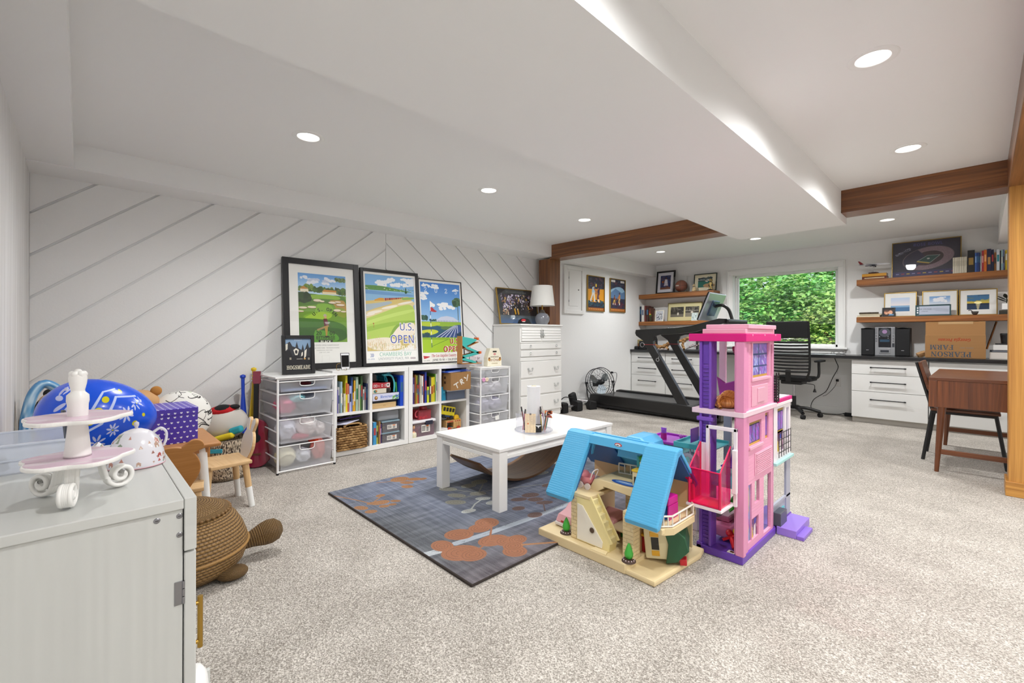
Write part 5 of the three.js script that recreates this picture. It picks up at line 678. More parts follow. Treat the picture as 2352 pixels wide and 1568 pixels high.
  const dg = T('wooden_digger', 'wooden toy digger with a yellow wheel and red lettering', 'toy truck', [-3.92, 0.046, -2.86], PI / 2); const LW = woodMat([188, 142, 84], [214, 172, 112], 0.5, 0, [3, 8]);
  part(dg, 'body', LW, [bx(0.0, 0.1, 0.02, 0.105, -0.05, 0.05, 0.004), bx(-0.095, -0.085, 0.02, 0.105, -0.05, 0.05, 0.002), bx(-0.085, 0.0, 0.085, 0.105, -0.05, 0.05, 0.002), bx(-0.085, 0.0, 0.02, 0.03, -0.05, 0.05)], 'x'); part(dg, 'cab_floor', mat('#3c4a50', 0.5), bx(-0.083, 0, 0.03, 0.036, -0.045, 0.045)); part(dg, 'roof_ramp', LW, ext([[-0.02, 0.105], [0.08, 0.105], [0.02, 0.19], [-0.02, 0.2]], 'z', -0.05, -0.03, 0.002), 'x'); part(dg, 'lettering', mat('#b8402a', 0.6), [...[0, 1, 2, 3, 4, 5].map((i) => bx(-0.08 + i * 0.013, -0.071 + i * 0.013, 0.088, 0.101, 0.05, 0.0515)), ...[0, 1, 2].map((i) => bx(0.02 + i * 0.026, 0.034 + i * 0.026, 0.088, 0.101, 0.05, 0.0515))]); part(dg, 'panel_groove', mat('#8a6434', 0.8), [bx(0.03, 0.032, 0.024, 0.08, 0.0495, 0.0508), bx(0.062, 0.064, 0.024, 0.08, 0.0495, 0.0508)]); part(dg, 'yellow_wheel', plastic('#e6b41a', 0.4), [cyl(0.03, 0.03, 0.016, 0, -0.008, 0).rotateX(PI / 2).translate(0.045, 0.128, 0.035), bx(0.02, 0.09, 0.105, 0.115, 0.027, 0.043, 0.003)]); for (const x of [-0.06, 0.06]) part(dg, 'wheel', plastic('#b8402a'), cyl(0.02, 0.02, 0.012, 0, -0.006, 0).rotateX(PI / 2).translate(x, 0.02, 0.057));
  const wc = T('white_console', 'small white toy console in front of the wooden digger', 'toy', [-3.86, 0.046, -2.725]); part(wc, 'case', plastic('#e4e2e0', 0.4), [bx(-3.92, -3.84, 0.046, 0.085, -2.765, -2.675, 0.006)]); part(wc, 'antenna', plastic('#cfd6dc', 0.3), rod([-3.88, 0.085, -2.69], [-3.885, 0.15, -2.682], 0.01, 0.003));
}
// ---------- on the right drawer unit ----------
{
  const t = T('marble_run', 'wooden zigzag car ramp with turquoise sides', 'toy ramp', [-3.79, 0.747, -3.005], PI / 2); const TQ = plastic('#3fb0a8', 0.45), OR = plastic('#d8662a', 0.4);
  // local x: to the right along the wall; local z: towards the room
  const zig = [[-0.125, 0.285], [0.05, 0.235], [0.085, 0.245], [0.085, 0.232], [-0.07, 0.18], [0.09, 0.1], [0.12, 0.105], [0.12, 0.085], [-0.06, 0.06], [0.06, -0.0], [0.11, 0.0], [0.11, -0.01]];
  for (const [z, m, n] of [[0.04, TQ, 'front_side'], [-0.02, PINEB, 'back_side']]) part(t, n, m, [[[-0.13, 0.29], [0.06, 0.262], [0.06, 0.245], [-0.075, 0.19], [-0.075, 0.165], [-0.13, 0.2]], [[-0.075, 0.19], [-0.075, 0.16], [0.09, 0.105], [0.09, 0.13]], [[-0.13, 0.06], [-0.13, 0.09], [0.09, 0.13], [0.09, 0.1], [-0.07, 0.07]], [[-0.13, 0.09], [-0.13, 0.045], [0.06, 0.0], [0.06, 0.022], [-0.075, 0.062]]].map((p) => { let s = 0; p.forEach((a, i) => { const b = p[(i + 1) % p.length]; s += a[0] * b[1] - b[0] * a[1]; }); return ext(s > 0 ? p : p.slice().reverse(), 'z', z, z + 0.007, 0.001); }), 'x');
  part(t, 'track', PINEB, [rotG(bx(-0.1, 0.1, -0.003, 0.003, -0.02, 0.045), 0, 0, -0.22).translate(-0.02, 0.245, 0), rotG(bx(-0.1, 0.1, -0.003, 0.003, -0.02, 0.045), 0, 0, 0.33).translate(0.0, 0.2, 0), rotG(bx(-0.1, 0.1, -0.003, 0.003, -0.02, 0.045), 0, 0, -0.33).translate(0.01, 0.135, 0), rotG(bx(-0.1, 0.1, -0.003, 0.003, -0.02, 0.045), 0, 0, 0.2).translate(-0.02, 0.085, 0), rotG(bx(-0.11, 0.11, -0.003, 0.003, -0.02, 0.045), 0, 0, -0.27).translate(-0.02, 0.035, 0)], 'x');
  part(t, 'post', PINEB, [bx(-0.14, -0.13, -0.0, 0.295, -0.03, 0.05, 0.002), bx(-0.14, 0.13, -0.0, 0.008, -0.03, 0.05, 0.002)], 'y'); part(t, 'bumper', OR, [[0.085, 0.266], [0.12, 0.118]].map(([x, y]) => bx(x - 0.01, x + 0.012, y - 0.014, y + 0.014, -0.02, 0.047, 0.005)));
  const b = T('photo_board', 'white printed card leaning behind the car ramp', 'card', [-3.95, 0.705, -3.22], PI / 2, undefined, -0.2);
  const ct = canvasTex(128, 160, (g, w, h) => { g.fillStyle = '#dcd8dc'; g.fillRect(0, 0, w, h); for (let i = 0; i < 26; i++) { g.fillStyle = ['#8a8088', '#b49aa0', '#5c5660', '#c8b0b4'][i % 4]; g.fillRect(rr(6, 100), rr(6, 140), rr(6, 20), rr(6, 14)); } });
  part(b, 'card', picMat(ct, 0.6), rotG(bx(-0.09, 0.09, 0, 0.2, -0.004, 0), 0, 0, -0.25)); part(b, 'back', BLACKM, rotG(bx(-0.092, 0.092, -0.002, 0.202, -0.008, -0.0045), 0, 0, -0.25));
  const ic = T('snack_carton', 'cream paper carton with a handle, lettered ice cream cookies', 'carton', [-3.8, 0.705, -3.36], PI / 2 - 0.05);
  const it = canvasTex(256, 256, (g, w, h) => { g.fillStyle = '#e9e2cd'; g.fillRect(0, 0, w, h); g.fillStyle = '#c03434'; g.beginPath(); g.ellipse(128, 84, 26, 13, 0, 0, 7); g.fill(); text(g, 'BAKED', 128, 90, 14, '#fff'); text(g, 'HOMEMADE', 128, 132, 26, '#5c4630'); text(g, 'Ice Cream', 128, 184, 54, '#7a3c22', 'italic bold', 'center', 'serif', 200); text(g, 'COOKIES', 128, 226, 26, '#a08a5a'); for (const x of [30, 226]) { blob(g, x, 160, 22, 20, '#b8873c'); blob(g, x, 140, 18, 12, '#7a4a26'); } });
  const cs = ext([[-0.1, 0], [0.1, 0], [0.1, 0.1], [0.062, 0.2], [-0.062, 0.2], [-0.1, 0.1]], 'z', -0.05, 0.02, 0.003), cp = cs.attributes.position, cu = cs.attributes.uv; for (let i = 0; i < cp.count; i++) cu.setXY(i, cp.getX(i) / 0.2 + 0.5, cp.getY(i) / 0.2);
  part(ic, 'carton', picMat(it, 0.6), cs); part(ic, 'handle_slot', mat('#3a322a', 0.9), bx(-0.028, 0.028, 0.155, 0.172, 0.0185, 0.0208, 0.0005));
}
// ---------- tall dresser and what stands on it ----------
{
  const D = mat('#eeedea', 0.4, { clearcoat: 0.1 }), z0 = -4.44, z1 = -3.702, xf = -3.72;
  const t = T('tall_dresser', 'tall white chest with louvred doors and glass pulls before the wood column', 'dresser', [-3.95, 0, -4.07]);
  part(t, 'carcass', D, bx(-4.19, xf - 0.004, 0.06, 1.165, z0, z1, 0.003)); part(t, 'top', D, bx(-4.195, xf + 0.02, 1.165, 1.185, z0 - 0.014, z1 + 0.014, 0.005)); part(t, 'plinth', D, bx(-4.18, xf - 0.01, 0, 0.062, z0 + 0.01, z1 - 0.01, 0.003));
  part(t, 'moulding', D, [bx(xf - 0.004, xf + 0.008, 1.145, 1.163, z0, z1, 0.004), bx(xf - 0.004, xf + 0.006, 0.958, 0.974, z0, z1, 0.003), bx(xf - 0.004, xf + 0.006, 0.745, 0.79, z0, z1, 0.004)]);
  const GK = mat('#f4f6f6', 0.08, { transmission: 0.9, thickness: 0.01, ior: 1.5 });
  const knob = (p, y, z) => { part(p, 'knob', GK, rotG(lathe([[0.004, 0], [0.006, 0.008], [0.014, 0.014], [0.013, 0.022], [0.0001, 0.027]], 0, 0, 0, 12), 0, 0, -PI / 2).translate(xf + 0.008, y, z)); };
  for (const [a, b, kz] of [[-4.065, z1 - 0.016, -4.05], [z0 + 0.016, -4.072, -4.088]]) {
    const d = part(t, 'louvred_door', D, [bx(xf - 0.002, xf + 0.004, 0.978, 1.142, a, b)]);
    for (let i = 0; i < 5; i++) part(d, 'slat', D, rotG(bx(xf + 0.002, xf + 0.01, 0.982 + i * 0.032, 1.01 + i * 0.032, a + 0.004, b - 0.004, 0.002), 0, 0, 0.12, [xf, 0.996 + i * 0.032, 0]));
    part(d, 'pull_plate', GK, bx(xf + 0.008, xf + 0.012, 1.02, 1.12, kz - 0.012, kz + 0.012, 0.002)); part(d, 'knob', GK, ball(0.013, xf + 0.022, 1.055, kz, 1, 1, 1, 10));
  }
  [[0.888, 0.953], [0.797, 0.87], [0.55, 0.74], [0.343, 0.53], [0.13, 0.325]].forEach(([a, b], i) => {
    const d = part(t, 'drawer', D, [bx(xf - 0.004, xf + 0.012, a, b, z0 + 0.004, z1 - 0.004, 0.005)]);
    for (const z of [-3.856, -4.325]) if (i < 2) knob(d, (a + b) / 2 + 0.003, z); else part(d, 'bail_pull', GK, [ball(0.011, xf + 0.022, (a + b) / 2 + 0.012, z - 0.035, 1, 1, 1, 10), ball(0.011, xf + 0.022, (a + b) / 2 + 0.012, z + 0.035, 1, 1, 1, 10), ball(0.009, xf + 0.022, (a + b) / 2 - 0.012, z + 0.018, 1, 1.4, 1, 8), tube([[xf + 0.024, (a + b) / 2 + 0.01, z - 0.035], [xf + 0.032, (a + b) / 2 - 0.016, z - 0.02], [xf + 0.032, (a + b) / 2 - 0.016, z + 0.02], [xf + 0.024, (a + b) / 2 + 0.01, z + 0.035]], 0.005, 16)]);
  });
  const FB = canvasTex(512, 340, (g, w, h) => {
    g.fillStyle = '#33383c'; g.fillRect(0, 0, w, h); g.fillStyle = '#2b2f33'; g.fillRect(0, 0, w, 30); text(g, '2012 CHAMPIONSHIP GAME', 250, 34, 22, '#8d9298', '', 'center', 'sans-serif', 400);
    g.save(); g.beginPath(); g.rect(42, 48, 420, 210); g.clip(); g.fillStyle = '#2c2430'; g.fillRect(0, 0, w, h); const cs = ['#d9d2e4', '#b9a8c8', '#4a4a72', '#8a5a48', '#e2dce8', '#2a2430', '#c8a24a', '#6a4a6e', '#1e1a1e', '#a890b8'];
    for (let i = 0; i < 300; i++) blob(g, rr(42, 462), rr(48, 200), rr(4, 13), rr(4, 15), cs[Math.floor(rnd() * 10)], rr(0, 3)); for (let i = 0; i < 14; i++) blob(g, rr(50, 120), rr(200, 250), rr(5, 12), rr(5, 12), ['#c9a878', '#b88a6a', '#d8c8a8'][i % 3]); for (let i = 0; i < 30; i++) blob(g, rr(180, 330), rr(140, 250), rr(10, 20), rr(10, 24), '#16141a', rr(0, 3));
    for (const [x, y] of [[195, 190], [235, 190], [385, 160]]) poly(g, '#e0a818', [[x, y], [x + 18, y], [x + 24, y + 55], [x + 8, y + 62]]); for (let i = 0; i < 26; i++) blob(g, rr(60, 440), rr(70, 240), rr(5, 9), rr(5, 9), '#ece8f0'); for (let i = 0; i < 20; i++) blob(g, rr(340, 440), rr(60, 240), rr(6, 16), rr(6, 18), ['#2a1a14', '#4a2a18', '#1a1416'][i % 3]); g.restore();
    const gr = g.createLinearGradient(0, 258, 0, 340); gr.addColorStop(0, '#5a666e'); gr.addColorStop(1, '#4b6ea0'); g.fillStyle = gr; g.fillRect(0, 258, w, 82); text(g, 'THE FINAL DRIVE', 200, 300, 18, '#aab4c2', '');
  });
  framePic('framed_photo', 'gold framed football photo leaning on the wall behind the lamp', [-4.085, 1.186, -4.06], PI / 2, 0.19, 0.7, 0.465, 0.011, 0.022, GOLD, FB, { glass: true });
  const lp = T('table_lamp', 'grey ceramic table lamp with a white drum shade on the white dresser', 'lamp', [-3.86, 1.186, -4.235], 0);
  part(lp, 'base', mat('#74767e', 0.15, { clearcoat: 0.7 }), lathe([[0.0001, 0], [0.062, 0], [0.066, 0.004], [0.087, 0.04], [0.094, 0.07], [0.09, 0.1], [0.07, 0.13], [0.045, 0.148], [0.0001, 0.15]], 0, 0, 0, 36)); part(lp, 'collar', mat('#5e564e', 0.3), lathe([[0.045, 0.147], [0.032, 0.16], [0.024, 0.185], [0.02, 0.19], [0.0001, 0.19]])); part(lp, 'stem', BRASS, cyl(0.009, 0.009, 0.11, 0, 0.185, 0)); part(lp, 'shade', mat('#efeeea', 0.85, { transmission: 0.3, thickness: 0, side: THREE.DoubleSide }), lathe([[0.158, 0.24], [0.128, 0.49]], 0, 0, 0, 40)); part(lp, 'shade_rim', mat('#f2f1ee', 0.8), [new THREE.TorusGeometry(0.158, 0.002, 6, 44).rotateX(PI / 2).translate(0, 0.24, 0), new THREE.TorusGeometry(0.128, 0.002, 6, 44).rotateX(PI / 2).translate(0, 0.49, 0)]); part(lp, 'bulb', mat('#f8f6ee', 0.4), ball(0.03, 0, 0.33, 0, 1, 1.2, 1, 14));
  const cp = T('cap', 'black cap with a red and white badge before the football photo', 'cap', [-3.87, 1.186, -3.92], PI / 2 - 0.35); const CB = mat('#17171a', 0.85);
  part(cp, 'crown', CB, lathe([[0.0001, 0.074], [0.04, 0.07], [0.066, 0.052], [0.078, 0.02], [0.08, 0.004]], 0, 0, 0, 24)); part(cp, 'brim', CB, ext(arc(0, 0, 0.08, 0, PI, 14).map(([x, z]) => [x * 0.85, z * 0.9 + 0.045]).concat([[-0.068, 0.02], [0.068, 0.02]].map((p) => p)), 'y', 0.004, 0.012, 0.002)); part(cp, 'badge', mat('#b8262c', 0.7), rotG(ball(0.026, 0, 0, 0, 1.1, 0.75, 0.25, 12), -0.4, -0.5, 0).translate(-0.036, 0.046, 0.057)); part(cp, 'badge_trim', mat('#e6e2dc', 0.7), rotG(ball(0.018, 0, 0, 0, 1.2, 0.3, 0.25, 10), -0.4, -0.5, 0).translate(-0.038, 0.03, 0.066));
}
// ---------- office: fan wall ----------
{
  const PW = mat('#ecebe9', 0.5), t = T('electrical_panel', 'white electrical panel door in a white frame on the office wall', 'panel', [XW, 1.37, -5.29]);
  part(t, 'frame', PW, [bx(XW, XW + 0.028, 1.368, 2.075, -5.105, -5.05, 0.004), bx(XW, XW + 0.028, 1.368, 2.075, -5.53, -5.47, 0.004), bx(XW, XW + 0.028, 1.368, 1.425, -5.47, -5.105, 0.004), bx(XW, XW + 0.028, 2.02, 2.075, -5.47, -5.105, 0.004)]); part(t, 'cover', PW, bx(XW, XW + 0.014, 1.425, 2.02, -5.47, -5.105)); const d = part(t, 'door', PW, bx(XW + 0.014, XW + 0.02, 1.484, 1.985, -5.378, -5.17, 0.002)); part(d, 'latch', BLACKM, [rotG(new THREE.TorusGeometry(0.008, 0.003, 6, 14), 0, PI / 2, 0).translate(XW + 0.022, 1.73, -5.39)]); part(d, 'hinge', STEEL, [bx(XW + 0.016, XW + 0.022, 1.54, 1.57, -5.17, -5.163), bx(XW + 0.016, XW + 0.022, 1.88, 1.91, -5.17, -5.163)]);
  const sport = (sky, mid, low, fig) => canvasTex(256, 320, (g, w, h) => { g.fillStyle = sky; g.fillRect(0, 0, w, h); for (let i = 0; i < 70; i++) blob(g, rr(0, w), rr(0, 120), rr(6, 20), rr(4, 10), ['#3a3444', '#2b2a38', '#5a3a44', '#3f4a5a'][i % 4]); mid(g, w, h); for (let i = 0; i < 40; i++) blob(g, rr(0, w), rr(220, 280), rr(8, 22), rr(4, 9), low[i % low.length]); fig(g); g.fillStyle = '#a85e26'; g.fillRect(0, 292, w, 28); g.fillStyle = '#d8b060'; for (let i = 0; i < 8; i++) g.fillRect(20 + i * 28, 302, 16, 7); });
  const figure = (g, x, y, s, c1, c2, lean) => { poly(g, c1, [[x, y - 40 * s], [x + 26 * s * lean, y - 46 * s], [x + 34 * s * lean, y], [x - 6 * s, y + 6 * s]]); blob(g, x + 18 * s * lean, y - 56 * s, 10 * s, 11 * s, '#4a3226'); poly(g, c2, [[x, y], [x + 30 * s * lean, y], [x + 38 * s * lean, y + 48 * s], [x + 22 * s * lean, y + 50 * s], [x + 12 * s * lean, y + 14 * s], [x - 8 * s, y + 52 * s], [x - 22 * s, y + 48 * s]]); g.strokeStyle = '#b06a3e'; g.lineWidth = 11 * s; g.beginPath(); g.moveTo(x + 18 * s * lean, y - 36 * s); g.lineTo(x + 44 * s * lean, y - 8 * s); g.lineTo(x + 56 * s * lean, y + 10 * s); g.stroke(); g.fillStyle = '#e8e4e0'; g.fillRect(x - 24 * s, y + 48 * s, 14 * s, 20 * s); g.fillRect(x + 24 * s * lean, y + 48 * s, 14 * s, 20 * s); };
  const A = sport('#2b2836', (g, w) => { poly(g, '#d8941e', [[0, 120], [w, 110], [w, 240], [0, 240]]); blob(g, 130, 80, 12, 16, '#d8b83a'); }, ['#24485a', '#2f5c6c', '#1c3444'], (g) => { figure(g, 70, 150, 1.25, '#a8c4d8', '#d8d4cc', 1); figure(g, 190, 150, 1.25, '#3a2a4a', '#5a3448', -1); });
  const B = sport('#33364a', (g, w) => { curve(g, '#8fb4cc', [[0, 110], [120, 60], [256, 90], [256, 170], [0, 180]]); poly(g, '#5a7aa0', [[0, 140], [90, 90], [200, 130], [256, 110], [256, 190], [0, 190]]); }, ['#4a2434', '#6a3240', '#2c2438'], (g) => { figure(g, 60, 205, 0.75, '#6a3a2e', '#c9a24a', 1); figure(g, 175, 190, 0.95, '#c2803a', '#d8b070', -1); g.fillStyle = '#dcd8d2'; g.fillRect(14, 6, 70, 22); g.fillRect(176, 6, 70, 22); });
  framePic('framed_art', 'gold framed painting of two ball players crouching, nearer the electrical panel', [XW + 0.003, 1.425, -5.84], PI / 2, 0, 0.455, 0.555, 0.013, 0.022, GOLD, A);
  framePic('framed_art', 'gold framed painting of runners before a blue mountain, nearer the corner shelves', [XW + 0.003, 1.435, -6.45], PI / 2, 0, 0.455, 0.55, 0.013, 0.022, GOLD, B);
  const o = T('power_outlet', 'white wall outlet with a black plug behind the fan', 'outlet', [XW, 0.42, -6.27]); part(o, 'plate', plastic('#f2f1ee', 0.3), bx(XW, XW + 0.006, 0.355, 0.485, -6.31, -6.235, 0.002)); part(o, 'plug', BLACKM, bx(XW + 0.006, XW + 0.04, 0.43, 0.46, -6.29, -6.26, 0.005));
  const cd = T('cable', 'black cord drooping from the wall outlet to the fan', 'cord', [XW, 0, -6.3]); part(cd, 'cord', BLACKM, tube([[XW + 0.04, 0.444, -6.275], [XW + 0.07, 0.44, -6.33], [XW + 0.06, 0.35, -6.35], [XW + 0.04, 0.2, -6.31], [XW + 0.05, 0.03, -6.28], [XW + 0.12, 0.006, -6.1], [XW + 0.14, 0.006, -5.85]], 0.004, 50)); part(cd, 'plug_boot', BLACKM, rod([XW + 0.03, 0.444, -6.275], [XW + 0.055, 0.444, -6.28], 0.007, 0.004));
  // drum fan, leaned back on its stand
  const fn = T('floor_fan', 'round black floor fan with steel blades before the office wall', 'fan', [-3.98, 0, -5.66], 1.22), R = 0.215, c = [0, 0.345, 0], ti = (g) => rotG(g, -0.22, 0, 0, c);
  part(fn, 'guard_ring', BLACK, [-0.06, 0.0, 0.06].map((z) => ti(new THREE.TorusGeometry(R, z ? 0.0055 : 0.004, 8, 48).translate(0, c[1], z))));
  const wires = []; for (const z of [-1, 1]) for (let i = 0; i < 22; i++) { const a = i / 22 * 2 * PI; wires.push(ti(tube([[0.045 * Math.cos(a), c[1] + 0.045 * Math.sin(a), z * 0.085], [0.14 * Math.cos(a + 0.25), c[1] + 0.14 * Math.sin(a + 0.25), z * 0.078], [R * Math.cos(a + 0.35), c[1] + R * Math.sin(a + 0.35), z * 0.058]], 0.0016, 8, false, 4))); } for (const z of [-1, 1]) wires.push(ti(new THREE.TorusGeometry(0.12, 0.002, 5, 36).translate(0, c[1], z * 0.08)));
  const wi = part(fn, 'guard_wire', BLACK, wires); wi.userData.kind = 'stuff';
  for (let i = 0; i < 3; i++) { const b = ext([[0.03, -0.02], ...arc(0.11, 0.01, 0.075, -1.2, 1.9, 10), [0.03, 0.03]], 'z', -0.0012, 0.0012); b.rotateX(0.45).rotateZ(i * 2.094 + 0.5).translate(0, c[1], 0); part(fn, 'blade', mat('#b4c2cc', 0.22, { metalness: 1 }), ti(b)); }
  part(fn, 'hub', BLACK, ti(rotG(lathe([[0.0001, 0.06], [0.035, 0.055], [0.04, 0.02], [0.04, 0]]), PI / 2, 0, 0).translate(0, c[1], 0.02))); part(fn, 'motor', BLACK, ti(bx(-0.05, 0.05, c[1] - 0.05, c[1] + 0.05, -0.14, -0.03, 0.02)));
  part(fn, 'stand', BLACK, [tube([[-0.235, 0.345, 0], [-0.235, 0.15, 0.03], [-0.2, 0.012, 0.1], [0, 0.012, 0.15], [0.2, 0.012, 0.1], [0.235, 0.15, 0.03], [0.235, 0.345, 0]], 0.009, 60), tube([[-0.2, 0.012, 0.09], [-0.17, 0.012, -0.14], [0.17, 0.012, -0.14], [0.2, 0.012, 0.09]], 0.009, 30)]); for (const s of [-1, 1]) part(fn, 'pivot_knob', BLACK, rod([s * 0.22, 0.345, 0], [s * 0.26, 0.345, 0], 0.016));
  // adjustable dumbbells on the carpet
  const db = (label, at, ry, rx, s) => { const t2 = T('dumbbell', label, 'dumbbell', at, ry, undefined, rx); for (const k of [-1, 1]) { const b = part(t2, 'weight_block', BLACKM, ext([[-0.065, 0.012], [-0.04, 0], [0.04, 0], [0.065, 0.012], [0.06, 0.125], [0.035, 0.14], [-0.035, 0.14], [-0.06, 0.125]], 'x', k * 0.09, k * 0.19, 0.006)); part(b, 'dial', mat('#c9c9cc', 0.3, { metalness: 0.7 }), rotG(new THREE.TorusGeometry(0.03, 0.007, 8, 22), 0, PI / 2, 0).translate(k * 0.192, 0.075, 0)); } part(t2, 'handle', CHROME, rod([-0.09, 0.075, 0], [0.09, 0.075, 0], 0.017, 0.017, 14)); return t2; };
  db('black adjustable dumbbell lying nearest the white dresser', [-3.91, 0.0, -4.86], PI / 2 - 0.1, 0);
  const ab = T('exercise_bar', 'black padded exercise handle beside the dumbbell and the treadmill', 'exercise bar', [-3.9, 0, -5.2]); part(ab, 'pad', BLACKM, [rotG(bx(-4.0, -3.93, 0.0, 0.25, -5.12, -4.99, 0.03), 0.25, 0, 0.1, [-3.95, 0, -5.05])]); part(ab, 'bar', CHROME, [rod([-3.96, 0.12, -5.06], [-3.86, 0.09, -5.25], 0.009), rod([-3.96, 0.14, -5.06], [-3.86, 0.11, -5.25], 0.009)]); part(ab, 'foot', BLACKM, rotG(ext([[-0.06, 0], [0.06, 0], [0.08, 0.07], [0.05, 0.13], [-0.05, 0.11]], 'x', -0.06, 0.04, 0.015), 0, -0.3, 0).translate(-3.83, 0, -5.26)); part(ab, 'strap', BLACKM, tube([[-3.95, 0.16, -5.02], [-3.95, 0.19, -4.9], [-3.96, 0.2, -4.8], [-3.97, 0.17, -4.74]], 0.006, 20));
  // treadmill
  const tm = T('treadmill', 'black treadmill with slanted arms and a tilted screen in the office', 'treadmill', [-3.1, 0, -5.74]); const TB = mat('#161617', 0.38, { clearcoat: 0.2 }), TS = mat('#1d1d1f', 0.55);
  part(tm, 'deck', TS, ext([[-3.93, 0.06], [-3.88, 0.025], [-2.3, 0.025], [-2.12, 0.05], [-2.1, 0.15], [-2.3, 0.178], [-3.9, 0.178], [-3.955, 0.15]], 'z', -6.1, -5.38, 0.012)); part(tm, 'belt', mat('#26272a', 0.32), bx(-3.9, -2.45, 0.178, 0.184, -6.04, -5.44, 0.003));
  for (const [a, b] of [[-5.44, -5.36], [-6.12, -6.04]]) part(tm, 'side_rail', TB, ext([[-3.965, 0.12], [-3.94, 0.075], [-2.2, 0.03], [-2.12, 0.08], [-2.25, 0.18], [-2.55, 0.205], [-3.9, 0.21], [-3.95, 0.195]], 'z', a, b, 0.016)); part(tm, 'motor_cover', TB, ext([[-2.46, 0.17], [-2.42, 0.205], [-2.2, 0.2], [-2.1, 0.13], [-2.1, 0.05], [-2.46, 0.05]], 'z', -6.1, -5.38, 0.02));
  for (const z of [-5.4, -6.08]) {
    const a = part(tm, 'arm', TB, ext([[-3.215, 1.085], [-3.205, 1.128], [-2.62, 1.155], [-2.45, 1.175], [-2.12, 1.255], [-2.05, 1.25], [-2.06, 1.2], [-2.4, 1.1], [-2.62, 1.075], [-2.86, 1.063], [-2.93, 1.04], [-2.955, 0.98], [-2.95, 0.93], [-2.465, 0.165], [-2.6, 0.165], [-3.075, 0.935], [-3.1, 0.985], [-3.2, 1.05]].reverse(), 'z', z - 0.03, z + 0.03, 0.008));
    part(a, 'red_stripe', mat('#a8242c', 0.5), bx(-3.085, -2.945, 0.93, 0.936, z - 0.0305, z + 0.0305)); part(a, 'hand_knob', STEEL, cyl(0.02, 0.016, 0.012, -2.75, 1.148, z, 14)); if (z > -5.6) part(a, 'ring_logo', mat('#b8b8ba', 0.3, { metalness: 0.6 }), [new THREE.TorusGeometry(0.02, 0.0045, 6, 24).translate(-2.885, 0.74, z + 0.031), bx(-2.875, -2.868, 0.757, 0.782, z + 0.029, z + 0.033)]);
  }
  part(tm, 'console_bar', TB, [bx(-2.16, -2.03, 1.195, 1.25, -6.06, -5.42, 0.02)]); const scr = part(tm, 'screen', mat('#ccd4e0', 0.3, { metalness: 0.7 }), rotG(bx(-0.012, 0.012, 0, 0.36, -0.25, 0.25, 0.009), 0, 0, -0.39).translate(-2.41, 1.245, -5.74)); part(scr, 'front_glass', mat('#0c0d0f', 0.1), rotG(bx(-0.022, -0.011, -0.003, 0.363, -0.253, 0.253, 0.003), 0, 0, -0.39).translate(-2.41, 1.245, -5.74)); part(scr, 'back_plate', mat('#5c7390', 0.25, { metalness: 0.6 }), rotG(bx(0.011, 0.03, 0.07, 0.27, -0.1, 0.1, 0.012), 0, 0, -0.39).translate(-2.41, 1.245, -5.74)); part(tm, 'screen_arm', TB, tube([[-2.31, 1.42, -5.74], [-2.22, 1.43, -5.74], [-2.15, 1.38, -5.74], [-2.1, 1.24, -5.74]], 0.02, 24, false, 12)); part(tm, 'foot', BLACKM, [[-3.7, -5.42], [-2.25, -5.42], [-3.7, -6.06], [-2.25, -6.06]].map(([x, z]) => cyl(0.025, 0.03, 0.026, x, 0, z, 12)));
}
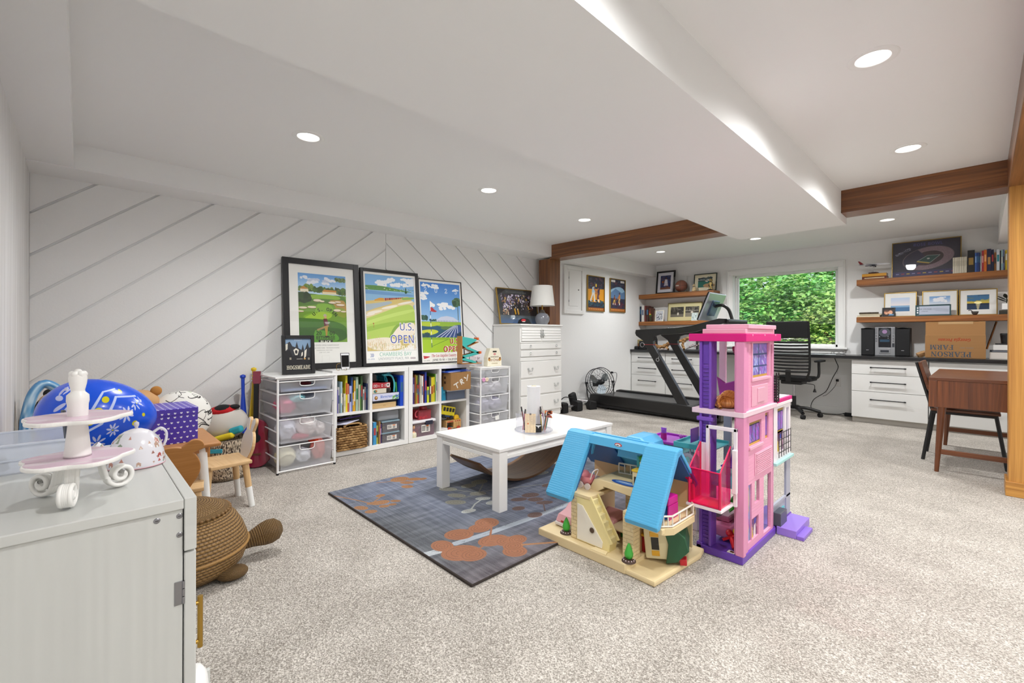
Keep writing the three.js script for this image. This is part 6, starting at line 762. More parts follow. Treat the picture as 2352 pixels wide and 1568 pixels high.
// ---------- office: desk, cabinets, shelves ----------
{
  const DT = mat('#19191b', 0.3, { clearcoat: 0.3 }); const t = T('long_desk', 'long black desk top running along the window wall', 'desk', [-1.7, 0.772, -7.1]);
  part(t, 'top', DT, bx(-4.195, 0.9, 0.774, 0.812, ZF + 0.002, -6.85, 0.003)); part(t, 'support_rail', mat('#e6e5e2', 0.5), bx(-2.98, -1.12, 0.7, 0.772, ZF + 0.002, ZF + 0.03));
  const CW = mat('#e9e9e7', 0.42), cab = (label, x0, x1) => {
    const c = T('drawer_cabinet', label, 'cabinet', [(x0 + x1) / 2, 0, -7.1]); part(c, 'carcass', CW, bx(x0, x1, 0.066, 0.771, ZF + 0.02, -6.9)); part(c, 'plinth', mat('#b9b4ac', 0.6), bx(x0 + 0.004, x1 - 0.004, 0, 0.066, ZF + 0.03, -6.93));
    for (const [a, b, hy] of [[0.592, 0.757, 0.677], [0.386, 0.587, 0.5], [0.069, 0.381, 0.291]]) { const d = part(c, 'drawer', CW, bx(x0 + 0.003, x1 - 0.003, a, b, -6.9, -6.88, 0.0025)); const m = (x0 + x1) / 2, l = 0.165; part(d, 'handle', BLACK, [rod([m - l, hy, -6.852], [m + l, hy, -6.852], 0.006), ...[-1, 1].flatMap((s) => [rod([m + s * (l - 0.012), hy, -6.88], [m + s * (l - 0.012), hy, -6.852], 0.005), rod([m + s * l, hy, -6.852], [m + s * (l - 0.02), hy, -6.852], 0.0085)])]); }
  };
  cab('white cabinet of three drawers in the corner by the fan wall', -4.19, -3.566); cab('white cabinet of three drawers second from the corner, behind the treadmill', -3.56, -2.99); cab('white cabinet of three drawers right of the office chair', -1.11, -0.411); cab('white cabinet of three drawers behind the walnut table', -0.405, 0.3);
  const shelf = (label, x0, x1, y0, y1) => { const s = T('floating_shelf', label, 'shelf', [(x0 + x1) / 2, y0, -7.25]); part(s, 'board', SHELF, bx(x0, x1, y0, y1, ZF + 0.002, -7.13, 0.003), 'x'); part(s, 'wall_cleat', SHELF, bx(x0 + 0.02, x1 - 0.02, y0 + 0.01, y1 - 0.01, ZF, ZF + 0.02), 'x'); };
  shelf('upper wooden floating shelf left of the window', -4.195, -2.89, 1.692, 1.766); shelf('lower wooden floating shelf left of the window', -4.195, -2.89, 1.226, 1.292); shelf('upper wooden floating shelf right of the window', -1.1, 0.85, 1.692, 1.766); shelf('lower wooden floating shelf right of the window', -1.1, 0.85, 1.226, 1.292);
  const U = 1.766, L = 1.292, Zw = ZF + 0.06;
  // upper left
  const ph = (fn, w = 200, h = 200) => canvasTex(w, h, fn);
  const blobs = (g, w, h, n, cs, x0 = 0, y0 = 0) => { for (let i = 0; i < n; i++) blob(g, x0 + rr(0, w), y0 + rr(0, h), rr(4, 16), rr(4, 16), cs[i % cs.length], rr(0, 3)); };
  framePic('framed_photo', 'black framed photo of a basketball player on the upper left shelf', [-3.77, U, -7.27], 0, 0.12, 0.34, 0.4, 0.028, 0.02, BLACK, ph((g) => { g.fillStyle = '#dcdce4'; g.fillRect(0, 0, 200, 240); g.fillStyle = '#27335e'; g.fillRect(34, 36, 132, 168); g.save(); g.beginPath(); g.rect(34, 36, 132, 168); g.clip(); blobs(g, 132, 168, 70, ['#3a4674', '#26305a', '#5a3a44', '#4a4a6a'], 34, 36); g.fillStyle = '#7a4a34'; g.fillRect(34, 180, 132, 24); blob(g, 105, 70, 9, 11, '#6a4430'); poly(g, '#d8d4de', [[88, 84], [122, 84], [128, 130], [86, 130]]); poly(g, '#c9c4d0', [[86, 130], [128, 130], [134, 162], [108, 160], [80, 165]]); blob(g, 66, 112, 14, 14, '#b05a2a'); poly(g, '#6a4430', [[88, 88], [64, 108], [70, 116], [94, 100]]); g.restore(); }, 200, 240));
  const bc = T('display_case', 'clear acrylic case around the basketball on the upper left shelf', 'display case', [-3.47, U, -7.25]); part(bc, 'case', GLASS, [bx(-3.61, -3.607, U + 0.01, U + 0.262, -7.35, -7.145), bx(-3.333, -3.33, U + 0.01, U + 0.262, -7.35, -7.145), bx(-3.607, -3.333, U + 0.259, U + 0.262, -7.35, -7.145), bx(-3.607, -3.333, U + 0.01, U + 0.259, -7.148, -7.145)]); part(bc, 'base', mat('#3a3430', 0.4), bx(-3.615, -3.325, U, U + 0.01, -7.355, -7.14, 0.002));
  const bk = T('basketball', 'brown leather basketball inside the clear case', 'basketball', [-3.47, U + 0.013, -7.245], 0.3); part(bk, 'ball', mat('#7a3a24', 0.6), ball(0.098, 0, 0.098, 0, 1, 1, 1, 32)); part(bk, 'seam', mat('#1e1614', 0.7), [new THREE.TorusGeometry(0.098, 0.0022, 6, 48).translate(0, 0.098, 0), new THREE.TorusGeometry(0.098, 0.0022, 6, 48).rotateY(PI / 2).translate(0, 0.098, 0), new THREE.TorusGeometry(0.098, 0.0022, 6, 48).rotateX(PI / 2).translate(0, 0.098, 0)]); part(bk, 'lettering', mat('#d8d0c4', 0.6), [0, 1, 2, 3].map((i) => rotG(bx(-0.006, 0.006, -0.01, 0.01, -0.001, 0.001), 0, (-0.5 + i * 0.17) - 0.35, 0).translate(0.0985 * Math.sin(-0.5 + i * 0.17 - 0.35), 0.1, 0.0985 * Math.cos(-0.5 + i * 0.17 - 0.35))));
  framePic('framed_photo', 'dark green framed photo of a baseball slide on the upper left shelf', [-3.09, U, -7.28], 0, 0.12, 0.37, 0.29, 0.014, 0.02, mat('#22302c', 0.4), ph((g) => { g.fillStyle = '#e0d8bc'; g.fillRect(0, 0, 256, 200); g.fillStyle = '#2c3a3a'; g.fillRect(42, 40, 172, 120); g.fillStyle = '#1f6a5c'; g.fillRect(42, 84, 172, 76); blob(g, 175, 140, 70, 26, '#b08a5e'); g.fillStyle = '#9aa8a8'; g.fillRect(42, 58, 172, 14); blob(g, 140, 84, 22, 8, '#e2dcd2', 0.5); blob(g, 165, 76, 12, 7, '#d8d0c4', -0.6); blob(g, 128, 74, 7, 7, '#7a4a3a'); blobs(g, 160, 20, 20, ['#4a5656', '#36424a'], 46, 42); }, 256, 200));
  const fig = T('animal_figurine', 'small tan seated animal figurine at the foot of the baseball photo', 'figurine', [-3.215, U, -7.17], -0.4); const TAN = mat('#cdb58a', 0.6);
  part(fig, 'body', TAN, [lathe([[0.0001, 0.085], [0.014, 0.08], [0.02, 0.06], [0.033, 0.025], [0.036, 0.004], [0.0001, 0]], 0, 0, 0, 18), ball(0.018, 0.0, 0.096, 0.008, 0.9, 1, 1.2, 14), ball(0.01, 0, 0.09, 0.028, 1, 0.8, 1.3, 10), ...[-1, 1].map((s) => rod([s * 0.014, 0.002, 0.03], [s * 0.012, 0.06, 0.014], 0.008, 0.009, 10)), ...[-1, 1].map((s) => ball(0.007, s * 0.012, 0.114, 0, 0.6, 1.7, 0.6, 8))]); part(fig, 'dark_collar', BLACKM, new THREE.TorusGeometry(0.0155, 0.004, 6, 18).rotateX(PI / 2).translate(0, 0.078, 0.002));
  const tf = T('trophy_figurine', 'black and gold patterned figurine at the right end of the upper left shelf', 'figurine', [-2.955, U, -7.18]); const BG = (() => { const a = tileNoise(9, 9), m = new THREE.MeshPhysicalMaterial({ map: dataTex(64, (x, y) => a(x / 64, y / 64) > 0.55 ? [196, 168, 96] : [26, 22, 18], [2, 2]), roughness: 0.4 }); return m; })(); part(tf, 'body', BG, lathe([[0.0001, 0.185], [0.02, 0.18], [0.028, 0.155], [0.02, 0.135], [0.03, 0.12], [0.036, 0.08], [0.026, 0.05], [0.034, 0.02], [0.036, 0.012], [0.0001, 0.012]], -2.955, U, -7.18, 20)); part(tf, 'base', BLACKM, bx(-2.998, -2.912, U, U + 0.012, -7.215, -7.145, 0.002));
  // lower left
  book('dark navy book at the left end of the lower left shelf', [-4.172, L, -7.16], 0, 0.03, 0.27, 0.18, 'dark navy'); book('white book second from the left end of the lower left shelf', [-4.128, L, -7.155], 0, 0.05, 0.285, 0.18, 'white'); book('dark red book third from the left end of the lower left shelf', [-4.085, L, -7.16], 0, 0.03, 0.28, 0.18, 'maroon'); book('dark brown gold-lined book fourth from the left end of the lower left shelf', [-4.045, L, -7.165], 0, 0.042, 0.265, 0.18, '#3a1c18'); book('small brown book fifth from the left end of the lower left shelf', [-4.006, L, -7.175], 0, 0.03, 0.235, 0.16, '#5c3222');
  const vs = T('flower_vase', 'little glass vase with a yellow flower before the brown books', 'vase', [-3.975, L, -7.155]); part(vs, 'glass', glass('#e8f0ec', 0.05), lathe([[0.0001, 0.002], [0.02, 0], [0.028, 0.03], [0.024, 0.07], [0.028, 0.08]], -3.975, L, -7.155, 20)); part(vs, 'stem', mat('#3f6a2e', 0.7), [rod([-3.975, L + 0.01, -7.155], [-3.985, L + 0.12, -7.15], 0.0025), ball(0.018, -3.965, L + 0.1, -7.15, 1, 0.6, 0.8, 8), ball(0.016, -3.99, L + 0.095, -7.145, 1, 0.6, 0.8, 8)]); part(vs, 'blossom', mat('#d8c24a', 0.8), ball(0.017, -3.985, L + 0.125, -7.15, 1, 0.8, 1, 10));
  framePic('small_photo', 'reddish patterned card behind the flower vase', [-3.93, L, -7.25], 0, 0.12, 0.09, 0.2, 0.004, 0.008, mat('#5a3a3a', 0.5), ph((g) => { g.fillStyle = '#8a5a56'; g.fillRect(0, 0, 100, 200); blobs(g, 100, 200, 50, ['#b08a86', '#6a3438', '#d0b0a8']); }, 100, 200), { cat: 'card' });
  framePic('small_photo', 'small white framed black and white photo on the lower left shelf', [-3.82, L, -7.165], 0, 0.14, 0.155, 0.19, 0.012, 0.014, mat('#f0ece0', 0.35), ph((g) => { g.fillStyle = '#c9ccd2'; g.fillRect(0, 0, 160, 200); blobs(g, 160, 150, 60, ['#8a8e96', '#e2e4e8', '#5a5e66', '#b0b4ba'], 0, 50); }, 160, 200), { glass: true });
  framePic('framed_photo', 'wide cream framed pair of old ballpark photos on the lower left shelf', [-3.44, L, -7.29], 0, 0.12, 0.59, 0.315, 0.01, 0.016, mat('#8c7f52', 0.4), ph((g) => { g.fillStyle = '#d8cf9c'; g.fillRect(0, 0, 360, 190); for (const x of [26, 190]) { g.fillStyle = '#3c3830'; g.fillRect(x, 40, 146, 110); } g.save(); g.beginPath(); g.rect(26, 40, 146, 110); g.rect(190, 40, 146, 110); g.clip(); blobs(g, 320, 50, 90, ['#2a2824', '#4c4840', '#6a655a'], 26, 40); g.fillStyle = '#6f6a5e'; g.fillRect(26, 118, 146, 32); g.fillStyle = '#8a8474'; g.fillRect(190, 105, 146, 45); blob(g, 110, 116, 10, 16, '#d8d2c4'); blob(g, 262, 100, 14, 10, '#dcd6c8'); for (let i = 0; i < 20; i++) blob(g, 194 + i * 7, 84 + rr(-3, 3), 3, 3, '#d0cabc'); g.restore(); }, 360, 190));
  framePic('small_photo', 'small pale glass photo frame at the foot of the ballpark photos', [-3.21, L, -7.17], 0, 0.15, 0.1, 0.13, 0.006, 0.01, mat('#cfdcd8', 0.25), ph((g) => { g.fillStyle = '#b9c8c6'; g.fillRect(0, 0, 100, 130); blobs(g, 90, 100, 20, ['#98aaa8', '#d2dcda'], 5, 15); }, 100, 130));
  // on the desk, left
  const DK = 0.8125;
  const am = T('amber_box', 'amber and brown glass box at the left end of the desk', 'box', [-4.13, DK, -7.15]); part(am, 'lower', mat('#8a5a2a', 0.2, { clearcoat: 0.5 }), bx(-4.19, -4.08, DK, DK + 0.1, -7.2, -7.09, 0.004)); part(am, 'upper', mat('#a89a6a', 0.3), bx(-4.192, -4.078, DK + 0.1, DK + 0.165, -7.202, -7.088, 0.004));
  const cm = T('ring_speaker', 'black speaker with a chrome ring beside the amber box', 'speaker', [-4.04, DK, -7.05]); part(cm, 'cabinet', BLACK, bx(-4.115, -3.97, DK, DK + 0.145, -7.13, -7.0, 0.012)); part(cm, 'ring', CHROME, new THREE.TorusGeometry(0.037, 0.007, 8, 30).translate(-4.045, DK + 0.075, -6.998)); part(cm, 'cone', BLACKM, cyl(0.033, 0.02, 0.01, 0, 0, 0, 20).rotateX(PI / 2).translate(-4.045, DK + 0.075, -7.0));
  const rc = T('remote_box', 'low black box on the desk edge in front of the amber box', 'box', [-4.15, DK, -7.0]); part(rc, 'body', BLACKM, bx(-4.19, -4.12, DK, DK + 0.05, -7.06, -6.98, 0.008)); part(rc, 'buttons', mat('#4a4a4e', 0.5), bx(-4.175, -4.135, DK + 0.049, DK + 0.053, -7.05, -7.0, 0.001));
  const cv = T('crystal_vase', 'faceted clear crystal vase seen between the treadmill arms', 'vase', [-3.94, DK, -7.12]); const CR = mat('#e8eef2', 0.05, { transmission: 0.8, thickness: 0.01, ior: 1.5 }); part(cv, 'body', CR, new THREE.LatheGeometry([[0.0001, 0.004], [0.035, 0], [0.04, 0.06], [0.055, 0.16], [0.06, 0.25], [0.054, 0.25], [0.045, 0.14], [0.0001, 0.03]].map((p) => new THREE.Vector2(...p)), 9).translate(-3.94, DK, -7.12)); part(cv, 'cut_ring', CR, [0.05, 0.11, 0.17, 0.22].map((y) => new THREE.TorusGeometry(0.043 + y * 0.07, 0.006, 6, 9).rotateX(PI / 2).translate(-3.94, DK + y, -7.12)));
  const bb = T('black_bottle', 'slim black bottle right of the crystal vase', 'bottle', [-3.87, DK, -7.16]); part(bb, 'body', BLACK, lathe([[0.0001, 0], [0.02, 0.001], [0.02, 0.17], [0.009, 0.2], [0.009, 0.26]], -3.87, DK, -7.16, 18)); part(bb, 'cap', BLACKM, cyl(0.01, 0.01, 0.02, -3.87, DK + 0.255, -7.16, 14));
  const dw = T('driftwood', 'gnarled piece of pale driftwood on the desk behind the treadmill', 'driftwood', [-3.6, DK, -7.05]); const DR = woodMat([104, 70, 38], [212, 170, 114], 0.8, 0, [4, 6]);
  const knot = (pts, r) => { const g = tube(pts, r, 40, false, 10), p = g.attributes.position; for (let i = 0; i < p.count; i++) { const x = p.getX(i), y = p.getY(i), z = p.getZ(i); const k = 0.006 * Math.sin(x * 95 + z * 70) + 0.005 * Math.sin(y * 130 + x * 40); p.setXYZ(i, x, y + k, z + k); } g.computeVertexNormals(); return g; };
  part(dw, 'trunk', DR, [knot([[-3.84, DK + 0.07, -7.04], [-3.76, DK + 0.045, -7.02], [-3.66, DK + 0.06, -7.05], [-3.56, DK + 0.13, -7.06]], 0.032), knot([[-3.58, DK + 0.12, -7.06], [-3.48, DK + 0.15, -7.04], [-3.38, DK + 0.15, -7.05], [-3.28, DK + 0.19, -7.05], [-3.16, DK + 0.2, -7.06]], 0.024)], 'x'); part(dw, 'branch', DR, [knot([[-3.3, DK + 0.18, -7.05], [-3.34, DK + 0.1, -7.03], [-3.3, DK + 0.02, -7.0]], 0.02), knot([[-3.66, DK + 0.06, -7.05], [-3.6, DK + 0.03, -7.02], [-3.57, DK + 0.01, -7.0]], 0.018), knot([[-3.82, DK + 0.06, -7.04], [-3.86, DK + 0.11, -7.05], [-3.84, DK + 0.13, -7.06]], 0.02)], 'x');
  const pb = T('pebble_tray', 'pale stones and a printed card lying under the driftwood', 'stones', [-3.7, DK, -7.0]); part(pb, 'stone', mat('#b9aca8', 0.8), Array.from({ length: 7 }, () => ball(rr(0.012, 0.022), rr(-3.74, -3.58), DK + 0.012, rr(-7.0, -6.93), 1.2, 0.7, 1, 10))); pb.userData.kind = 'stuff';
  const gc = T('glass_case', 'clear glass case with a pink blossom branch on the desk', 'display case', [-3.27, DK, -7.2]); part(gc, 'pane', GLASS, [bx(-3.4, -3.396, DK + 0.012, DK + 0.155, -7.3, -7.12), bx(-3.124, -3.12, DK + 0.012, DK + 0.155, -7.3, -7.12), bx(-3.396, -3.124, DK + 0.012, DK + 0.155, -7.124, -7.12), bx(-3.4, -3.12, DK + 0.151, DK + 0.155, -7.3, -7.12)]); part(gc, 'base', mat('#4a4c50', 0.4), bx(-3.405, -3.115, DK, DK + 0.012, -7.305, -7.115, 0.003)); part(gc, 'branch', mat('#5a4a44', 0.8), rod([-3.36, DK + 0.02, -7.2], [-3.16, DK + 0.1, -7.2], 0.006)); part(gc, 'blossom', mat('#d8b4b8', 0.8), Array.from({ length: 6 }, (_, i) => ball(0.014, -3.3 + i * 0.03, DK + 0.06 + (i % 3) * 0.02, -7.19, 1, 0.7, 1, 8)));
  const sp = T('tower_speaker', 'tall black speaker behind the pink roof of the dollhouse', 'speaker', [-3.16, DK, -7.3]); part(sp, 'cabinet', BLACK, bx(-3.25, -3.08, DK, DK + 0.335, -7.37, -7.31, 0.006)); part(sp, 'grille', BLACKM, bx(-3.24, -3.09, DK + 0.02, DK + 0.315, -7.312, -7.305, 0.003));
  // desk things by the window
  const lt = T('paper_sheets', 'loose white papers on the desk under the window', 'papers', [-1.42, DK, -7.05]); part(lt, 'sheet', mat('#dfe2e6', 0.7), [rotG(bx(-1.52, -1.3, DK + 0.0005, DK + 0.003, -7.12, -6.98), 0, 0.2, 0, [-1.4, DK, -7.05]), rotG(bx(-1.56, -1.4, DK + 0.003, DK + 0.005, -7.05, -6.93), 0, -0.3, 0, [-1.45, DK, -7.0])]);
  const gg = T('reading_glasses', 'pair of glasses on the desk by the window sill', 'glasses', [-1.3, DK, -7.24], 0.4); part(gg, 'rim', BLACKM, [-1, 1].map((s) => new THREE.TorusGeometry(0.022, 0.0018, 6, 22).scale(1.15, 0.85, 1).translate(s * 0.031, 0.02, 0))); part(gg, 'temple', BLACKM, [-1, 1].map((s) => tube([[s * 0.056, 0.026, 0], [s * 0.06, 0.024, -0.1], [s * 0.055, 0.004, -0.14]], 0.0018, 14))); 
}
// ---------- right half of the office ----------
{
  const U = 1.766, L = 1.292, DK = 0.8125, ph = (fn, w = 200, h = 160) => canvasTex(w, h, fn);
  // model plane on three flat books
  const fb = (label, x0, x1, y0, y1, z0, z1, c, tc) => { const t = T('flat_book', label, 'book', [(x0 + x1) / 2, y0, (z0 + z1) / 2]); part(t, 'cover', mat(c, 0.5), [bx(x0, x1, y0, y0 + 0.003, z0, z1), bx(x0, x1, y1 - 0.003, y1, z0, z1), bx(x0, x1, y0, y1, z1 - 0.003, z1, 0.001)]); part(t, 'pages', PAGES, bx(x0 + 0.003, x1 - 0.003, y0 + 0.003, y1 - 0.003, z0 + 0.004, z1 - 0.003)); if (tc) part(t, 'title_band', mat(tc, 0.5), bx(x0 + (x1 - x0) * 0.1, x0 + (x1 - x0) * 0.9, y0 + (y1 - y0) * 0.35, y0 + (y1 - y0) * 0.65, z1 - 0.001, z1 + 0.0008)); };
  fb('reddish brown lettered book lying under the model airplane', -1.05, -0.805, U, U + 0.034, -7.34, -7.17, '#6a2c16', '#d8c8a0'); fb('yellow book lying second under the model airplane', -1.05, -0.81, U + 0.0345, U + 0.072, -7.335, -7.17, '#c98f24'); fb('small dark brown book on the yellow one under the airplane', -0.99, -0.895, U + 0.0725, U + 0.09, -7.3, -7.2, '#4a2418');
  const ap = T('model_airplane', 'white and dark model airliner with a red tail on a stand', 'model airplane', [-0.94, U + 0.0905, -7.22]), AW = plastic('#dcdde2', 0.25), AD = plastic('#23263a', 0.3), y = U + 0.19;
  part(ap, 'fuselage', AW, [rotG(lathe([[0.0001, -0.15], [0.006, -0.14], [0.012, -0.09], [0.0135, 0], [0.0135, 0.1], [0.011, 0.135], [0.005, 0.152], [0.0001, 0.155]], 0, 0, 0, 18), 0, 0, -PI / 2 - 0.04).translate(-0.935, y, -7.22)]); part(ap, 'belly', AD, rotG(bx(-0.09, 0.11, -0.014, -0.004, -0.01, 0.01, 0.004), 0, 0, 0.02).translate(-0.935, y, -7.22));
  for (const s of [1, -1]) part(ap, 'wing', AD, ext([[-0.9, -7.22], [-0.945, -7.22], [-1.0, -7.22 + s * 0.13], [-0.98, -7.22 + s * 0.13]].map((p) => p), 'y', y - 0.008, y - 0.004)); part(ap, 'tail_fin', plastic('#8a1f2c', 0.3), ext([[-1.03, y + 0.006], [-1.075, y + 0.006], [-1.1, y + 0.055], [-1.082, y + 0.055]].reverse(), 'z', -7.222, -7.218)); part(ap, 'tailplane', AD, ext([[-1.06, -7.27], [-1.085, -7.27], [-1.06, -7.22], [-1.085, -7.17], [-1.06, -7.17], [-1.035, -7.22]], 'y', y + 0.004, y + 0.007)); part(ap, 'engine', AD, [-1, 1].map((s) => rotG(cyl(0.008, 0.009, 0.03, 0, -0.015, 0, 12), 0, 0, PI / 2).translate(-0.935, y - 0.018, -7.22 + s * 0.05))); part(ap, 'stand', CHROME, [rod([-0.94, U + 0.095, -7.22], [-0.935, y - 0.01, -7.22], 0.003), cyl(0.03, 0.028, 0.005, -0.94, U + 0.0908, -7.22, 20)]);
  const ST = ph((g, w, h) => { g.fillStyle = '#201f3a'; g.fillRect(0, 0, w, h); for (let i = 0; i < 420; i++) { g.fillStyle = ['#2a2a4c', '#3a3a60', '#191a30', '#8a8ab0', '#c8c8d8'][Math.floor(Math.pow(rnd(), 2) * 5)]; g.fillRect(rr(0, w), rr(0, h * 0.9), rr(1, 5), rr(1, 3)); } text(g, 'ROSE BOWL', 300, 52, 44, '#4a4a84', 'bold', 'center', 'sans-serif', 380); g.save(); g.translate(300, 190); g.rotate(-0.18); g.scale(1, 0.56); for (const [r, c] of [[215, '#7c6a74'], [205, '#8a7480'], [130, '#3a2c34']]) { g.fillStyle = c; g.beginPath(); g.arc(0, 0, r, 0, 7); g.fill(); } g.fillStyle = '#2a2a48'; g.beginPath(); g.moveTo(0, 0); g.arc(0, 0, 208, 2.3, 4.4); g.fill(); for (let i = 0; i < 700; i++) { const a = rr(0, 6.28), r = rr(135, 205); g.fillStyle = ['#b8a0a8', '#5c4c58', '#94808c'][i % 3]; if (a < 2.3 || a > 4.4) g.fillRect(r * Math.cos(a), r * Math.sin(a), 4, 4); } g.restore(); poly(g, '#1f4a4a', [[215, 215], [300, 160], [400, 165], [320, 240]]); g.strokeStyle = '#cfd8d8'; g.lineWidth = 3; g.beginPath(); g.moveTo(215, 215); g.lineTo(300, 160); g.lineTo(400, 165); g.lineTo(320, 240); g.closePath(); g.stroke(); poly(g, '#c8a83a', [[215, 215], [320, 240], [310, 248], [205, 224]]); blob(g, 305, 195, 12, 8, '#c8c8c8'); for (let i = 0; i < 60; i++) { g.strokeStyle = '#b8b8d0'; g.lineWidth = 2; g.beginPath(); const x = rr(20, 150), yy = 150 - x * 0.5 + rr(-14, 14); g.moveTo(x, yy); g.lineTo(x + 12, yy - 5); g.stroke(); } g.fillStyle = '#2c2a62'; g.fillRect(0, 320, w, 60); for (let i = 0; i < 12; i++) { g.fillStyle = ['#8a88b8', '#a83a4a', '#c8a83a'][i % 3]; g.fillRect(30 + i * 46, 340, 28, 10); } }, 560, 380);
  framePic('framed_poster', 'wide framed night photo of a football stadium on the upper right shelf', [-0.465, U, -7.29], 0, 0.1, 0.615, 0.445, 0.008, 0.016, GOLD, ST, { glass: true });
  for (let i = 0; i < 8; i++) book(`thin cream booklet, ${ORD[i]} from the left in the set before the stadium photo`, [-0.2185 + i * 0.0142, U, -7.16 + 0.002 * (i % 3)], 0, 0.0128, 0.182, 0.13, 'cream', 'cream booklets before the stadium photo', 'booklet');
  [[-0.108, -0.051, 0.249, 'black', 'thick black bible-like book beside the cream booklets'], [-0.05, -0.035, 0.215, 'blue', 'bright blue book right of the thick black one'], [-0.034, -0.019, 0.216, 'dark blue', 'dark blue book right of the bright blue one'], [-0.018, -0.007, 0.214, 'navy', 'narrow navy book left of the thin white one'], [-0.0055, 0.001, 0.179, 'white', 'thin white book left of the crimson one'], [0.003, 0.018, 0.233, 'crimson', 'crimson book left of the orange one on the upper right shelf'], [0.019, 0.041, 0.238, 'orange', 'orange book on the upper right shelf'], [0.043, 0.074, 0.245, 'navy and tan', 'thick navy book with a tan lower half on the upper right shelf'], [0.0755, 0.094, 0.235, 'dark navy', 'dark navy book right of the navy and tan one'], [0.097, 0.112, 0.202, 'brown', 'short brown book left of the white and teal one'], [0.1135, 0.137, 0.233, 'white and teal', 'white book with a teal top on the upper right shelf'], [0.1385, 0.147, 0.215, 'black', 'thin black book right of the white and teal one'], [0.1485, 0.159, 0.221, 'pale teal', 'pale teal book near the wood column'], [0.16, 0.171, 0.224, 'slate blue', 'slate blue book near the wood column'], [0.1775, 0.192, 0.216, 'yellow and white', 'yellow and white book next to the wood column']].forEach(([a, b, h, c, l]) => book(l, [(a + b) / 2, U, -7.165], 0, b - a, h, 0.16, c));
  // lower right shelf
  fb('cream coffee-table book lying at the left end of the lower right shelf', -1.095, -0.87, L, L + 0.022, -7.34, -7.15, '#d8ceb4'); fb('second pale book of the stack at the left end of the lower right shelf', -1.07, -0.855, L + 0.0225, L + 0.04, -7.34, -7.155, '#c9bda2');
  const ob = T('bark_piece', 'dark rough bark-like ornament on the pale books', 'ornament', [-0.985, L + 0.041, -7.22]); part(ob, 'bark', mat('#3f3528', 0.8), Array.from({ length: 8 }, (_, i) => rotG(bx(-0.022, 0.022, 0, 0.022, -0.02, 0.02, 0.006), 0, rr(0, 1), 0).translate(-1.06 + i * 0.021, L + 0.041, -7.22 + rr(-0.01, 0.01)))); ob.userData.kind = 'stuff';
  const sea = (sky1, sky2, s1, s2, x) => ph((g, w, h) => { g.fillStyle = '#e4e4e0'; g.fillRect(0, 0, w, h); const a = 46, b = 40, ww = w - 92, hh = h - 80; g.save(); g.beginPath(); g.rect(a, b, ww, hh); g.clip(); const gr = g.createLinearGradient(0, b, 0, b + hh * 0.6); gr.addColorStop(0, sky1); gr.addColorStop(1, sky2); g.fillStyle = gr; g.fillRect(a, b, ww, hh); g.fillStyle = s1; g.fillRect(a, b + hh * 0.58, ww, hh); g.fillStyle = s2; g.fillRect(a, b + hh * 0.58, ww, hh * 0.12); x(g, a, b, ww, hh); g.restore(); }, 240, 200);
  framePic('framed_photo', 'gold framed photo of a pale calm sea, left of the three seascapes', [-0.69, L, -7.26], 0, 0.12, 0.305, 0.3, 0.009, 0.016, GOLD, sea('#b4c8e2', '#e6dcdc', '#3f6f9c', '#7fa6c8', () => {})); framePic('framed_photo', 'gold framed photo of a boat wake, middle of the three seascapes', [-0.338, L, -7.265], 0, 0.12, 0.305, 0.3, 0.009, 0.016, GOLD, sea('#6f9cd0', '#dfe2e8', '#2f5f98', '#24487c', (g, a, b, w, h) => { clouds(g, a, a + w, b + 8, b + h * 0.35, 6, '#e6e8ee', 0.8); curve(g, '#b8cce0', [[a + 20, b + h], [a + w * 0.45, b + h * 0.7], [a + w * 0.6, b + h * 0.62], [a + w * 0.8, b + h * 0.7], [a + 90, b + h]]); })); framePic('framed_photo', 'gold framed photo of a sunset over dark sea, right of the three seascapes', [-0.025, L, -7.262], 0, 0.12, 0.3, 0.295, 0.009, 0.016, GOLD, sea('#1d4f80', '#e8c23a', '#16304e', '#10243e', (g, a, b, w, h) => { clouds(g, a, a + w, b + 6, b + h * 0.35, 8, '#3a6c94', 1); blob(g, a + w / 2, b + h * 0.53, 26, 10, '#fff2b0'); for (let i = 0; i < 5; i++) blob(g, a + w / 2, b + h * (0.64 + i * 0.08), 16 - i * 2, 3, '#e6d8a0'); }));
  framePic('small_photo', 'small black framed selfie at the left of the lower right shelf', [-0.787, L, -7.165], 0, 0.16, 0.126, 0.112, 0.015, 0.012, BLACK, ph((g) => { g.fillStyle = '#2a1e1e'; g.fillRect(0, 0, 128, 110); blob(g, 36, 60, 30, 34, '#c48a6a'); blob(g, 86, 60, 28, 34, '#d29c7c'); blob(g, 40, 30, 34, 18, '#4a2c22'); poly(g, '#5a8ab0', [[60, 110], [80, 84], [128, 90], [128, 110]]); g.fillStyle = '#e8e0dc'; g.fillRect(28, 74, 16, 5); g.fillRect(80, 76, 14, 5); }, 128, 110)); framePic('small_photo', 'wide teal framed certificate lying before the boat wake photo', [-0.39, L, -7.17], 0, 0.14, 0.305, 0.13, 0.006, 0.012, mat('#24464c', 0.35), ph((g) => { g.fillStyle = '#2c5258'; g.fillRect(0, 0, 256, 110); g.fillStyle = '#b4bccc'; g.fillRect(24, 8, 226, 92); g.strokeStyle = '#8890a4'; for (let i = 0; i < 9; i++) { g.beginPath(); g.moveTo(90 + i * 8, 60 + rr(-14, 6)); g.bezierCurveTo(130, 20 + i * 4, 190, 30 + i * 5, 244, 50 + i * 3); g.stroke(); } text(g, 'The Ocean', 62, 46, 22, '#4a5468', 'italic', 'center', 'serif'); text(g, 'course', 66, 68, 15, '#4a5468', 'italic', 'center', 'serif'); g.fillStyle = '#e0e2e6'; for (let i = 0; i < 3; i++) g.fillRect(6, 18 + i * 26, 12, 16); }, 256, 110), { glass: true, cat: 'certificate' });
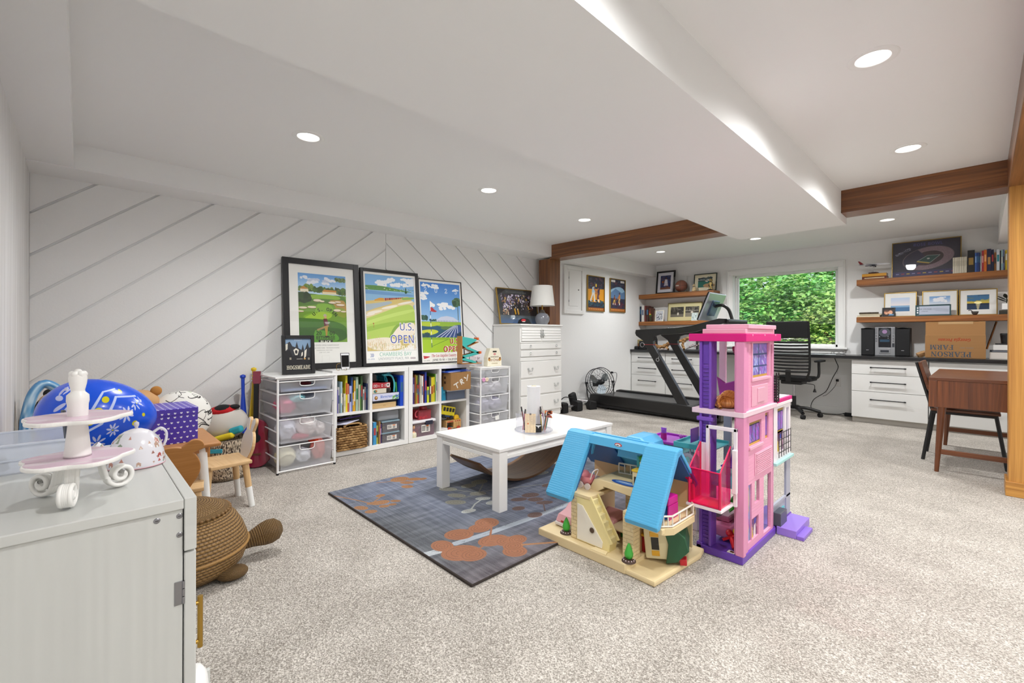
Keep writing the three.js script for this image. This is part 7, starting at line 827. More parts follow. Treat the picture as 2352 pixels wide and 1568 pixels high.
  const bo = T('ceramic_bowl', 'small dark ceramic bowl with a twig before the sunset photo', 'bowl', [-0.048, L, -7.17]); part(bo, 'bowl', mat('#4a4846', 0.4), lathe([[0.0001, 0.002], [0.014, 0], [0.026, 0.02], [0.031, 0.04], [0.027, 0.04], [0.02, 0.016], [0.0001, 0.008]], -0.048, L, -7.17, 22)); part(bo, 'twig', mat('#2a2622', 0.8), tube([[-0.06, L + 0.03, -7.165], [-0.085, L + 0.055, -7.16], [-0.1, L + 0.05, -7.16]], 0.004, 12));
  const pp = T('potted_plant', 'white potted plant with dark leaves beside the wood column on the lower shelf', 'plant', [0.19, L + 0.045, -7.22]); part(pp, 'pot', SATIN, bx(0.155, 0.23, L + 0.052, L + 0.12, -7.26, -7.185, 0.006)); for (let i = 0; i < 7; i++) part(pp, 'leaf', mat('#22281f', 0.6), rotG(ball(0.045, 0, 0, 0, 1, 0.14, 0.35, 12), rr(-0.4, 0.4), i * 0.9, 0.5).translate(0.19 + 0.04 * Math.cos(i * 0.9), L + 0.16 + (i % 3) * 0.02, -7.22 - 0.04 * Math.sin(i * 0.9))); part(pp, 'stem', mat('#2e3526', 0.7), rod([0.19, L + 0.11, -7.22], [0.19, L + 0.19, -7.22], 0.004));
  const db2 = T('dark_box', 'low dark brown box under the white plant pot', 'box', [0.19, L, -7.22]); part(db2, 'box', mat('#2a2a22', 0.6), bx(0.135, 0.27, L, L + 0.045, -7.28, -7.16, 0.004)); part(db2, 'lid_line', mat('#54503a', 0.6), bx(0.1345, 0.2705, L + 0.03, L + 0.033, -7.2805, -7.1595));
  // stereo on the desk
  const S1 = T('stereo', 'silver compact stereo unit between its two black speakers', 'stereo', [-0.822, DK, -7.25]); const SI = mat('#a6a8ac', 0.35, { metalness: 0.5 });
  part(S1, 'case', SI, bx(-0.92, -0.724, DK, DK + 0.352, -7.36, -7.16, 0.006)); part(S1, 'display_panel', mat('#1a1b20', 0.15), [bx(-0.884, -0.762, DK + 0.105, DK + 0.345, -7.162, -7.157, 0.002)]); part(S1, 'disc_lid', mat('#5a5e66', 0.15, { metalness: 0.5 }), [rotG(cyl(0.055, 0.055, 0.006, 0, 0, 0, 32), PI / 2, 0, 0).scale(1, 1, 1).translate(-0.823, DK + 0.285, -7.158)]); part(S1, 'disc', mat('#c9a8d8', 0.12, { metalness: 0.9 }), rotG(cyl(0.024, 0.024, 0.003, 0, 0, 0, 28), PI / 2, 0, 0).translate(-0.823, DK + 0.295, -7.152)); part(S1, 'screen', mat('#2f4a60', 0.1), bx(-0.87, -0.776, DK + 0.17, DK + 0.2, -7.1575, -7.155)); part(S1, 'cassette_door', SI, bx(-0.875, -0.77, DK + 0.03, DK + 0.09, -7.161, -7.153, 0.003)); part(S1, 'cassette_window', mat('#3a3c42', 0.2), bx(-0.864, -0.782, DK + 0.042, DK + 0.07, -7.154, -7.151)); part(S1, 'grille_slot', mat('#6f7176', 0.5), [-0.907, -0.738].flatMap((x) => Array.from({ length: 7 }, (_, i) => bx(x - 0.012, x + 0.012, DK + 0.265 + i * 0.012, DK + 0.271 + i * 0.012, -7.161, -7.1585)))); for (const [x, yy] of [[-0.905, 0.245], [-0.905, 0.21], [-0.905, 0.18], [-0.741, 0.245], [-0.741, 0.21], [-0.741, 0.18]]) part(S1, 'button', mat('#7c7e84', 0.3, { metalness: 0.6 }), rotG(cyl(0.009, 0.008, 0.008, 0, 0, 0, 16), PI / 2, 0, 0).translate(x, DK + yy, -7.16)); part(S1, 'button', mat('#3a3c42', 0.3), bx(-0.752, -0.73, DK + 0.11, DK + 0.155, -7.161, -7.155, 0.002)); part(S1, 'status_lamp', mat('#e8eef4', 0.3), [[-0.872, 0.235], [-0.79, 0.235], [-0.79, 0.215], [-0.788, 0.25]].map(([x, yy]) => ball(0.004, x, DK + yy, -7.157, 1, 1, 0.5, 8)));
  for (const [x, l] of [[-0.99, 'black stereo speaker left of the silver stereo'], [-0.654, 'black stereo speaker right of the silver stereo']]) { const s = T('stereo_speaker', l, 'speaker', [x, DK, -7.25], 0); part(s, 'cabinet', BLACK, bx(-0.066, 0.066, 0, 0.342, -0.1, 0.085, 0.004)); part(s, 'grille', mat('#1f1f21', 0.85), ext([[-0.064, 0.006], [0.064, 0.006], [0.064, 0.335], ...arc(0, 0.2, 0.165, 1.15, PI - 1.15, 8).map(([a, b]) => [a * 0.95, b - 0.018]), [-0.064, 0.335]], 'z', 0.085, 0.1, 0.004)); part(s, 'badge', mat('#c8c8cc', 0.3, { metalness: 0.6 }), bx(-0.013, 0.013, 0.065, 0.07, 0.1, 0.1015)); }
  // upside-down cardboard box, paper bag, books
  const PF = ph((g, w, h) => { g.fillStyle = '#a07548'; g.fillRect(0, 0, w, h); for (let i = 0; i < 200; i++) { g.fillStyle = 'rgba(90,60,30,0.05)'; g.fillRect(0, rr(0, h), w, 1.5); } g.save(); g.translate(w / 2, h / 2); g.rotate(PI); text(g, 'PEARSON', 30, -60, 84, '#46505c', 'bold', 'center', 'serif', 330); text(g, 'FARM', 105, 18, 78, '#46505c', 'bold', 'center', 'serif', 200); text(g, 'SINCE 1885', -95, -6, 20, '#7a7c7c', '', 'center', 'serif'); text(g, 'Georgia Pecans', 0, 92, 46, '#a2280e', 'italic bold', 'center', 'serif', 260); g.restore(); }, 480, 260);
  const CB = mat('#a07548', 0.85), pf = T('cardboard_box', 'brown cardboard box standing upside down with printed lettering on the desk', 'box', [-0.205, DK, -7.15]);
  part(pf, 'box', CB, bx(-0.442, 0.033, DK, DK + 0.405, -7.32, -7.0, 0.003)); part(pf, 'lower_sleeve', CB, [bx(-0.445, 0.036, DK, DK + 0.256, -7.323, -6.997, 0.002)]); part(pf, 'printed_side', picMat(PF, 0.85), new THREE.PlaneGeometry(0.477, 0.25).translate(-0.2045, DK + 0.128, -6.9962)); part(pf, 'tape', mat('#b8966a', 0.3), bx(-0.335, -0.06, DK + 0.378, DK + 0.406, -7.0, -6.9988));
  const bg = T('paper_bag', 'small crumpled brown paper bag left of the cardboard box', 'paper bag', [-0.48, DK, -7.08]); part(bg, 'bag', mat('#a9845a', 0.85), [rotG(bx(-0.035, 0.03, 0, 0.05, -0.03, 0.03, 0.006), 0.2, 0.5, 0.5).translate(-0.475, DK + 0.01, -7.08), rotG(bx(-0.03, 0.03, 0, 0.006, -0.03, 0.03, 0.002), 0.3, 0.2, 0.6).translate(-0.475, DK + 0.05, -7.07)]); part(bg, 'fold', mat('#8a6640', 0.85), [rotG(bx(-0.04, 0.03, 0, 0.004, -0.025, 0.025), 0.1, -0.2, 0.25).translate(-0.49, DK + 0.02, -7.06)]);
  fb('thick white book at the bottom of the stack beside the column', 0.062, 0.24, DK, DK + 0.075, -7.22, -7.04, '#d6cfc8'); fb('slim dark book in the middle of the stack beside the column', 0.065, 0.24, DK + 0.0755, DK + 0.095, -7.215, -7.045, '#2e323c', '#8a8e98'); fb('white book at the top of the stack beside the column', 0.09, 0.25, DK + 0.0955, DK + 0.155, -7.2, -7.05, '#e0dedb');
  const bs = T('black_cup', 'black lidded cup on top of the white books', 'cup', [0.175, DK + 0.156, -7.12]); part(bs, 'body', BLACK, [cyl(0.032, 0.04, 0.09, 0.18, DK + 0.168, -7.12, 20), bx(0.105, 0.23, DK + 0.156, DK + 0.168, -7.16, -7.07, 0.003)]); part(bs, 'lid', BLACKM, cyl(0.042, 0.038, 0.018, 0.18, DK + 0.258, -7.12, 20));
  const ws = T('wooden_strip', 'thin wooden strip leaning behind the printed cardboard box', 'strip', [0.07, 0.98, -7.3]); part(ws, 'strip', SHELF, rod([0.045, DK + 0.1, -7.33], [0.12, 1.22, -7.34], 0.008, 0.008, 6), 'y'); part(ws, 'dark_edge', BLACKM, rod([0.04, DK + 0.1, -7.34], [0.115, 1.22, -7.352], 0.006, 0.006, 6));
  // outlet, cable and power brick under the desk
  const o = T('power_outlet', 'white wall outlet under the desk behind the office chair', 'outlet', [-1.34, 0.43, ZF]); part(o, 'plate', plastic('#e9e7e4', 0.3), bx(-1.375, -1.305, 0.375, 0.49, ZF, ZF + 0.006, 0.002)); part(o, 'plug', BLACKM, bx(-1.355, -1.325, 0.44, 0.47, ZF + 0.006, ZF + 0.03, 0.004));
  const cb = T('cable', 'dark cable looping down from the desk beside the office chair', 'cable', [-1.4, 0.3, ZF + 0.05]); part(cb, 'cable', BLACKM, [tube([[-1.37, 0.77, -7.33], [-1.345, 0.7, -7.33], [-1.325, 0.64, -7.33], [-1.38, 0.5, -7.32], [-1.41, 0.42, -7.32], [-1.46, 0.3, -7.31], [-1.6, 0.17, -7.3], [-1.62, 0.06, -7.28], [-1.45, 0.01, -7.2], [-1.3, 0.02, -7.24], [-1.26, 0.03, -7.27]], 0.004, 80), tube([[-1.34, 0.44, -7.34], [-1.36, 0.38, -7.33], [-1.46, 0.25, -7.34], [-1.5, 0.23, -7.34]], 0.0025, 30)]); part(cb, 'plug_boot', BLACKM, rod([-1.26, 0.03, -7.27], [-1.245, 0.03, -7.27], 0.007));
  const pk = T('power_brick', 'black power adapter on the carpet under the desk', 'power adapter', [-1.2, 0, -7.28]); part(pk, 'case', BLACKM, bx(-1.245, -1.15, 0, 0.045, -7.31, -7.25, 0.008)); part(pk, 'label', mat('#3a3a3e', 0.5), bx(-1.235, -1.16, 0.0445, 0.0458, -7.3, -7.26));
  // office chair facing the desk, its slatted back to the room
  const oc = T('office_chair', 'black office chair with a slatted back in front of the window desk', 'chair', [-1.72, 0, -6.84], PI); const FR = mat('#1a1a1c', 0.4);
  const bk = (g) => rotG(g, -0.1, 0, 0, [0, 0.5, -0.22]);         // local +z: towards the desk
  part(oc, 'headrest', mat('#131315', 0.75), bk(bx(-0.232, 0.232, 1.03, 1.245, -0.245, -0.22, 0.012))); const bow = (yy, w) => tube([[-w, yy, -0.225], [-w * 0.5, yy, -0.262], [0, yy, -0.272], [w * 0.5, yy, -0.262], [w, yy, -0.225]], 0.006, 24, false, 8);
  for (let i = 0; i < 10; i++) { const yy = 0.6 + i * 0.042; const g = bow(yy, 0.222), p = g.attributes.position; for (let k = 0; k < p.count; k++) p.setY(k, yy + (p.getY(k) - yy) * 2.1); g.computeVertexNormals(); part(oc, 'back_slat', FR, bk(g)); } part(oc, 'chrome_trim', CHROME, bk(bow(1.022, 0.232)));
  part(oc, 'back_frame', FR, [-1, 1].map((s) => bk(tube([[s * 0.232, 1.24, -0.232], [s * 0.236, 0.9, -0.225], [s * 0.226, 0.6, -0.22], [s * 0.19, 0.52, -0.2], [s * 0.1, 0.47, -0.1]], 0.013, 30, false, 10)))); part(oc, 'spine', FR, bk(bx(-0.03, 0.03, 0.47, 0.62, -0.265, -0.245, 0.006))); part(oc, 'seat', mat('#161618', 0.7), ext([[-0.23, -0.2], [0.23, -0.2], [0.24, 0.1], [0.2, 0.25], [-0.2, 0.25], [-0.24, 0.1]], 'y', 0.47, 0.515, 0.014)); part(oc, 'seat_pan', FR, bx(-0.12, 0.12, 0.42, 0.47, -0.14, 0.14, 0.015));
  for (const s of [-1, 1]) { const a = part(oc, 'armrest', FR, [tube([[s * 0.2, 0.5, -0.1], [s * 0.29, 0.53, -0.1], [s * 0.3, 0.56, -0.1], [s * 0.3, 0.72, -0.1]], 0.016, 24, false, 10)]); part(a, 'arm_pad', BLACKM, bx(s * 0.3 - 0.035, s * 0.3 + 0.035, 0.72, 0.745, -0.19, 0.1, 0.01)); }
  part(oc, 'gas_lift', CHROME, cyl(0.014, 0.014, 0.17, 0, 0.25, 0)); part(oc, 'lift_sleeve', FR, cyl(0.028, 0.026, 0.17, 0, 0.09, 0)); part(oc, 'lever', FR, [tube([[-0.08, 0.43, 0], [-0.2, 0.43, -0.02], [-0.235, 0.42, -0.02], [-0.24, 0.37, -0.02]], 0.004, 24), rod([-0.24, 0.375, -0.02], [-0.24, 0.33, -0.02], 0.007, 0.02, 12)]);
  for (let i = 0; i < 5; i++) { const a = i * 2 * PI / 5 + 0.35, x = 0.29 * Math.cos(a), z = 0.29 * Math.sin(a); const l = part(oc, 'base_leg', FR, tube([[0, 0.11, 0], [x * 0.5, 0.105, z * 0.5], [x, 0.07, z]], 0.02, 16, false, 10)); part(l, 'caster', BLACKM, [rotG(cyl(0.027, 0.027, 0.04, 0, -0.02, 0, 16), 0, 0, PI / 2).applyMatrix4(new THREE.Matrix4().makeRotationY(-a + 0.6)).translate(x, 0.027, z), cyl(0.012, 0.012, 0.03, x, 0.045, z, 10)]); }
  // walnut table and the metal framed chair under it
  const wt = T('walnut_table', 'walnut table with tapered legs partly hidden by the wood column', 'table', [0.1, 0, -5.45]); const x0 = -0.285, x1 = 0.62, za = -6.1, zb = -4.81;
  part(wt, 'top', WALNUT, bx(x0, x1, 0.712, 0.736, za, zb, 0.002), 'x'); part(wt, 'end_panel', WALNUT, [bx(x0, x0 + 0.05, 0.505, 0.712, za, zb, 0.002)], 'y'); part(wt, 'apron', WALNUT, bx(x0 + 0.05, x1 - 0.02, 0.507, 0.712, zb - 0.02, zb - 0.004, 0.001), 'y'); part(wt, 'apron', WALNUT, bx(x0 + 0.05, x1 - 0.02, 0.507, 0.712, za + 0.004, za + 0.02), 'y');
  for (const [x, z, dx] of [[x0 + 0.075, zb - 0.03, -0.03], [x0 + 0.075, za + 0.03, -0.03], [x1 - 0.075, zb - 0.03, 0.03], [x1 - 0.075, za + 0.03, 0.03]]) part(wt, 'leg', WALNUT, rod([x + dx, 0, z], [x, 0.51, z], 0.014, 0.026, 16), 'y');
  part(wt, 'stretcher', WALNUT, bx(x0 + 0.06, x1 - 0.06, 0.14, 0.178, zb - 0.042, zb - 0.022, 0.002), 'x'); part(wt, 'stretcher', WALNUT, bx(x0 + 0.06, x1 - 0.06, 0.14, 0.178, za + 0.022, za + 0.042, 0.002), 'x'); part(wt, 'corner_brace', WALNUT, ext([[x0 + 0.075, 0.505], [x0 + 0.15, 0.505], [x0 + 0.075, 0.43]].reverse(), 'z', za + 0.02, za + 0.04, 0.002), 'x');
  const mc = T('metal_chair', 'wooden chair on a black metal frame pushed under the walnut table', 'chair', [-0.13, 0, -5.42]); const MB = mat('#19191b', 0.5);
  for (const z of [-5.61, -5.23]) { part(mc, 'leg', MB, [rod([-0.345, 0, z], [-0.285, 0.43, z], 0.0125, 0.0125, 4), rod([-0.285, 0.43, z], [-0.385, 0.83, z], 0.0125, 0.0125, 4)]); part(mc, 'front_leg', MB, rod([0.145, 0, z], [0.085, 0.42, z], 0.0125, 0.0125, 4)); part(mc, 'side_rail', MB, bx(-0.285, 0.09, 0.405, 0.425, z - 0.011, z + 0.011, 0.002)); }
  part(mc, 'seat', WALNUT, bx(-0.295, 0.11, 0.426, 0.448, -5.63, -5.21, 0.006), 'x'); part(mc, 'backrest', WALNUT, rotG(bx(-0.012, 0.012, -0.12, 0.12, -5.645, -5.195, 0.006), 0, 0, 0.245).translate(-0.335, 0.72, 0), 'z'); part(mc, 'cross_bar', MB, [bx(-0.29, -0.27, 0.405, 0.425, -5.61, -5.23), bx(0.075, 0.095, 0.405, 0.425, -5.61, -5.23)]);
}
// ---------- middle of the room ----------
{
  // rug, 1.52 x 2.13 m; canvas x runs along its length, y from the shelves towards the camera
  const RUG = canvasTex(1536, 1100, (g, W, H) => {
    const bl = tileNoise(5, 4), st = tileNoise(260, 7), s2 = tileNoise(60, 20), im = g.createImageData(W, H), d = im.data;
    for (let y = 0; y < H; y++) for (let x = 0; x < W; x++) {
      const u = x / W, v = y / H, k = 0.5 + 1.5 * (bl(u, v) - 0.5), s = 0.5 * st(u, v) + 0.5 * s2(v, u) - 0.5;
      let c = mix3([96, 99, 104], [122, 129, 148], Math.min(1, Math.max(0, k + (u > 0.35 ? 0.45 : 0) + (v < 0.18 ? 0.4 : 0)))); if (v > 0.78) c = mix3(c, [104, 96, 100], Math.min(1, (v - 0.78) * 4));
      const i = (y * W + x) * 4; for (let q = 0; q < 3; q++) d[i + q] = c[q] + 58 * s; d[i + 3] = 255;
    }
    g.putImageData(im, 0, 0);
    const el = (u, v, a, b, c, r = 0) => { blob(g, u * W, v * H, a, b, c, r); g.strokeStyle = 'rgba(40,28,22,0.28)'; g.lineWidth = 2; for (let k = 0.25; k < 1; k += 0.25) { g.beginPath(); g.ellipse(u * W, v * H, a * k, b * k, r, 0, 7); g.stroke(); } };
    const ln = (pts, w, c) => { g.strokeStyle = c; g.lineWidth = w; g.lineCap = 'round'; g.beginPath(); pts.forEach(([u, v], i) => i ? g.lineTo(u * W, v * H) : g.moveTo(u * W, v * H)); g.stroke(); };
    ln([[0, 0.768], [0.034, 0.779]], 34, '#b9bec2'); ln([[0.08, 0.772], [0.19, 0.79], [0.32, 0.801], [0.6, 0.815], [0.98, 0.83]], 30, '#aab2bc'); for (let i = 0; i < 60; i++) { const u = rr(0, 0.95); if (u > 0.035 && u < 0.08) continue; ln([[u, 0.77 + u * 0.06 + rr(-0.01, 0.01)], [u + 0.008, 0.77 + u * 0.06 + rr(-0.01, 0.01)]], 3, '#8b9298'); }
    const O = '#ab7a52', O2 = '#a06a4c', B = '#7a625c';
    for (const [u, v, a, b, r] of [[0.225, 0.055, 48, 40, 0.3], [0.262, 0.1, 40, 24, 0.6], [0.205, 0.17, 30, 22, 0.9], [0.285, 0.125, 22, 16, 0], [0.225, 0.12, 36, 22, 0.8]]) el(u, v, a, b, O, r); ln([[0.15, 0.028], [0.2, 0.06]], 7, O);
    for (const [u, v, a, b, r] of [[0.103, 0.192, 22, 18, 0], [0.075, 0.265, 42, 26, 0.3], [0.016, 0.266, 34, 20, 1.1], [0.024, 0.328, 26, 19, 0.6], [0.055, 0.25, 24, 16, 0.4], [0.114, 0.292, 24, 14, 0.8], [0.094, 0.318, 18, 13, 0.6], [0.07, 0.312, 22, 16, 0.6]]) el(u, v, a, b, O, r); ln([[0.0, 0.06], [0.03, 0.16], [0.05, 0.24]], 7, O); ln([[0.055, 0.25], [0.103, 0.2]], 6, O);
    const G = '#9a998c'; for (const [u, v, a, b, r] of [[0.287, 0.325, 46, 26, 0.9], [0.273, 0.415, 46, 25, 1.0], [0.237, 0.475, 48, 27, 0.8], [0.355, 0.353, 40, 28, 0.3], [0.405, 0.345, 46, 34, 0.1], [0.331, 0.46, 40, 26, 0.6]]) el(u, v, a, b, G, r); ln([[0.297, 0.345], [0.33, 0.44], [0.62, 0.62], [0.98, 0.78]], 5, '#a9a99c'); ln([[0.331, 0.46], [0.4, 0.38]], 5, G); ln([[0.331, 0.46], [0.26, 0.46]], 5, G);
    const Wt = '#b9bcb8'; for (const [u, v, a, b, r] of [[0.224, 0.585, 34, 20, 0.2], [0.315, 0.52, 36, 20, 0.6], [0.31, 0.58, 26, 20, 0], [0.62, 0.45, 60, 28, 0.2], [0.7, 0.52, 70, 26, 0.1], [0.78, 0.4, 60, 26, 0.3], [0.86, 0.2, 60, 30, 0.4], [0.9, 0.6, 70, 26, 0.2]]) el(u, v, a, b, Wt, r); ln([[0.24, 0.575], [0.27, 0.545], [0.315, 0.52]], 8, Wt);
    for (const [u, v, a, b, r] of [[0.05, 0.755, 38, 46, 0], [0.062, 0.835, 70, 56, 0.5], [0.075, 0.87, 50, 44, 0.2], [0.115, 0.725, 56, 46, 0.5], [0.175, 0.735, 46, 38, 0.2], [0.21, 0.718, 50, 46, 0.2], [0.155, 0.84, 60, 42, 0.2], [0.175, 0.875, 46, 38, 0.5], [0.2, 0.89, 40, 34, 0], [0.155, 0.945, 44, 40, 0.5], [0.17, 0.915, 40, 34, 0]]) el(u, v, a, b, O2, r); ln([[0.19, 0.93], [0.262, 1.0]], 12, O); ln([[0.075, 0.87], [0.15, 0.83], [0.2, 0.76]], 8, O2);
    for (const [u, v, a, b, r] of [[0.44, 0.63, 44, 28, 0.4], [0.425, 0.68, 38, 26, 0.6], [0.389, 0.632, 40, 22, 0.5], [0.339, 0.7, 30, 22, 0.3], [0.339, 0.79, 34, 26, 0.2], [0.491, 0.724, 34, 22, 0.2], [0.426, 0.73, 40, 20, 0.5], [0.55, 0.6, 40, 24, 0.3], [0.66, 0.66, 46, 24, 0.2], [0.75, 0.7, 40, 24, 0.4]]) el(u, v, a, b, B, r); ln([[0.42, 0.73], [0.38, 0.79]], 6, B);
  });
  const bt = tileNoise(220, 160), rb = dataTex(256, (x, y) => { const v = 255 * bt(x / 256, y / 256); return [v, v, v]; }, [5, 5], false);
  const rug = T('area_rug', 'grey blue area rug with tufted orange and white leaf branches', 'rug', [-2.23, 0, -2.25]);
  const tp = new THREE.PlaneGeometry(2.12, 1.51).rotateX(-PI / 2).rotateY(PI / 2); // canvas right -> -z; canvas down -> +x
  { const p = tp.attributes.position, u = tp.attributes.uv; for (let i = 0; i < p.count; i++) u.setXY(i, (1.06 - p.getZ(i)) / 2.12, 1 - (p.getX(i) + 0.755) / 1.51); }
  part(rug, 'pile', new THREE.MeshPhysicalMaterial({ map: RUG, roughness: 1, bumpMap: rb, bumpScale: 0.005, sheen: 0.2, sheenColor: new THREE.Color(0.5, 0.5, 0.55) }), tp.translate(-2.23, 0.0135, -2.25)); part(rug, 'backing', mat('#3a322e', 0.95), bx(-2.988, -1.472, 0.0005, 0.0133, -3.315, -1.184, 0.005));

  // white play table
  const W = mat('#f2f1ee', 0.25, { clearcoat: 0.35, clearcoatRoughness: 0.15 }), tb = T('coffee_table', 'low white rectangular table standing on the rug', 'table', [-2.27, 0.013, -2.35]), X0 = -2.6, X1 = -1.945, Z0 = -2.935, Z1 = -1.768;
  part(tb, 'top', W, bx(X0, X1, 0.368, 0.388, Z0, Z1, 0.003)); for (const x of [X0 + 0.006, X1 - 0.071]) for (const z of [Z0 + 0.006, Z1 - 0.071]) part(tb, 'leg', W, bx(x, x + 0.065, 0.013, 0.368, z, z + 0.065, 0.002));
  part(tb, 'apron', W, [bx(X0 + 0.07, X1 - 0.07, 0.322, 0.368, Z1 - 0.032, Z1 - 0.018), bx(X0 + 0.07, X1 - 0.07, 0.318, 0.338, Z1 - 0.02, Z1 - 0.01, 0.002)]); part(tb, 'apron', W, [bx(X1 - 0.032, X1 - 0.018, 0.322, 0.368, Z0 + 0.07, Z1 - 0.07), bx(X1 - 0.02, X1 - 0.01, 0.318, 0.338, Z0 + 0.07, Z1 - 0.07, 0.002)]); part(tb, 'apron', W, bx(X0 + 0.07, X1 - 0.07, 0.318, 0.368, Z0 + 0.018, Z0 + 0.032)); part(tb, 'apron', W, bx(X0 + 0.018, X0 + 0.032, 0.318, 0.368, Z0 + 0.07, Z1 - 0.07));
  // curved balance board under the table
  const BW = woodMat([104, 74, 48], [140, 104, 72], 0.45, 0.1, [1, 3], 0.4), bbd = T('balance_board', 'brown curved wooden balance board on the rug under the table', 'balance board', [-2.42, 0.014, -2.36]);
  const ob = arc(-2.36, 0.70, 0.686, -PI / 2 - 0.76, -PI / 2 + 0.76, 26), ib = arc(-2.36, 0.70, 0.67, -PI / 2 + 0.76, -PI / 2 - 0.76, 26); part(bbd, 'board', BW, ext(ob.concat(ib), 'x', -2.6, -2.27, 0.002), 'z'); part(bbd, 'felt_underside', mat('#7a6a58', 0.95), ext(arc(-2.36, 0.70, 0.6868, -PI / 2 - 0.6, -PI / 2 + 0.6, 20).concat(arc(-2.36, 0.70, 0.6855, -PI / 2 + 0.6, -PI / 2 - 0.6, 20)), 'x', -2.58, -2.29));
  // clear turntable organiser with pens
  const ca = T('desk_organizer', 'round clear acrylic organizer full of pens on the white table', 'organizer', [-2.175, 0.388, -2.3], 0), CL = clearPl('#fbfbfd', 0.95, 0.03);
  part(ca, 'base', CL, cyl(0.13, 0.132, 0.006, 0, 0.004, 0, 44)); part(ca, 'rim', clearPl('#eef0f6', 0.75, 0.08), [new THREE.TorusGeometry(0.131, 0.003, 6, 56).rotateX(PI / 2).translate(0, 0.007, 0), cyl(0.05, 0.05, 0.005, 0, 0, 0, 24)]);
  const wallArc = (a0, a1, h) => { const g = new THREE.CylinderGeometry(0.127, 0.124, h, 18, 1, true, a0, a1 - a0); return g.translate(0, h / 2 + 0.01, 0); }; for (let i = 0; i < 6; i++) { const a = i * PI / 3 + 0.4; part(ca, 'cup_wall', CL, [wallArc(a + 0.06, a + PI / 3 - 0.06, 0.115)]); part(ca, 'divider', CL, rotG(bx(0.045, 0.125, 0.01, 0.12, -0.001, 0.001), 0, a - PI / 2, 0)); }
  const roll = T('paper_roll', 'tall white paper roll standing in the middle of the clear organizer', 'paper roll', [-2.175, 0.398, -2.3]); part(roll, 'paper', mat('#ececee', 0.8), cyl(0.0465, 0.0465, 0.3, -2.175, 0.398, -2.3, 32)); part(roll, 'core', mat('#c9b48e', 0.9), cyl(0.02, 0.02, 0.302, -2.175, 0.398, -2.3, 20));
  const nt = T('note_sheet', 'cream note sheet printed with lines in the front of the organizer', 'note', [-2.1, 0.4, -2.19], 0.806); const NT = canvasTex(96, 160, (g, w, h) => { g.fillStyle = '#ecd6b4'; g.fillRect(0, 0, w, h); g.fillStyle = '#a88a68'; for (let r = 0; r < 13; r++) for (let c = 0; c < 3; c++) g.fillRect(6 + c * 30 + rr(0, 4), 8 + r * 12, rr(14, 24), 2); blob(g, 26, 84, 6, 7, '#d86a3a'); }); part(nt, 'sheet', picMat(NT, 0.8), rotG(bx(-0.036, 0.036, 0, 0.125, -0.001, 0.001), -0.12, 0, 0)); part(nt, 'clip', STEEL, bx(-0.006, 0.006, 0.118, 0.128, -0.017, -0.009, 0.001));
  const pens = [['#d8762c', 0.9, 'orange'], ['#d890c0', 1.15, 'pink'], ['#232326', 0.5, 'black'], ['#3a3a3e', 0.7, 'charcoal'], ['#c8a83a', 0.6, 'ochre'], ['#8a3a2c', 1.0, 'rust'], ['#3a7a4a', 1.25, 'green'], ['#e6e6ea', 0.8, 'white'], ['#6a2a34', -0.9, 'wine red'], ['#3c4038', -1.0, 'dark olive'], ['#c86a7a', -1.2, 'rose']];
  pens.forEach(([c, a, n], i) => { const b = a > 0 ? a - 0.3 : a + 0.3, x = 0.085 * Math.sin(a + 0.9), z = 0.085 * Math.cos(a + 0.9), q = i * 1.9, A = [-2.175 + x, 0.4, -2.3 + z], Bp = [-2.175 + x + 0.028 * Math.cos(q), 0.53 + 0.016 * (i % 3), -2.3 + z + 0.028 * Math.sin(q)]; const t = T('pen', n + ' pen standing slanted in the clear organizer on the table', 'pen', A); part(t, 'barrel', plastic(c, 0.35), rod(A, Bp, 0.0042, 0.0042, 8)); part(t, 'cap', mat(i % 2 ? '#e0dcd4' : '#2a2a2c', 0.4), rod(Bp.map((v, k) => v * 0.8 + A[k] * 0.2), Bp, 0.005, 0.0046, 8)); });
  const cr = T('crayon_heap', 'heap of rust and orange crayons in one compartment of the organizer', 'crayons', [-2.1, 0.45, -2.35]); for (const c of ['#b8522a', '#d8792e', '#5a3a34', '#a04a5a']) part(cr, 'crayon', plastic(c, 0.6), Array.from({ length: 7 }, () => rotG(rod([-0.03, 0, 0], [0.03, 0, 0], 0.005, 0.004, 8), rr(0, 3), 0, rr(-0.4, 0.4)).translate(rr(-2.11, -2.075), rr(0.49, 0.525), rr(-2.36, -2.33)))); cr.userData.kind = 'stuff';
  const er = T('patterned_case', 'small black and white patterned case at the front of the organizer', 'case', [-2.08, 0.4, -2.245], 0.806); part(er, 'case', BLACKM, bx(-0.022, 0.022, 0, 0.05, -0.02, 0.02, 0.004)); part(er, 'white_star', mat('#e6e6e6', 0.5), [ext([[-0.02, 0.045], [-0.006, 0.04], [0, 0.028], [0.006, 0.04], [0.02, 0.045], [0.02, 0.048], [-0.02, 0.048]], 'z', 0.0198, 0.0208)]);
}
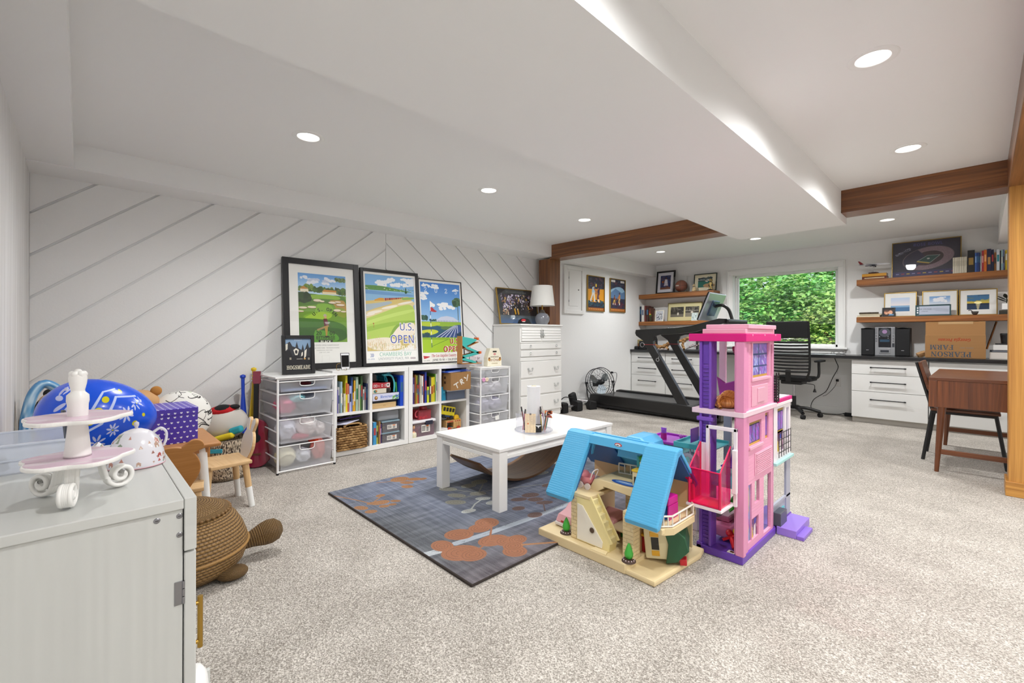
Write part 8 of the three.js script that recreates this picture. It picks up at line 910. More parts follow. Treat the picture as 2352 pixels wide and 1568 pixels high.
// ---------- blue roofed play house ----------
{
  const t = T('play_house', 'beige plastic play house with a big sky blue roof', 'toy house', [-1.27, 0, -1.95]); const BE = plastic('#e3cd9f', 0.5), BL = plastic('#53aedd', 0.4), IN = plastic('#1c5c9c', 0.5), YE = plastic('#ecdb9c', 0.5), WP = plastic('#efe8d8', 0.4);
  const brick = (() => { const b = dataTex(64, (x, y) => { const v = (y % 16 < 3 || (x + (Math.floor(y / 16) % 2) * 16) % 32 < 2) ? 60 : 220; return [v, v, v]; }, [12, 14], false); return metre(new THREE.MeshPhysicalMaterial({ color: sRGB('#e3cd9f'), roughness: 0.6, bumpMap: b, bumpScale: 0.004 })); })();
  part(t, 'base', BE, [ext([[-1.605, -1.738], [-1.09, -1.738], [-1.075, -1.76], [-1.075, -1.9], [-1.05, -2.19], [-1.605, -2.19]].reverse(), 'y', 0.0, 0.048, 0.006), ext([[-1.1, -1.742], [-0.945, -1.738], [-0.915, -2.12], [-0.93, -2.19], [-1.1, -2.19]].reverse(), 'y', 0, 0.026, 0.008)]); part(t, 'doormat', mat('#f0dcae', 0.6), ext([[-1.28, -1.742], [-1.19, -1.742], [-1.2, -1.775], [-1.27, -1.775]].reverse(), 'y', 0.047, 0.052, 0.002));
  const col = (x0, x1, z0, z1, y0, y1) => part(t, 'brick_pillar', brick, bx(x0, x1, y0, y1, z0, z1, 0.004)); col(-1.42, -1.382, -1.86, -1.775, 0.048, 0.272); col(-1.128, -1.072, -1.84, -1.782, 0.048, 0.262); col(-1.262, -1.225, -2.1, -2.02, 0.048, 0.3);
  // arched end wall, stair block with cupboard door
  const archHole = [[-2.02, 0.06], [-2.02, 0.16], ...arc(-1.95, 0.17, 0.06, 0, PI, 8).map(([a, b]) => [a, b]), [-1.88, 0.06]].map(([z, y]) => [z, y]);
  part(t, 'end_wall', BE, [ext([[-2.15, 0.045], [-1.8, 0.045], [-1.8, 0.275], [-2.15, 0.3]], 'x', -1.43, -1.41, 0, [[[-2.03, 0.06], [-2.03, 0.17], [-1.99, 0.21], [-1.92, 0.21], [-1.88, 0.17], [-1.88, 0.06]]])]);
  part(t, 'stair_block', YE, ext([[-1.385, 0.048], [-1.195, 0.048], [-1.19, 0.085], [-1.31, 0.268], [-1.385, 0.272]], 'z', -1.835, -1.775, 0.003)); const st = []; for (let i = 0; i < 6; i++) { const k = i / 6, x = -1.31 + 0.12 * k, y = 0.268 - 0.183 * k; st.push(bx(x - 0.002, x + 0.02, y - 0.034, y - 0.004, -1.826, -1.784, 0.002)); } part(t, 'stair_tread', plastic('#f0e2ab', 0.5), st); part(t, 'stair_rail', YE, [-1.838, -1.778].map((z) => ext([[-1.19, 0.085], [-1.178, 0.092], [-1.3, 0.282], [-1.315, 0.27]], 'z', z - 0.004, z + 0.004, 0.001)));
  const cd = part(t, 'cupboard_door', WP, ext([[-1.378, 0.056], [-1.232, 0.056], [-1.228, 0.085], [-1.345, 0.226], [-1.378, 0.23]], 'z', -1.7755, -1.771, 0.001)); part(cd, 'knob', plastic('#4e3826', 0.4), ball(0.013, -1.287, 0.125, -1.768, 1, 1, 0.5, 14));
  // upper floor: landing, raised bridge with oval rug, back walls
  part(t, 'landing', BE, bx(-1.43, -1.3, 0.262, 0.28, -2.14, -1.772, 0.004)); part(t, 'bridge', BE, ext([[-1.385, 0.265], [-1.345, 0.265], [-1.29, 0.3], [-1.29, 0.31], [-1.125, 0.3], [-1.11, 0.28], [-1.095, 0.28], [-1.095, 0.34], [-1.32, 0.342], [-1.345, 0.335]], 'z', -2.09, -1.865, 0.003)); part(t, 'oval_rug', mat('#1f4a9a', 0.5), ball(0.075, -1.19, 0.3425, -1.905, 1, 0.02, 0.4, 28)); part(t, 'oval_rug_ring', mat('#5f8fd0', 0.5), [ball(0.055, -1.19, 0.3435, -1.905, 1, 0.02, 0.36, 24)]); part(t, 'oval_rug_centre', mat('#d8e2ee', 0.5), ball(0.04, -1.19, 0.3442, -1.905, 1, 0.02, 0.13, 20));
  for (const b of [[-1.5, -1.27, 0.275, 0.4, -2.1, -2.085], [-1.1, -0.935, 0.235, 0.4, -2.1, -2.085], [-1.12, -1.1, 0.048, 0.34, -2.1, -1.88]]) part(t, 'back_wall', plastic('#d9b98a', 0.5), bx(...b)); part(t, 'room_floor', BE, [bx(-1.12, -0.93, 0.212, 0.236, -2.1, -1.775, 0.004), ext([[-0.935, -1.79], [-0.905, -1.83], [-0.905, -2.03], [-0.935, -2.07]], 'y', 0.205, 0.236, 0.003)]); part(t, 'room_wall', BE, bx(-1.105, -0.95, 0.05, 0.212, -2.11, -2.1));
  const bars = (pts, y0, y1, n, nm, m) => { const q = []; for (let i = 0; i <= n; i++) { const k = i / n * (pts.length - 1), a = Math.min(pts.length - 2, Math.floor(k)), f = k - a, x = pts[a][0] + (pts[a + 1][0] - pts[a][0]) * f, z = pts[a][1] + (pts[a + 1][1] - pts[a][1]) * f; q.push(rod([x, y0, z], [x, y1, z], 0.003, 0.003, 6)); } for (let i = 0; i < pts.length - 1; i++) for (const y of [y0 + 0.004, y1]) q.push(rod([pts[i][0], y, pts[i][1]], [pts[i + 1][0], y, pts[i + 1][1]], 0.0042, 0.0042, 8)); part(t, nm, m, q); };
  bars([[-1.3, -2.02], [-1.12, -2.06]], 0.342, 0.395, 6, 'railing', plastic('#cfcbc0', 0.4)); bars([[-0.95, -1.785], [-0.912, -1.83], [-0.912, -2.03], [-0.935, -2.06]], 0.238, 0.285, 9, 'balcony_railing', WP);
  // roof: two shingled front slopes, ridge, full back slope, gable hood
  const shin = (() => { const b = dataTex(64, (x, y) => { const v = y % 16 < 2 ? 110 : 128 + (y % 16) * 6 + ((x + (Math.floor(y / 16) % 2) * 16) % 32 < 1 ? -20 : 0); return [v, v, v]; }, [20, 26], false); const m = metre(new THREE.MeshPhysicalMaterial({ color: sRGB('#53aedd'), roughness: 0.42, clearcoat: 0.12, bumpMap: b, bumpScale: 0.0022 })); return m; })();
  const slope = (x0, x1) => ext([[-1.93, 0.552], [-1.905, 0.542], [-1.728, 0.256], [-1.735, 0.236], [-1.757, 0.238], [-1.925, 0.512], [-1.965, 0.528], [-1.965, 0.548]], 'x', x0, x1, 0.008);
  part(t, 'front_roof', shin, slope(-1.55, -1.395)); part(t, 'front_roof', shin, slope(-1.088, -0.928)); part(t, 'ridge', BL, [ext([[-1.97, 0.548], [-1.905, 0.543], [-1.89, 0.505], [-1.902, 0.5], [-1.925, 0.522], [-1.97, 0.528]], 'x', -1.41, -1.07, 0.005)]);
  part(t, 'back_roof', BL, ext([[-1.945, 0.55], [-2.12, 0.36], [-2.115, 0.345], [-1.945, 0.528]], 'x', -1.548, -0.93, 0.003)); part(t, 'roof_lining', IN, [ext([[-1.94, 0.527], [-2.112, 0.342], [-2.106, 0.338], [-1.935, 0.52]], 'x', -1.54, -1.3), ext([[-1.94, 0.527], [-2.112, 0.342], [-2.106, 0.338], [-1.935, 0.52]], 'x', -1.08, -0.935), ext([[-1.765, 0.245], [-1.925, 0.508], [-1.93, 0.503], [-1.772, 0.245]], 'x', -1.54, -1.4), ext([[-1.765, 0.245], [-1.925, 0.508], [-1.93, 0.503], [-1.772, 0.245]], 'x', -1.08, -0.935)]);
  part(t, 'back_dormer', BL, ext([[-1.285, 0.44], [-1.27, 0.525], [-1.22, 0.556], [-1.15, 0.556], [-1.115, 0.53], [-1.095, 0.44]].reverse(), 'z', -2.14, -1.97, 0.014)); for (const x of [-1.4, -1.085]) part(t, 'arch_corner', BL, ext(x < -1.3 ? [[x, 0.53], [x, 0.44], [x + 0.018, 0.5], [x + 0.06, 0.53]] : [[x, 0.53], [x - 0.06, 0.53], [x - 0.018, 0.5], [x, 0.44]], 'z', -1.935, -1.915, 0.003));
  part(t, 'logo_plate', plastic('#b8302c', 0.3), rotG(ball(0.021, 0, 0, 0, 1, 0.5, 0.2, 20), 0.1, 0, -0.03).translate(-1.225, 0.522, -1.896)); part(t, 'logo_plate_centre', plastic('#e8e8ea', 0.3), rotG(ball(0.016, 0, 0, 0, 1, 0.45, 0.2, 18), 0.1, 0, -0.03).translate(-1.225, 0.522, -1.894)); part(t, 'logo_plate_band', plastic('#2a2426', 0.3), rotG(ball(0.01, 0, 0, 0, 1, 0.35, 0.2, 14), 0.1, 0, -0.03).translate(-1.225, 0.522, -1.8925));
  // toys in and around it
  const tree = (label, x, z) => { const o = T('toy_tree', label, 'toy tree', [x, 0.048, z]); part(o, 'crown', plastic('#3fa83a', 0.4), lathe([[0.0001, 0.012], [0.012, 0.012], [0.019, 0.024], [0.0195, 0.036], [0.012, 0.06], [0.005, 0.076], [0.0001, 0.082]], x, 0.048, z, 22)); part(o, 'flower_bed', plastic('#4a3428', 0.7), lathe([[0.0001, 0.01], [0.02, 0.012], [0.03, 0.006], [0.032, 0]], x, 0.048, z, 24)); part(o, 'flowers', plastic('#d8c2cc', 0.6), Array.from({ length: 12 }, (_, i) => ball(0.003, x + 0.025 * Math.cos(i * 0.52), 0.057, z + 0.025 * Math.sin(i * 0.52), 1, 1, 1, 6))); };
  tree('green toy tree at the left front corner of the play house base', -1.465, -1.795); tree('green toy tree at the foot of the right brick pillar', -1.09, -1.775);
  const pr = T('toy_pram', 'pink toy pram on the upper left landing of the play house', 'toy pram', [-1.39, 0.28, -1.88]); const PP = plastic('#d9848c', 0.45); part(pr, 'basket', PP, [lathe([[0.0001, 0.012], [0.02, 0.014], [0.034, 0.035], [0.038, 0.06], [0.034, 0.06], [0.0001, 0.03]], -1.395, 0.28, -1.88, 22), rotG(ball(0.036, 0, 0, 0, 1, 1, 1, 18), 0, 0, 0.4).scale(0.55, 0.8, 1).translate(-1.415, 0.335, -1.88)]); for (const [x, z] of [[-1.37, -1.845], [-1.415, -1.845], [-1.37, -1.915], [-1.415, -1.915]]) part(pr, 'wheel', plastic('#e8d8d0', 0.4), rotG(cyl(0.016, 0.016, 0.008, 0, -0.004, 0, 18), PI / 2, 0, 0).translate(x, 0.296, z)); part(pr, 'handle', plastic('#efe2dc', 0.4), tube([[-1.365, 0.33, -1.86], [-1.345, 0.375, -1.86], [-1.345, 0.375, -1.9], [-1.365, 0.33, -1.9]], 0.003, 20));
  const pc = T('toy_car', 'pink toy convertible parked under the left end of the play house', 'toy car', [-1.48, 0.048, -1.9]); const PK = plastic('#eeb0b6', 0.35); part(pc, 'body', PK, ext([[-2.06, 0.05], [-1.845, 0.05], [-1.83, 0.075], [-1.85, 0.105], [-1.91, 0.118], [-1.95, 0.15], [-2.02, 0.15], [-2.06, 0.11]], 'x', -1.57, -1.465, 0.012)); part(pc, 'seat_well', plastic('#d58a94', 0.5), bx(-1.555, -1.48, 0.118, 0.152, -2.02, -1.95, 0.006)); part(pc, 'bumper', plastic('#f4ecea', 0.35), bx(-1.572, -1.463, 0.052, 0.07, -1.843, -1.826, 0.005)); part(pc, 'emblem', plastic('#c03030', 0.4), bx(-1.53, -1.515, 0.075, 0.084, -1.8335, -1.827, 0.002));
  const pl = T('toy_car', 'dusty pink toy car hood showing behind the stairs', 'toy car', [-1.3, 0.048, -1.97]); part(pl, 'body', plastic('#c98a88', 0.45), ext([[-2.08, 0.05], [-1.89, 0.05], [-1.885, 0.09], [-1.93, 0.13], [-2.03, 0.15], [-2.08, 0.13]], 'x', -1.38, -1.265, 0.014)); part(pl, 'grille', plastic('#8a5a5a', 0.5), bx(-1.36, -1.285, 0.07, 0.085, -1.888, -1.882, 0.003));
  const tt = T('toy_table', 'beige toy table with green legs inside the play house', 'toy table', [-1.2, 0.048, -1.92]); part(tt, 'top', plastic('#cdb58c', 0.5), bx(-1.26, -1.155, 0.112, 0.124, -1.98, -1.87, 0.005)); for (const [x, z] of [[-1.245, -1.885], [-1.17, -1.885], [-1.245, -1.965], [-1.17, -1.965]]) part(tt, 'leg', plastic('#2f8a3a', 0.4), rod([x, 0.048, z], [x, 0.112, z], 0.008));
  const rs = T('toy_chair', 'red toy chair with a yellow seat inside the play house', 'toy chair', [-1.13, 0.048, -1.99]); part(rs, 'back', plastic('#c02026', 0.4), rotG(ball(0.032, 0, 0, 0, 1, 1.2, 0.3, 16), 0, 0.4, 0).translate(-1.16, 0.11, -2.03)); part(rs, 'seat', plastic('#e0b82a', 0.4), bx(-1.175, -1.135, 0.07, 0.08, -2.03, -1.975, 0.004)); part(rs, 'leg', plastic('#c02026', 0.4), [[-1.17, -2.02], [-1.14, -1.98]].map(([x, z]) => rod([x, 0.048, z], [x, 0.07, z], 0.006)));
  const rf = T('toy_stove', 'red and yellow toy block in the shade behind the right pillar', 'toy', [-1.06, 0.026, -1.9]); part(rf, 'body', plastic('#a81c22', 0.45), bx(-1.1, -1.06, 0.03, 0.12, -1.99, -1.9, 0.006)); part(rf, 'top', plastic('#d8a82a', 0.45), bx(-1.102, -1.055, 0.12, 0.132, -1.995, -1.895, 0.003));
  const kt = T('toy_kitchen', 'small beige toy kitchen with yellow top and green tap on the bridge', 'toy kitchen', [-1.125, 0.342, -1.92]); part(kt, 'cabinet', plastic('#dfcfa6', 0.5), bx(-1.15, -1.105, 0.342, 0.41, -1.96, -1.9, 0.004)); part(kt, 'oven_door', plastic('#26262a', 0.3), bx(-1.14, -1.12, 0.352, 0.388, -1.9005, -1.898, 0.001)); part(kt, 'top', plastic('#e2bc2a', 0.4), [bx(-1.153, -1.1, 0.41, 0.42, -1.963, -1.897, 0.003), bx(-1.118, -1.1, 0.42, 0.46, -1.95, -1.91, 0.004)]); part(kt, 'tap', plastic('#3f9a34', 0.4), rotG(ball(0.022, 0, 0, 0, 1.1, 0.7, 0.8, 14), 0, 0, -0.2).translate(-1.108, 0.472, -1.93)); part(kt, 'blue_side', plastic('#3fb0b8', 0.4), bx(-1.165, -1.15, 0.342, 0.47, -1.99, -1.965, 0.003));
  const tw = T('toy_washer', 'magenta and blue toy washer in the right upstairs room', 'toy', [-0.98, 0.236, -1.92]); part(tw, 'frame', plastic('#c4148a', 0.4), [bx(-1.02, -0.955, 0.3, 0.335, -1.97, -1.88, 0.006), bx(-0.962, -0.955, 0.236, 0.3, -1.97, -1.88, 0.002)]); part(tw, 'drum', plastic('#1f78d8', 0.25), cyl(0.022, 0.022, 0.066, -0.985, 0.236, -1.905, 20)); part(tw, 'teal_bottle', plastic('#2f8f96', 0.3), lathe([[0.0001, 0], [0.014, 0], [0.014, 0.035], [0.008, 0.045], [0.008, 0.055], [0.0001, 0.056]], -1.0, 0.335, -1.93, 16));
  const bs = T('toy_barn', 'tipped toy house with a dark green roof beside the right pillar', 'toy house', [-1.035, 0.03, -2.0], 0.42); part(bs, 'wall', plastic('#ded2aa', 0.5), [bx(-0.075, 0.03, 0.012, 0.16, -0.1, 0.1, 0.006)].map((g) => rotG(g, 0, 0, 0.1))); part(bs, 'window', plastic('#20201e', 0.4), rotG(bx(-0.045, -0.012, 0.055, 0.11, 0.0995, 0.102, 0.001), 0, 0, 0.1)); part(bs, 'shutter', plastic('#dfa82a', 0.4), rotG(bx(-0.048, -0.01, 0.113, 0.135, 0.0995, 0.103, 0.001), 0, 0, 0.1)); part(bs, 'shutter', plastic('#dfa82a', 0.4), [rotG(bx(-0.046, -0.012, 0.028, 0.051, 0.0995, 0.103, 0.001), 0, 0, 0.1)]); part(bs, 'roof', plastic('#1f5434', 0.5), rotG(ext([[0.012, 0.0], [0.06, 0.008], [0.115, 0.06], [0.105, 0.12], [0.055, 0.165], [0.012, 0.165], [0.03, 0.085]], 'z', -0.115, 0.112, 0.005), 0, 0, 0.1)); part(bs, 'red_chimney', plastic('#c02028', 0.4), rotG(bx(0.07, 0.1, -0.008, 0.02, 0.06, 0.1, 0.004), 0, 0, 0.1));
}
// ---------- tall pink doll house ----------
{
  const t = T('doll_house', 'tall pink and purple plastic doll house tower with an elevator', 'doll house', [-0.86, 0, -2.45]); const PI1 = plastic('#e090b8', 0.4), MG = plastic('#d8077c', 0.35), PU = plastic('#7a4cb8', 0.4), PD = plastic('#6a3fae', 0.4), CR = plastic('#e6abc0', 0.4), PW = plastic('#efe6ea', 0.4), TE = plastic('#4db4bc', 0.35), LG = plastic('#a7a9b8', 0.4);
  const X = -0.765, R = (a, b, c, d) => [[a, c], [b, c], [b, d], [a, d]];            // rectangle in (z, y)
  const wallMat = (() => { const b = dataTex(32, (x, y) => { const v = y % 8 < 1 ? 90 : 200; return [v, v, v]; }, [10, 16], false); return metre(new THREE.MeshPhysicalMaterial({ color: sRGB('#e99fbe'), roughness: 0.42, bumpMap: b, bumpScale: 0.001 })); })();
  part(t, 'base', PD, [bx(-0.972, -0.756, 0, 0.036, -2.68, -2.198, 0.004), bx(-0.9, -0.762, 0, 0.036, -2.99, -2.68, 0.004), bx(-0.972, -0.945, 0, 0.045, -2.235, -2.198, 0.004)]);
  part(t, 'wall_upper', wallMat, ext(R(-2.66, -2.21, 0.702, 1.032), 'x', X - 0.014, X, 0, [R(-2.582, -2.337, 0.852, 1.02), R(-2.645, -2.602, 0.842, 1.012)])); part(t, 'wall_middle', wallMat, ext(R(-2.66, -2.21, 0.36, 0.678), 'x', X - 0.014, X, 0, [R(-2.476, -2.306, 0.525, 0.64), R(-2.588, -2.534, 0.527, 0.662)])); part(t, 'wall_lower', wallMat, ext(R(-2.66, -2.21, 0.036, 0.36), 'x', X - 0.014, X, 0, [R(-2.342, -2.284, 0.07, 0.345), R(-2.45, -2.382, 0.235, 0.345), R(-2.44, -2.345, 0.07, 0.17), R(-2.63, -2.515, 0.05, 0.343)]));
  part(t, 'corner_post', PI1, [bx(-0.79, -0.752, 0.036, 1.032, -2.23, -2.2, 0.003), bx(-0.8, -0.791, 0.036, 1.03, -2.229, -2.215), bx(X - 0.003, X + 0.004, 0.036, 1.028, -2.283, -2.2015)]); part(t, 'rear_post', PI1, bx(-0.79, X, 0.036, 1.032, -2.672, -2.655, 0.002));
  part(t, 'floor_band', plastic('#e9cdd8', 0.4), [bx(-0.995, X + 0.014, 0.678, 0.702, -2.68, -2.195, 0.003)]); part(t, 'middle_floor', TE, bx(-0.96, X - 0.014, 0.335, 0.35, -2.66, -2.215, 0.002));
  part(t, 'window_frame', CR, [bx(X, X + 0.008, 0.836, 0.85, -2.595, -2.325, 0.002), bx(X, X + 0.006, 0.85, 1.025, -2.335, -2.325), bx(X, X + 0.006, 0.85, 1.025, -2.594, -2.584)]); part(t, 'window_frame', CR, bx(X, X + 0.008, 0.51, 0.524, -2.49, -2.3, 0.002)); part(t, 'raised_panel', CR, [bx(X, X + 0.005, 0.715, 0.815, -2.56, -2.33, 0.003), bx(X + 0.005, X + 0.009, 0.73, 0.8, -2.5, -2.4, 0.002)]);
  part(t, 'vent_panel', CR, [bx(X, X + 0.004, 0.372, 0.482, -2.63, -2.38, 0.002), ...Array.from({ length: 11 }, (_, i) => bx(X + 0.004, X + 0.008, 0.378 + i * 0.0095, 0.3825 + i * 0.0095, -2.62, -2.39, 0.001))]);
  const STK = (cols, pane) => picMat(canvasTex(128, 128, (g, w, h) => { g.fillStyle = cols[0]; g.fillRect(0, 0, w, h); for (let i = 0; i < 60; i++) { g.strokeStyle = cols[1 + i % (cols.length - 1)]; g.globalAlpha = 0.6; g.lineWidth = rr(2, 8); g.beginPath(); const x = rr(0, w), y = rr(0, h); g.moveTo(x, y); g.lineTo(x + rr(-20, 40), y + rr(20, 50)); g.stroke(); } g.globalAlpha = 1; pane(g, w, h); }), 0.35);
  const s1 = STK(['#7a68b8', '#a86ac8', '#8fb4e0', '#c8d4ec', '#5a5ab0'], (g, w, h) => { g.strokeStyle = '#2f4a7a'; g.lineWidth = 6; g.strokeRect(0, 0, w, h); g.beginPath(); g.moveTo(64, 0); g.lineTo(64, h); g.moveTo(0, 42); g.lineTo(w, 42); g.moveTo(0, 86); g.lineTo(w, 86); g.stroke(); g.fillStyle = '#b89a3a'; g.fillRect(0, 118, w, 10); }), s2 = STK(['#8a4ab0', '#b05ac8', '#6a8ad0', '#c9a0e0'], (g, w, h) => { g.fillStyle = '#9a7a2e'; g.fillRect(0, 0, w, 18); g.strokeStyle = '#1f2a4a'; g.lineWidth = 6; g.strokeRect(8, 20, w - 16, h - 34); g.beginPath(); g.moveTo(46, 20); g.lineTo(46, h - 14); g.moveTo(84, 20); g.lineTo(84, h - 14); g.stroke(); g.fillStyle = '#c8a02e'; g.fillRect(0, h - 14, w, 14); }), s3 = STK(['#8a94c8', '#d8a0c8', '#5a9ab0', '#c8b8e0'], (g, w, h) => { g.strokeStyle = '#c8a84a'; g.lineWidth = 7; g.beginPath(); g.ellipse(64, 36, 36, 28, 0, 0, 7); g.stroke(); blob(g, 64, 36, 26, 20, '#d8c890'); for (let i = 0; i < 6; i++) blob(g, 14 + i * 20, 90 + (i % 2) * 12, 9, 12, ['#e0d040', '#b84a9a', '#5a70c0'][i % 3]); }), s4 = STK(['#7a3a5a', '#3a3a9a', '#d8b8c8', '#a03a6a'], (g, w, h) => { poly(g, '#e0c41e', [[0, 128], [0, 70], [40, 56], [54, 128]]); blob(g, 26, 44, 14, 16, '#6a4630'); poly(g, '#d8d0d4', [[60, 128], [70, 60], [100, 50], [104, 128]]); blob(g, 90, 34, 22, 18, '#3a44a8'); });
  const stick = (m, z0, z1, y0, y1) => part(t, 'sticker', m, bx(X - 0.012, X - 0.008, y0, y1, z0, z1)); stick(s1, -2.586, -2.333, 0.85, 1.022); stick(s2, -2.478, -2.304, 0.523, 0.642); stick(s2, -2.59, -2.532, 0.525, 0.664); stick(s3, -2.344, -2.282, 0.07, 0.346); stick(s4, -2.442, -2.343, 0.068, 0.172); part(t, 'dark_pane', plastic('#2c2a2e', 0.3), bx(X - 0.013, X - 0.009, 0.235, 0.346, -2.41, -2.38));
  // roof slabs, tower columns, back columns
  part(t, 'roof_slab', MG, bx(-1.012, -0.742, 1.03, 1.067, -2.712, -2.195, 0.003)); part(t, 'roof_cap', CR, [bx(-0.952, -0.752, 1.067, 1.09, -2.6, -2.215, 0.003), bx(-0.945, -0.745, 1.09, 1.112, -2.64, -2.24, 0.004), bx(-0.8, -0.76, 1.067, 1.09, -2.66, -2.6, 0.003)]); part(t, 'roof_peg', CR, [-2.28, -2.45, -2.62].map((z) => ball(0.006, -0.744, 1.06, z, 0.6, 1, 1, 8)));
  part(t, 'lift_tower', PU, [bx(-0.962, -0.95, 0.036, 1.03, -2.228, -2.205, 0.002), bx(-0.916, -0.904, 0.036, 1.03, -2.228, -2.205, 0.002), bx(-0.95, -0.916, 0.036, 1.03, -2.228, -2.22), bx(-0.916, -0.904, 0.036, 1.03, -2.27, -2.228), bx(-0.975, -0.895, 0.64, 0.662, -2.235, -2.2, 0.006)]); part(t, 'lift_rung', PD, Array.from({ length: 46 }, (_, i) => bx(-0.948, -0.918, 0.06 + i * 0.0186, 0.066 + i * 0.0186, -2.221, -2.214))); part(t, 'lift_recess', PD, bx(-0.948, -0.918, 0.92, 1.02, -2.221, -2.216));
  part(t, 'back_column', plastic('#e6c0d6', 0.4), [bx(-1.04, -1.005, 0.702, 1.03, -2.665, -2.645, 0.002)]); part(t, 'back_column', LG, bx(-1.085, -1.06, 0.35, 0.678, -2.665, -2.645, 0.002)); part(t, 'back_column', LG, bx(-1.015, -0.975, 0.35, 0.678, -2.665, -2.645, 0.002)); part(t, 'back_floor', CR, bx(-1.09, -0.96, 0.678, 0.696, -2.68, -2.64, 0.002));
  // bed and lamp upstairs, elevator with its white frame
  part(t, 'tub_bed', plastic('#a02aa0', 0.25), [ext([[-0.99, 0.835], [-0.945, 0.805], [-0.9, 0.82], [-0.8, 0.855], [-0.8, 0.703], [-0.97, 0.703]].reverse(), 'z', -2.5, -2.485, 0.004), ext([[-2.59, 0.79], [-2.3, 0.76], [-2.3, 0.702], [-2.59, 0.702]].reverse(), 'x', -0.8, -0.79, 0.002)]); part(t, 'ceiling_shade', plastic('#b8607c', 0.4), [rotG(lathe([[0.0001, 0.045], [0.008, 0.043], [0.022, 0.02], [0.025, 0]], 0, 0, 0, 20), 0, 0, -1.2).translate(-0.885, 0.978, -2.45), rod([-0.865, 1.03, -2.45], [-0.865, 0.985, -2.45], 0.002)]);
  const HP = mat('#ff70b8', 0.1, { transmission: 0.92, thickness: 0, ior: 1.45 }), HE = plastic('#d80a50', 0.25); const lf = part(t, 'lift_cabin', HP, [ext([[-0.941, 0.284], [-0.801, 0.284], [-0.801, 0.443], [-0.941, 0.445]], 'z', -2.054, -2.05), ext([[-2.05, 0.284], [-2.17, 0.284], [-2.17, 0.545], [-2.05, 0.443]].reverse(), 'x', -0.804, -0.8), ext([[-2.05, 0.284], [-2.17, 0.284], [-2.17, 0.545], [-2.05, 0.443]].reverse(), 'x', -0.942, -0.938)]);
  part(lf, 'edge', HE, [rod([-0.94, 0.284, -2.05], [-0.94, 0.445, -2.05], 0.005), rod([-0.801, 0.284, -2.05], [-0.801, 0.443, -2.05], 0.006), rod([-0.94, 0.445, -2.05], [-0.801, 0.443, -2.05], 0.0035), rod([-0.94, 0.287, -2.05], [-0.801, 0.287, -2.05], 0.0035), rod([-0.801, 0.443, -2.05], [-0.801, 0.545, -2.17], 0.0035), rod([-0.94, 0.445, -2.05], [-0.94, 0.545, -2.17], 0.0035), rod([-0.94, 0.284, -2.17], [-0.94, 0.545, -2.17], 0.004), ball(0.011, -0.952, 0.395, -2.06, 1.3, 1.2, 0.8, 12), ball(0.009, -0.94, 0.38, -2.055, 1.3, 1.2, 0.8, 12)]); part(lf, 'floor_tray', PW, bx(-0.952, -0.79, 0.27, 0.283, -2.19, -2.04, 0.003)); part(lf, 'pink_floor', plastic('#e886b8', 0.4), bx(-0.938, -0.804, 0.283, 0.286, -2.17, -2.054)); part(lf, 'frame', PW, [bx(-0.916, -0.9, 0.27, 0.63, -2.186, -2.172, 0.003), bx(-0.79, -0.774, 0.27, 0.63, -2.186, -2.172, 0.003), bx(-0.916, -0.774, 0.612, 0.63, -2.186, -2.172, 0.003), bx(-0.945, -0.9, 0.27, 0.54, -2.188, -2.18), bx(-0.788, -0.768, 0.335, 0.535, -2.172, -2.15, 0.003)]);
  // white side tower with ledge, screens, purple steps
  part(t, 'side_tower', PW, ext(R(-2.975, -2.665, 0.37, 0.692), 'x', X - 0.014, X, 0, [R(-2.86, -2.735, 0.42, 0.66), R(-2.945, -2.895, 0.47, 0.65)])); stick(s2, -2.862, -2.732, 0.52, 0.662); stick(s4, -2.86, -2.735, 0.42, 0.53); part(t, 'sheer_pane', mat('#b8a4cc', 0.3, { transmission: 0.5, thickness: 0 }), bx(X - 0.012, X - 0.009, 0.468, 0.652, -2.947, -2.893)); part(t, 'black_railing', BLACK, [...[0, 1, 2, 3].map((i) => rod([X + 0.008, 0.42 + i * 0.035, -2.735], [X + 0.008, 0.42 + i * 0.035, -2.95], 0.0018, 0.0018, 6)), ...[0, 1, 2, 3, 4, 5].map((i) => rod([X + 0.008, 0.395, -2.735 - i * 0.043], [X + 0.008, 0.53, -2.735 - i * 0.043], 0.0018, 0.0018, 6))]); part(t, 'ledge', plastic('#a9dcd8', 0.4), bx(X - 0.1, X + 0.016, 0.362, 0.378, -2.985, -2.67, 0.003)); part(t, 'tower_post', LG, [bx(X - 0.012, X, 0.036, 0.362, -2.975, -2.9, 0.002), bx(X - 0.012, X, 0.14, 0.152, -2.975, -2.67), bx(X - 0.014, X - 0.006, 0.036, 0.14, -2.975, -2.68)]); part(t, 'roof_box', MG, [bx(X - 0.08, X + 0.006, 0.692, 0.712, -2.985, -2.72, 0.003)]); part(t, 'roof_box_lining', plastic('#f2d4e2', 0.4), bx(X - 0.07, X - 0.005, 0.711, 0.7145, -2.975, -2.73)); part(t, 'floor_edge', PW, bx(X - 0.1, X + 0.008, 0.676, 0.692, -2.98, -2.66, 0.002)); part(t, 'grey_bin', plastic('#4c4f5a', 0.4), bx(X - 0.008, X + 0.03, 0.04, 0.11, -2.8, -2.69, 0.003)); part(t, 'teal_label', TE, bx(X - 0.006, X - 0.001, 0.06, 0.1, -2.87, -2.82));
  const sp = T('toy_steps', 'two purple plastic steps beside the doll house on the carpet', 'toy steps', [-0.7, 0, -2.8]); part(sp, 'upper_step', plastic('#9a7ad8', 0.4), bx(-0.755, -0.662, 0, 0.042, -2.945, -2.685, 0.003)); part(sp, 'lower_step', plastic('#8a68cc', 0.4), bx(-0.662, -0.628, 0, 0.02, -2.86, -2.685, 0.003));
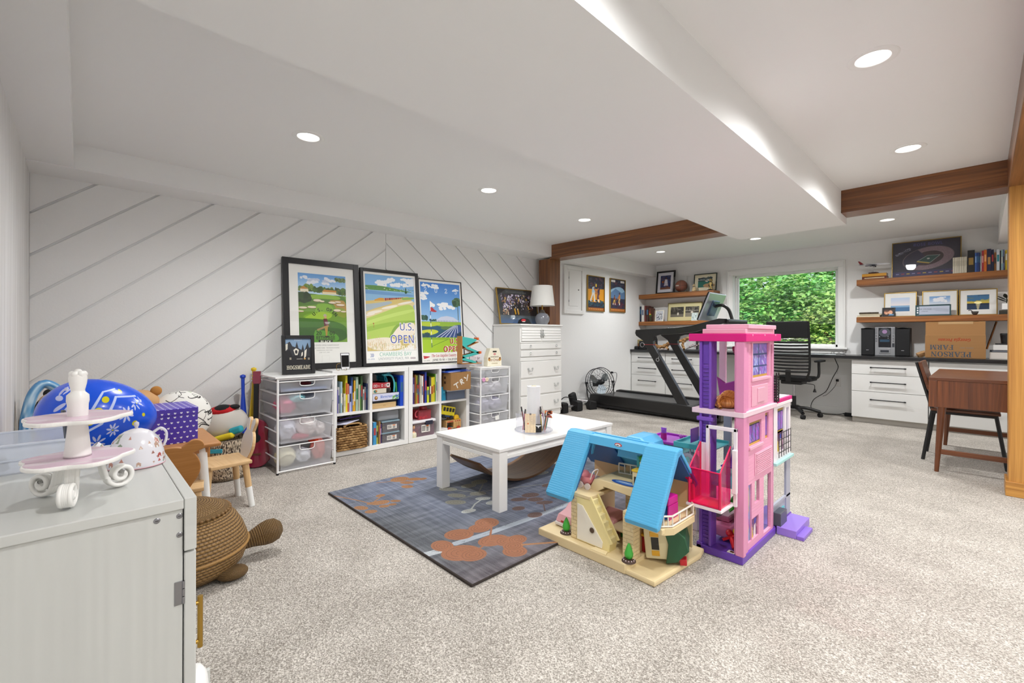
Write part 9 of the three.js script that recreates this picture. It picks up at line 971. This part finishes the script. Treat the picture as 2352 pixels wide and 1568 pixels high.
  // loose toys in the house
  const dl = T('fashion_doll', 'fashion doll with long ginger hair lying on the top floor', 'doll', [-0.86, 0.703, -2.35], 0); const SKN = plastic('#d8a07a', 0.5), HA = (() => { const a = tileNoise(60, 3), x = dataTex(128, (i, j) => mix3([150, 82, 26], [226, 164, 92], a(i / 128, j / 128)), [2, 1]); return new THREE.MeshPhysicalMaterial({ map: x, roughness: 0.45, sheen: 0.3 }); })();
  part(dl, 'body', SKN, [ball(0.026, 0.02, 0.034, -0.06, 1, 1.1, 1.1), rod([0.025, 0.03, -0.085], [0.03, 0.028, -0.11], 0.011, 0.012), ball(0.03, 0.032, 0.03, -0.14, 1.1, 0.6, 1.3), rod([0.02, 0.026, -0.16], [0.0, 0.02, -0.25], 0.018, 0.011), rod([0.045, 0.026, -0.16], [0.04, 0.02, -0.25], 0.018, 0.011), rod([0.06, 0.03, -0.12], [0.062, 0.015, -0.2], 0.008, 0.006), rod([0.005, 0.03, -0.12], [-0.01, 0.02, -0.19], 0.008, 0.006)]); part(dl, 'dress', plastic('#e6d0dc', 0.6), ball(0.034, 0.032, 0.031, -0.15, 1.15, 0.75, 1.4)); part(dl, 'hair', HA, [...Array.from({ length: 44 }, (_, j) => { const i = j / 2; const k = i / 21, s = rr(-0.008, 0.008); return tube([[0.06 - k * 0.03, 0.03 + 0.02 * Math.sin(k * 3), -0.05 + 0.05 * k], [0.01 - k * 0.03, 0.05 + 0.022 * Math.sin(k * 3) + s, -0.0 + 0.06 * k + s], [-0.05 + k * 0.02, 0.042 * (1 - k * 0.4) + s, 0.03 + 0.07 * k], [-0.1 + k * 0.09 + s, 0.008, 0.045 + k * 0.08 + s]], 0.0075, 16, false, 6); }), ball(0.031, 0.022, 0.038, -0.058, 1, 1.05, 1, 16), ball(0.06, -0.01, 0.022, 0.04, 1, 0.42, 0.9, 16)]); part(dl, 'eye', mat('#2a4a7a', 0.3), [-1, 1].map((q) => ball(0.003, 0.02 + q * 0.01, 0.06, -0.07, 1, 0.5, 1, 6)));
  const pl = T('toy_pillow', 'small pale pink pillow beside the ginger doll', 'pillow', [-0.83, 0.7, -2.4]); part(pl, 'pillow', mat('#e6c6d0', 0.9), rotG(bx(-0.04, 0.04, 0, 0.05, -0.03, 0.03, 0.018), 0, 0, 0.5).translate(-0.825, 0.735, -2.42)); part(pl, 'trim', mat('#f2e2e8', 0.9), rotG(bx(-0.041, -0.03, 0.01, 0.04, -0.031, 0.031, 0.004), 0, 0, 0.5).translate(-0.825, 0.735, -2.42));
  const vc = T('toy_chair', 'clear violet toy lounge chair on the teal middle floor', 'toy chair', [-0.86, 0.35, -2.45]); const VI = mat('#8a4fd0', 0.2, { transmission: 0.6, thickness: 0 }); part(vc, 'shell', VI, ext([[-0.93, 0.37], [-0.93, 0.395], [-0.905, 0.41], [-0.89, 0.5], [-0.8, 0.52], [-0.8, 0.4], [-0.82, 0.38]].reverse(), 'z', -2.46, -2.45, 0.002)); part(vc, 'seat', VI, bx(-0.92, -0.81, 0.39, 0.398, -2.45, -2.36, 0.003)); part(vc, 'leg', VI, [rod([-0.9, 0.35, -2.38], [-0.9, 0.392, -2.38], 0.006), rod([-0.83, 0.35, -2.38], [-0.83, 0.392, -2.38], 0.006)]);
  const gd = T('toy_umbrella', 'bright green toy leaf umbrella on the ground floor of the doll house', 'toy umbrella', [-0.83, 0.04, -2.4]); part(gd, 'canopy', plastic('#3fae2a', 0.4), rotG(lathe([[0.0001, 0.045], [0.03, 0.042], [0.06, 0.03], [0.085, 0], [0.08, 0]], 0, 0, 0, 20), 0, 0, 0.9).translate(-0.83, 0.225, -2.4)); part(gd, 'rib', plastic('#2f8f22', 0.4), rotG(new THREE.TorusGeometry(0.06, 0.003, 6, 30).rotateX(PI / 2).translate(0, 0.031, 0), 0, 0, 0.9).translate(-0.83, 0.225, -2.4));
  const pv = T('toy_car', 'large pink toy car nose up on the ground floor of the doll house', 'toy car', [-0.86, 0.04, -2.38]); part(pv, 'body', plastic('#d982ac', 0.35), [ext([[-0.945, 0.075], [-0.93, 0.055], [-0.84, 0.05], [-0.79, 0.11], [-0.79, 0.17], [-0.86, 0.12], [-0.94, 0.12]], 'z', -2.5, -2.31, 0.012)]); part(pv, 'hood', plastic('#b86a8c', 0.35), bx(-0.94, -0.87, 0.12, 0.15, -2.47, -2.34, 0.01)); part(pv, 'wheel', plastic('#6a5a60', 0.4), rotG(cyl(0.024, 0.024, 0.016, 0, 0, 0, 18), PI / 2, 0, 0).translate(-0.92, 0.17, -2.33));
  const ro = T('toy_figure', 'small red toy with spread arms on the purple base', 'toy', [-0.815, 0.04, -2.26]); part(ro, 'body', plastic('#d81f2e', 0.4), [rod([-0.81, 0.045, -2.25], [-0.845, 0.085, -2.29], 0.012, 0.01), ball(0.016, -0.85, 0.095, -2.29), rod([-0.84, 0.08, -2.28], [-0.865, 0.07, -2.25], 0.007), rod([-0.835, 0.08, -2.29], [-0.82, 0.1, -2.3], 0.007)]); part(ro, 'yellow_head', plastic('#d8b41e', 0.4), ball(0.011, -0.818, 0.115, -2.28, 1, 1.3, 1));
  const cd2 = T('play_card', 'little printed card lying on the purple doll house base', 'card', [-0.81, 0.037, -2.225]); part(cd2, 'card', mat('#eee8e0', 0.6), bx(-0.83, -0.795, 0.0365, 0.038, -2.235, -2.207)); part(cd2, 'picture', mat('#6a3a22', 0.6), bx(-0.82, -0.803, 0.038, 0.0386, -2.229, -2.214));
  const ch = T('toy_crate', 'black slatted toy crate standing on the roof of the side tower', 'toy crate', [-0.79, 0.702, -2.69]); part(ch, 'slat', BLACK, Array.from({ length: 10 }, (_, i) => bx(-0.8, X + 0.014, 0.708 + i * 0.0145, 0.716 + i * 0.0145, -2.716, -2.674))); part(ch, 'post', BLACK, [[-0.8, -2.716], [-0.756, -2.716], [-0.8, -2.678], [-0.756, -2.678]].map(([x, z]) => bx(x, x + 0.005, 0.702, 0.86, z, z + 0.005))); part(ch, 'contents', plastic('#d07a9c', 0.6), bx(-0.79, X, 0.72, 0.8, -2.708, -2.682));
  // teal pool deck and grey slide on the far side, purple topped toy counter
  const pd = T('toy_pool', 'teal toy pool deck with a purple screen left of the doll house', 'toy pool', [-1.08, 0, -2.5]); part(pd, 'deck', TE, [bx(-1.19, -0.975, 0.448, 0.455, -2.62, -2.4, 0.002), bx(-1.19, -0.975, 0.44, 0.468, -2.405, -2.395, 0.002), bx(-1.19, -1.182, 0.44, 0.468, -2.62, -2.4, 0.002), bx(-1.19, -0.975, 0.44, 0.468, -2.625, -2.615, 0.002)]); part(pd, 'screen', mat('#a05ac8', 0.3, { transmission: 0.4, thickness: 0 }), bx(-1.105, -1.1, 0.468, 0.545, -2.52, -2.42, 0.002)); part(pd, 'leg', LG, [rod([-1.1, 0, -2.41], [-1.1, 0.445, -2.41], 0.005), rod([-1.17, 0, -2.6], [-1.17, 0.445, -2.6], 0.005)]); part(pd, 'teal_ring', TE, new THREE.TorusGeometry(0.03, 0.006, 8, 24).rotateX(PI / 2).translate(-1.06, 0.462, -2.5));
  const sl = T('toy_slide', 'grey curved toy slide between the two doll houses', 'toy slide', [-1.1, 0, -2.42]); part(sl, 'arch', LG, ext(arc(-1.115, 0.36, 0.052, 0, PI, 14).concat(arc(-1.115, 0.36, 0.034, PI, 0, 14)), 'z', -2.46, -2.4, 0.003)); part(sl, 'support', plastic('#d8d8de', 0.4), [bx(-1.172, -1.145, 0, 0.36, -2.45, -2.41, 0.003), bx(-1.085, -1.06, 0, 0.36, -2.45, -2.41, 0.003), bx(-1.172, -1.06, 0.335, 0.35, -2.46, -2.4, 0.003)]);
  const pc = T('toy_counter', 'teal toy cabinet with a purple tray top behind the blue roof', 'toy cabinet', [-1.345, 0, -2.68]); part(pc, 'cabinet', TE, bx(-1.45, -1.235, 0.014, 0.39, -2.78, -2.605, 0.006)); part(pc, 'tray', plastic('#9a2fb0', 0.35), [bx(-1.465, -1.222, 0.39, 0.408, -2.795, -2.59, 0.004), bx(-1.465, -1.455, 0.408, 0.42, -2.795, -2.59, 0.003), bx(-1.232, -1.222, 0.408, 0.42, -2.795, -2.59, 0.003), bx(-1.455, -1.232, 0.408, 0.42, -2.795, -2.785, 0.003)]); part(pc, 'sticker', s3, bx(-1.33, -1.26, 0.24, 0.33, -2.6055, -2.6025)); part(pc, 'knob', plastic('#8a2a9a', 0.35), [[-1.29, -2.7], [-1.25, -2.72]].map(([x, z]) => lathe([[0.012, 0], [0.009, 0.012], [0.014, 0.026], [0.0001, 0.03]], x, 0.408, z, 14)));
  const bt = T('toy_bottle', 'magenta and lilac toy bottle standing on the purple tray', 'toy bottle', [-1.375, 0.4085, -2.64]); part(bt, 'lower', plastic('#a01880', 0.35), cyl(0.018, 0.018, 0.04, -1.375, 0.4085, -2.64, 18)); part(bt, 'upper', plastic('#8a4fc4', 0.35), [cyl(0.016, 0.016, 0.024, -1.375, 0.4485, -2.64, 18), ...[0, 1, 2, 3].map((i) => bx(-1.391 + i * 0.009, -1.386 + i * 0.009, 0.4725, 0.48, -2.646, -2.634))]);
}
renderer.render(scene, camera);
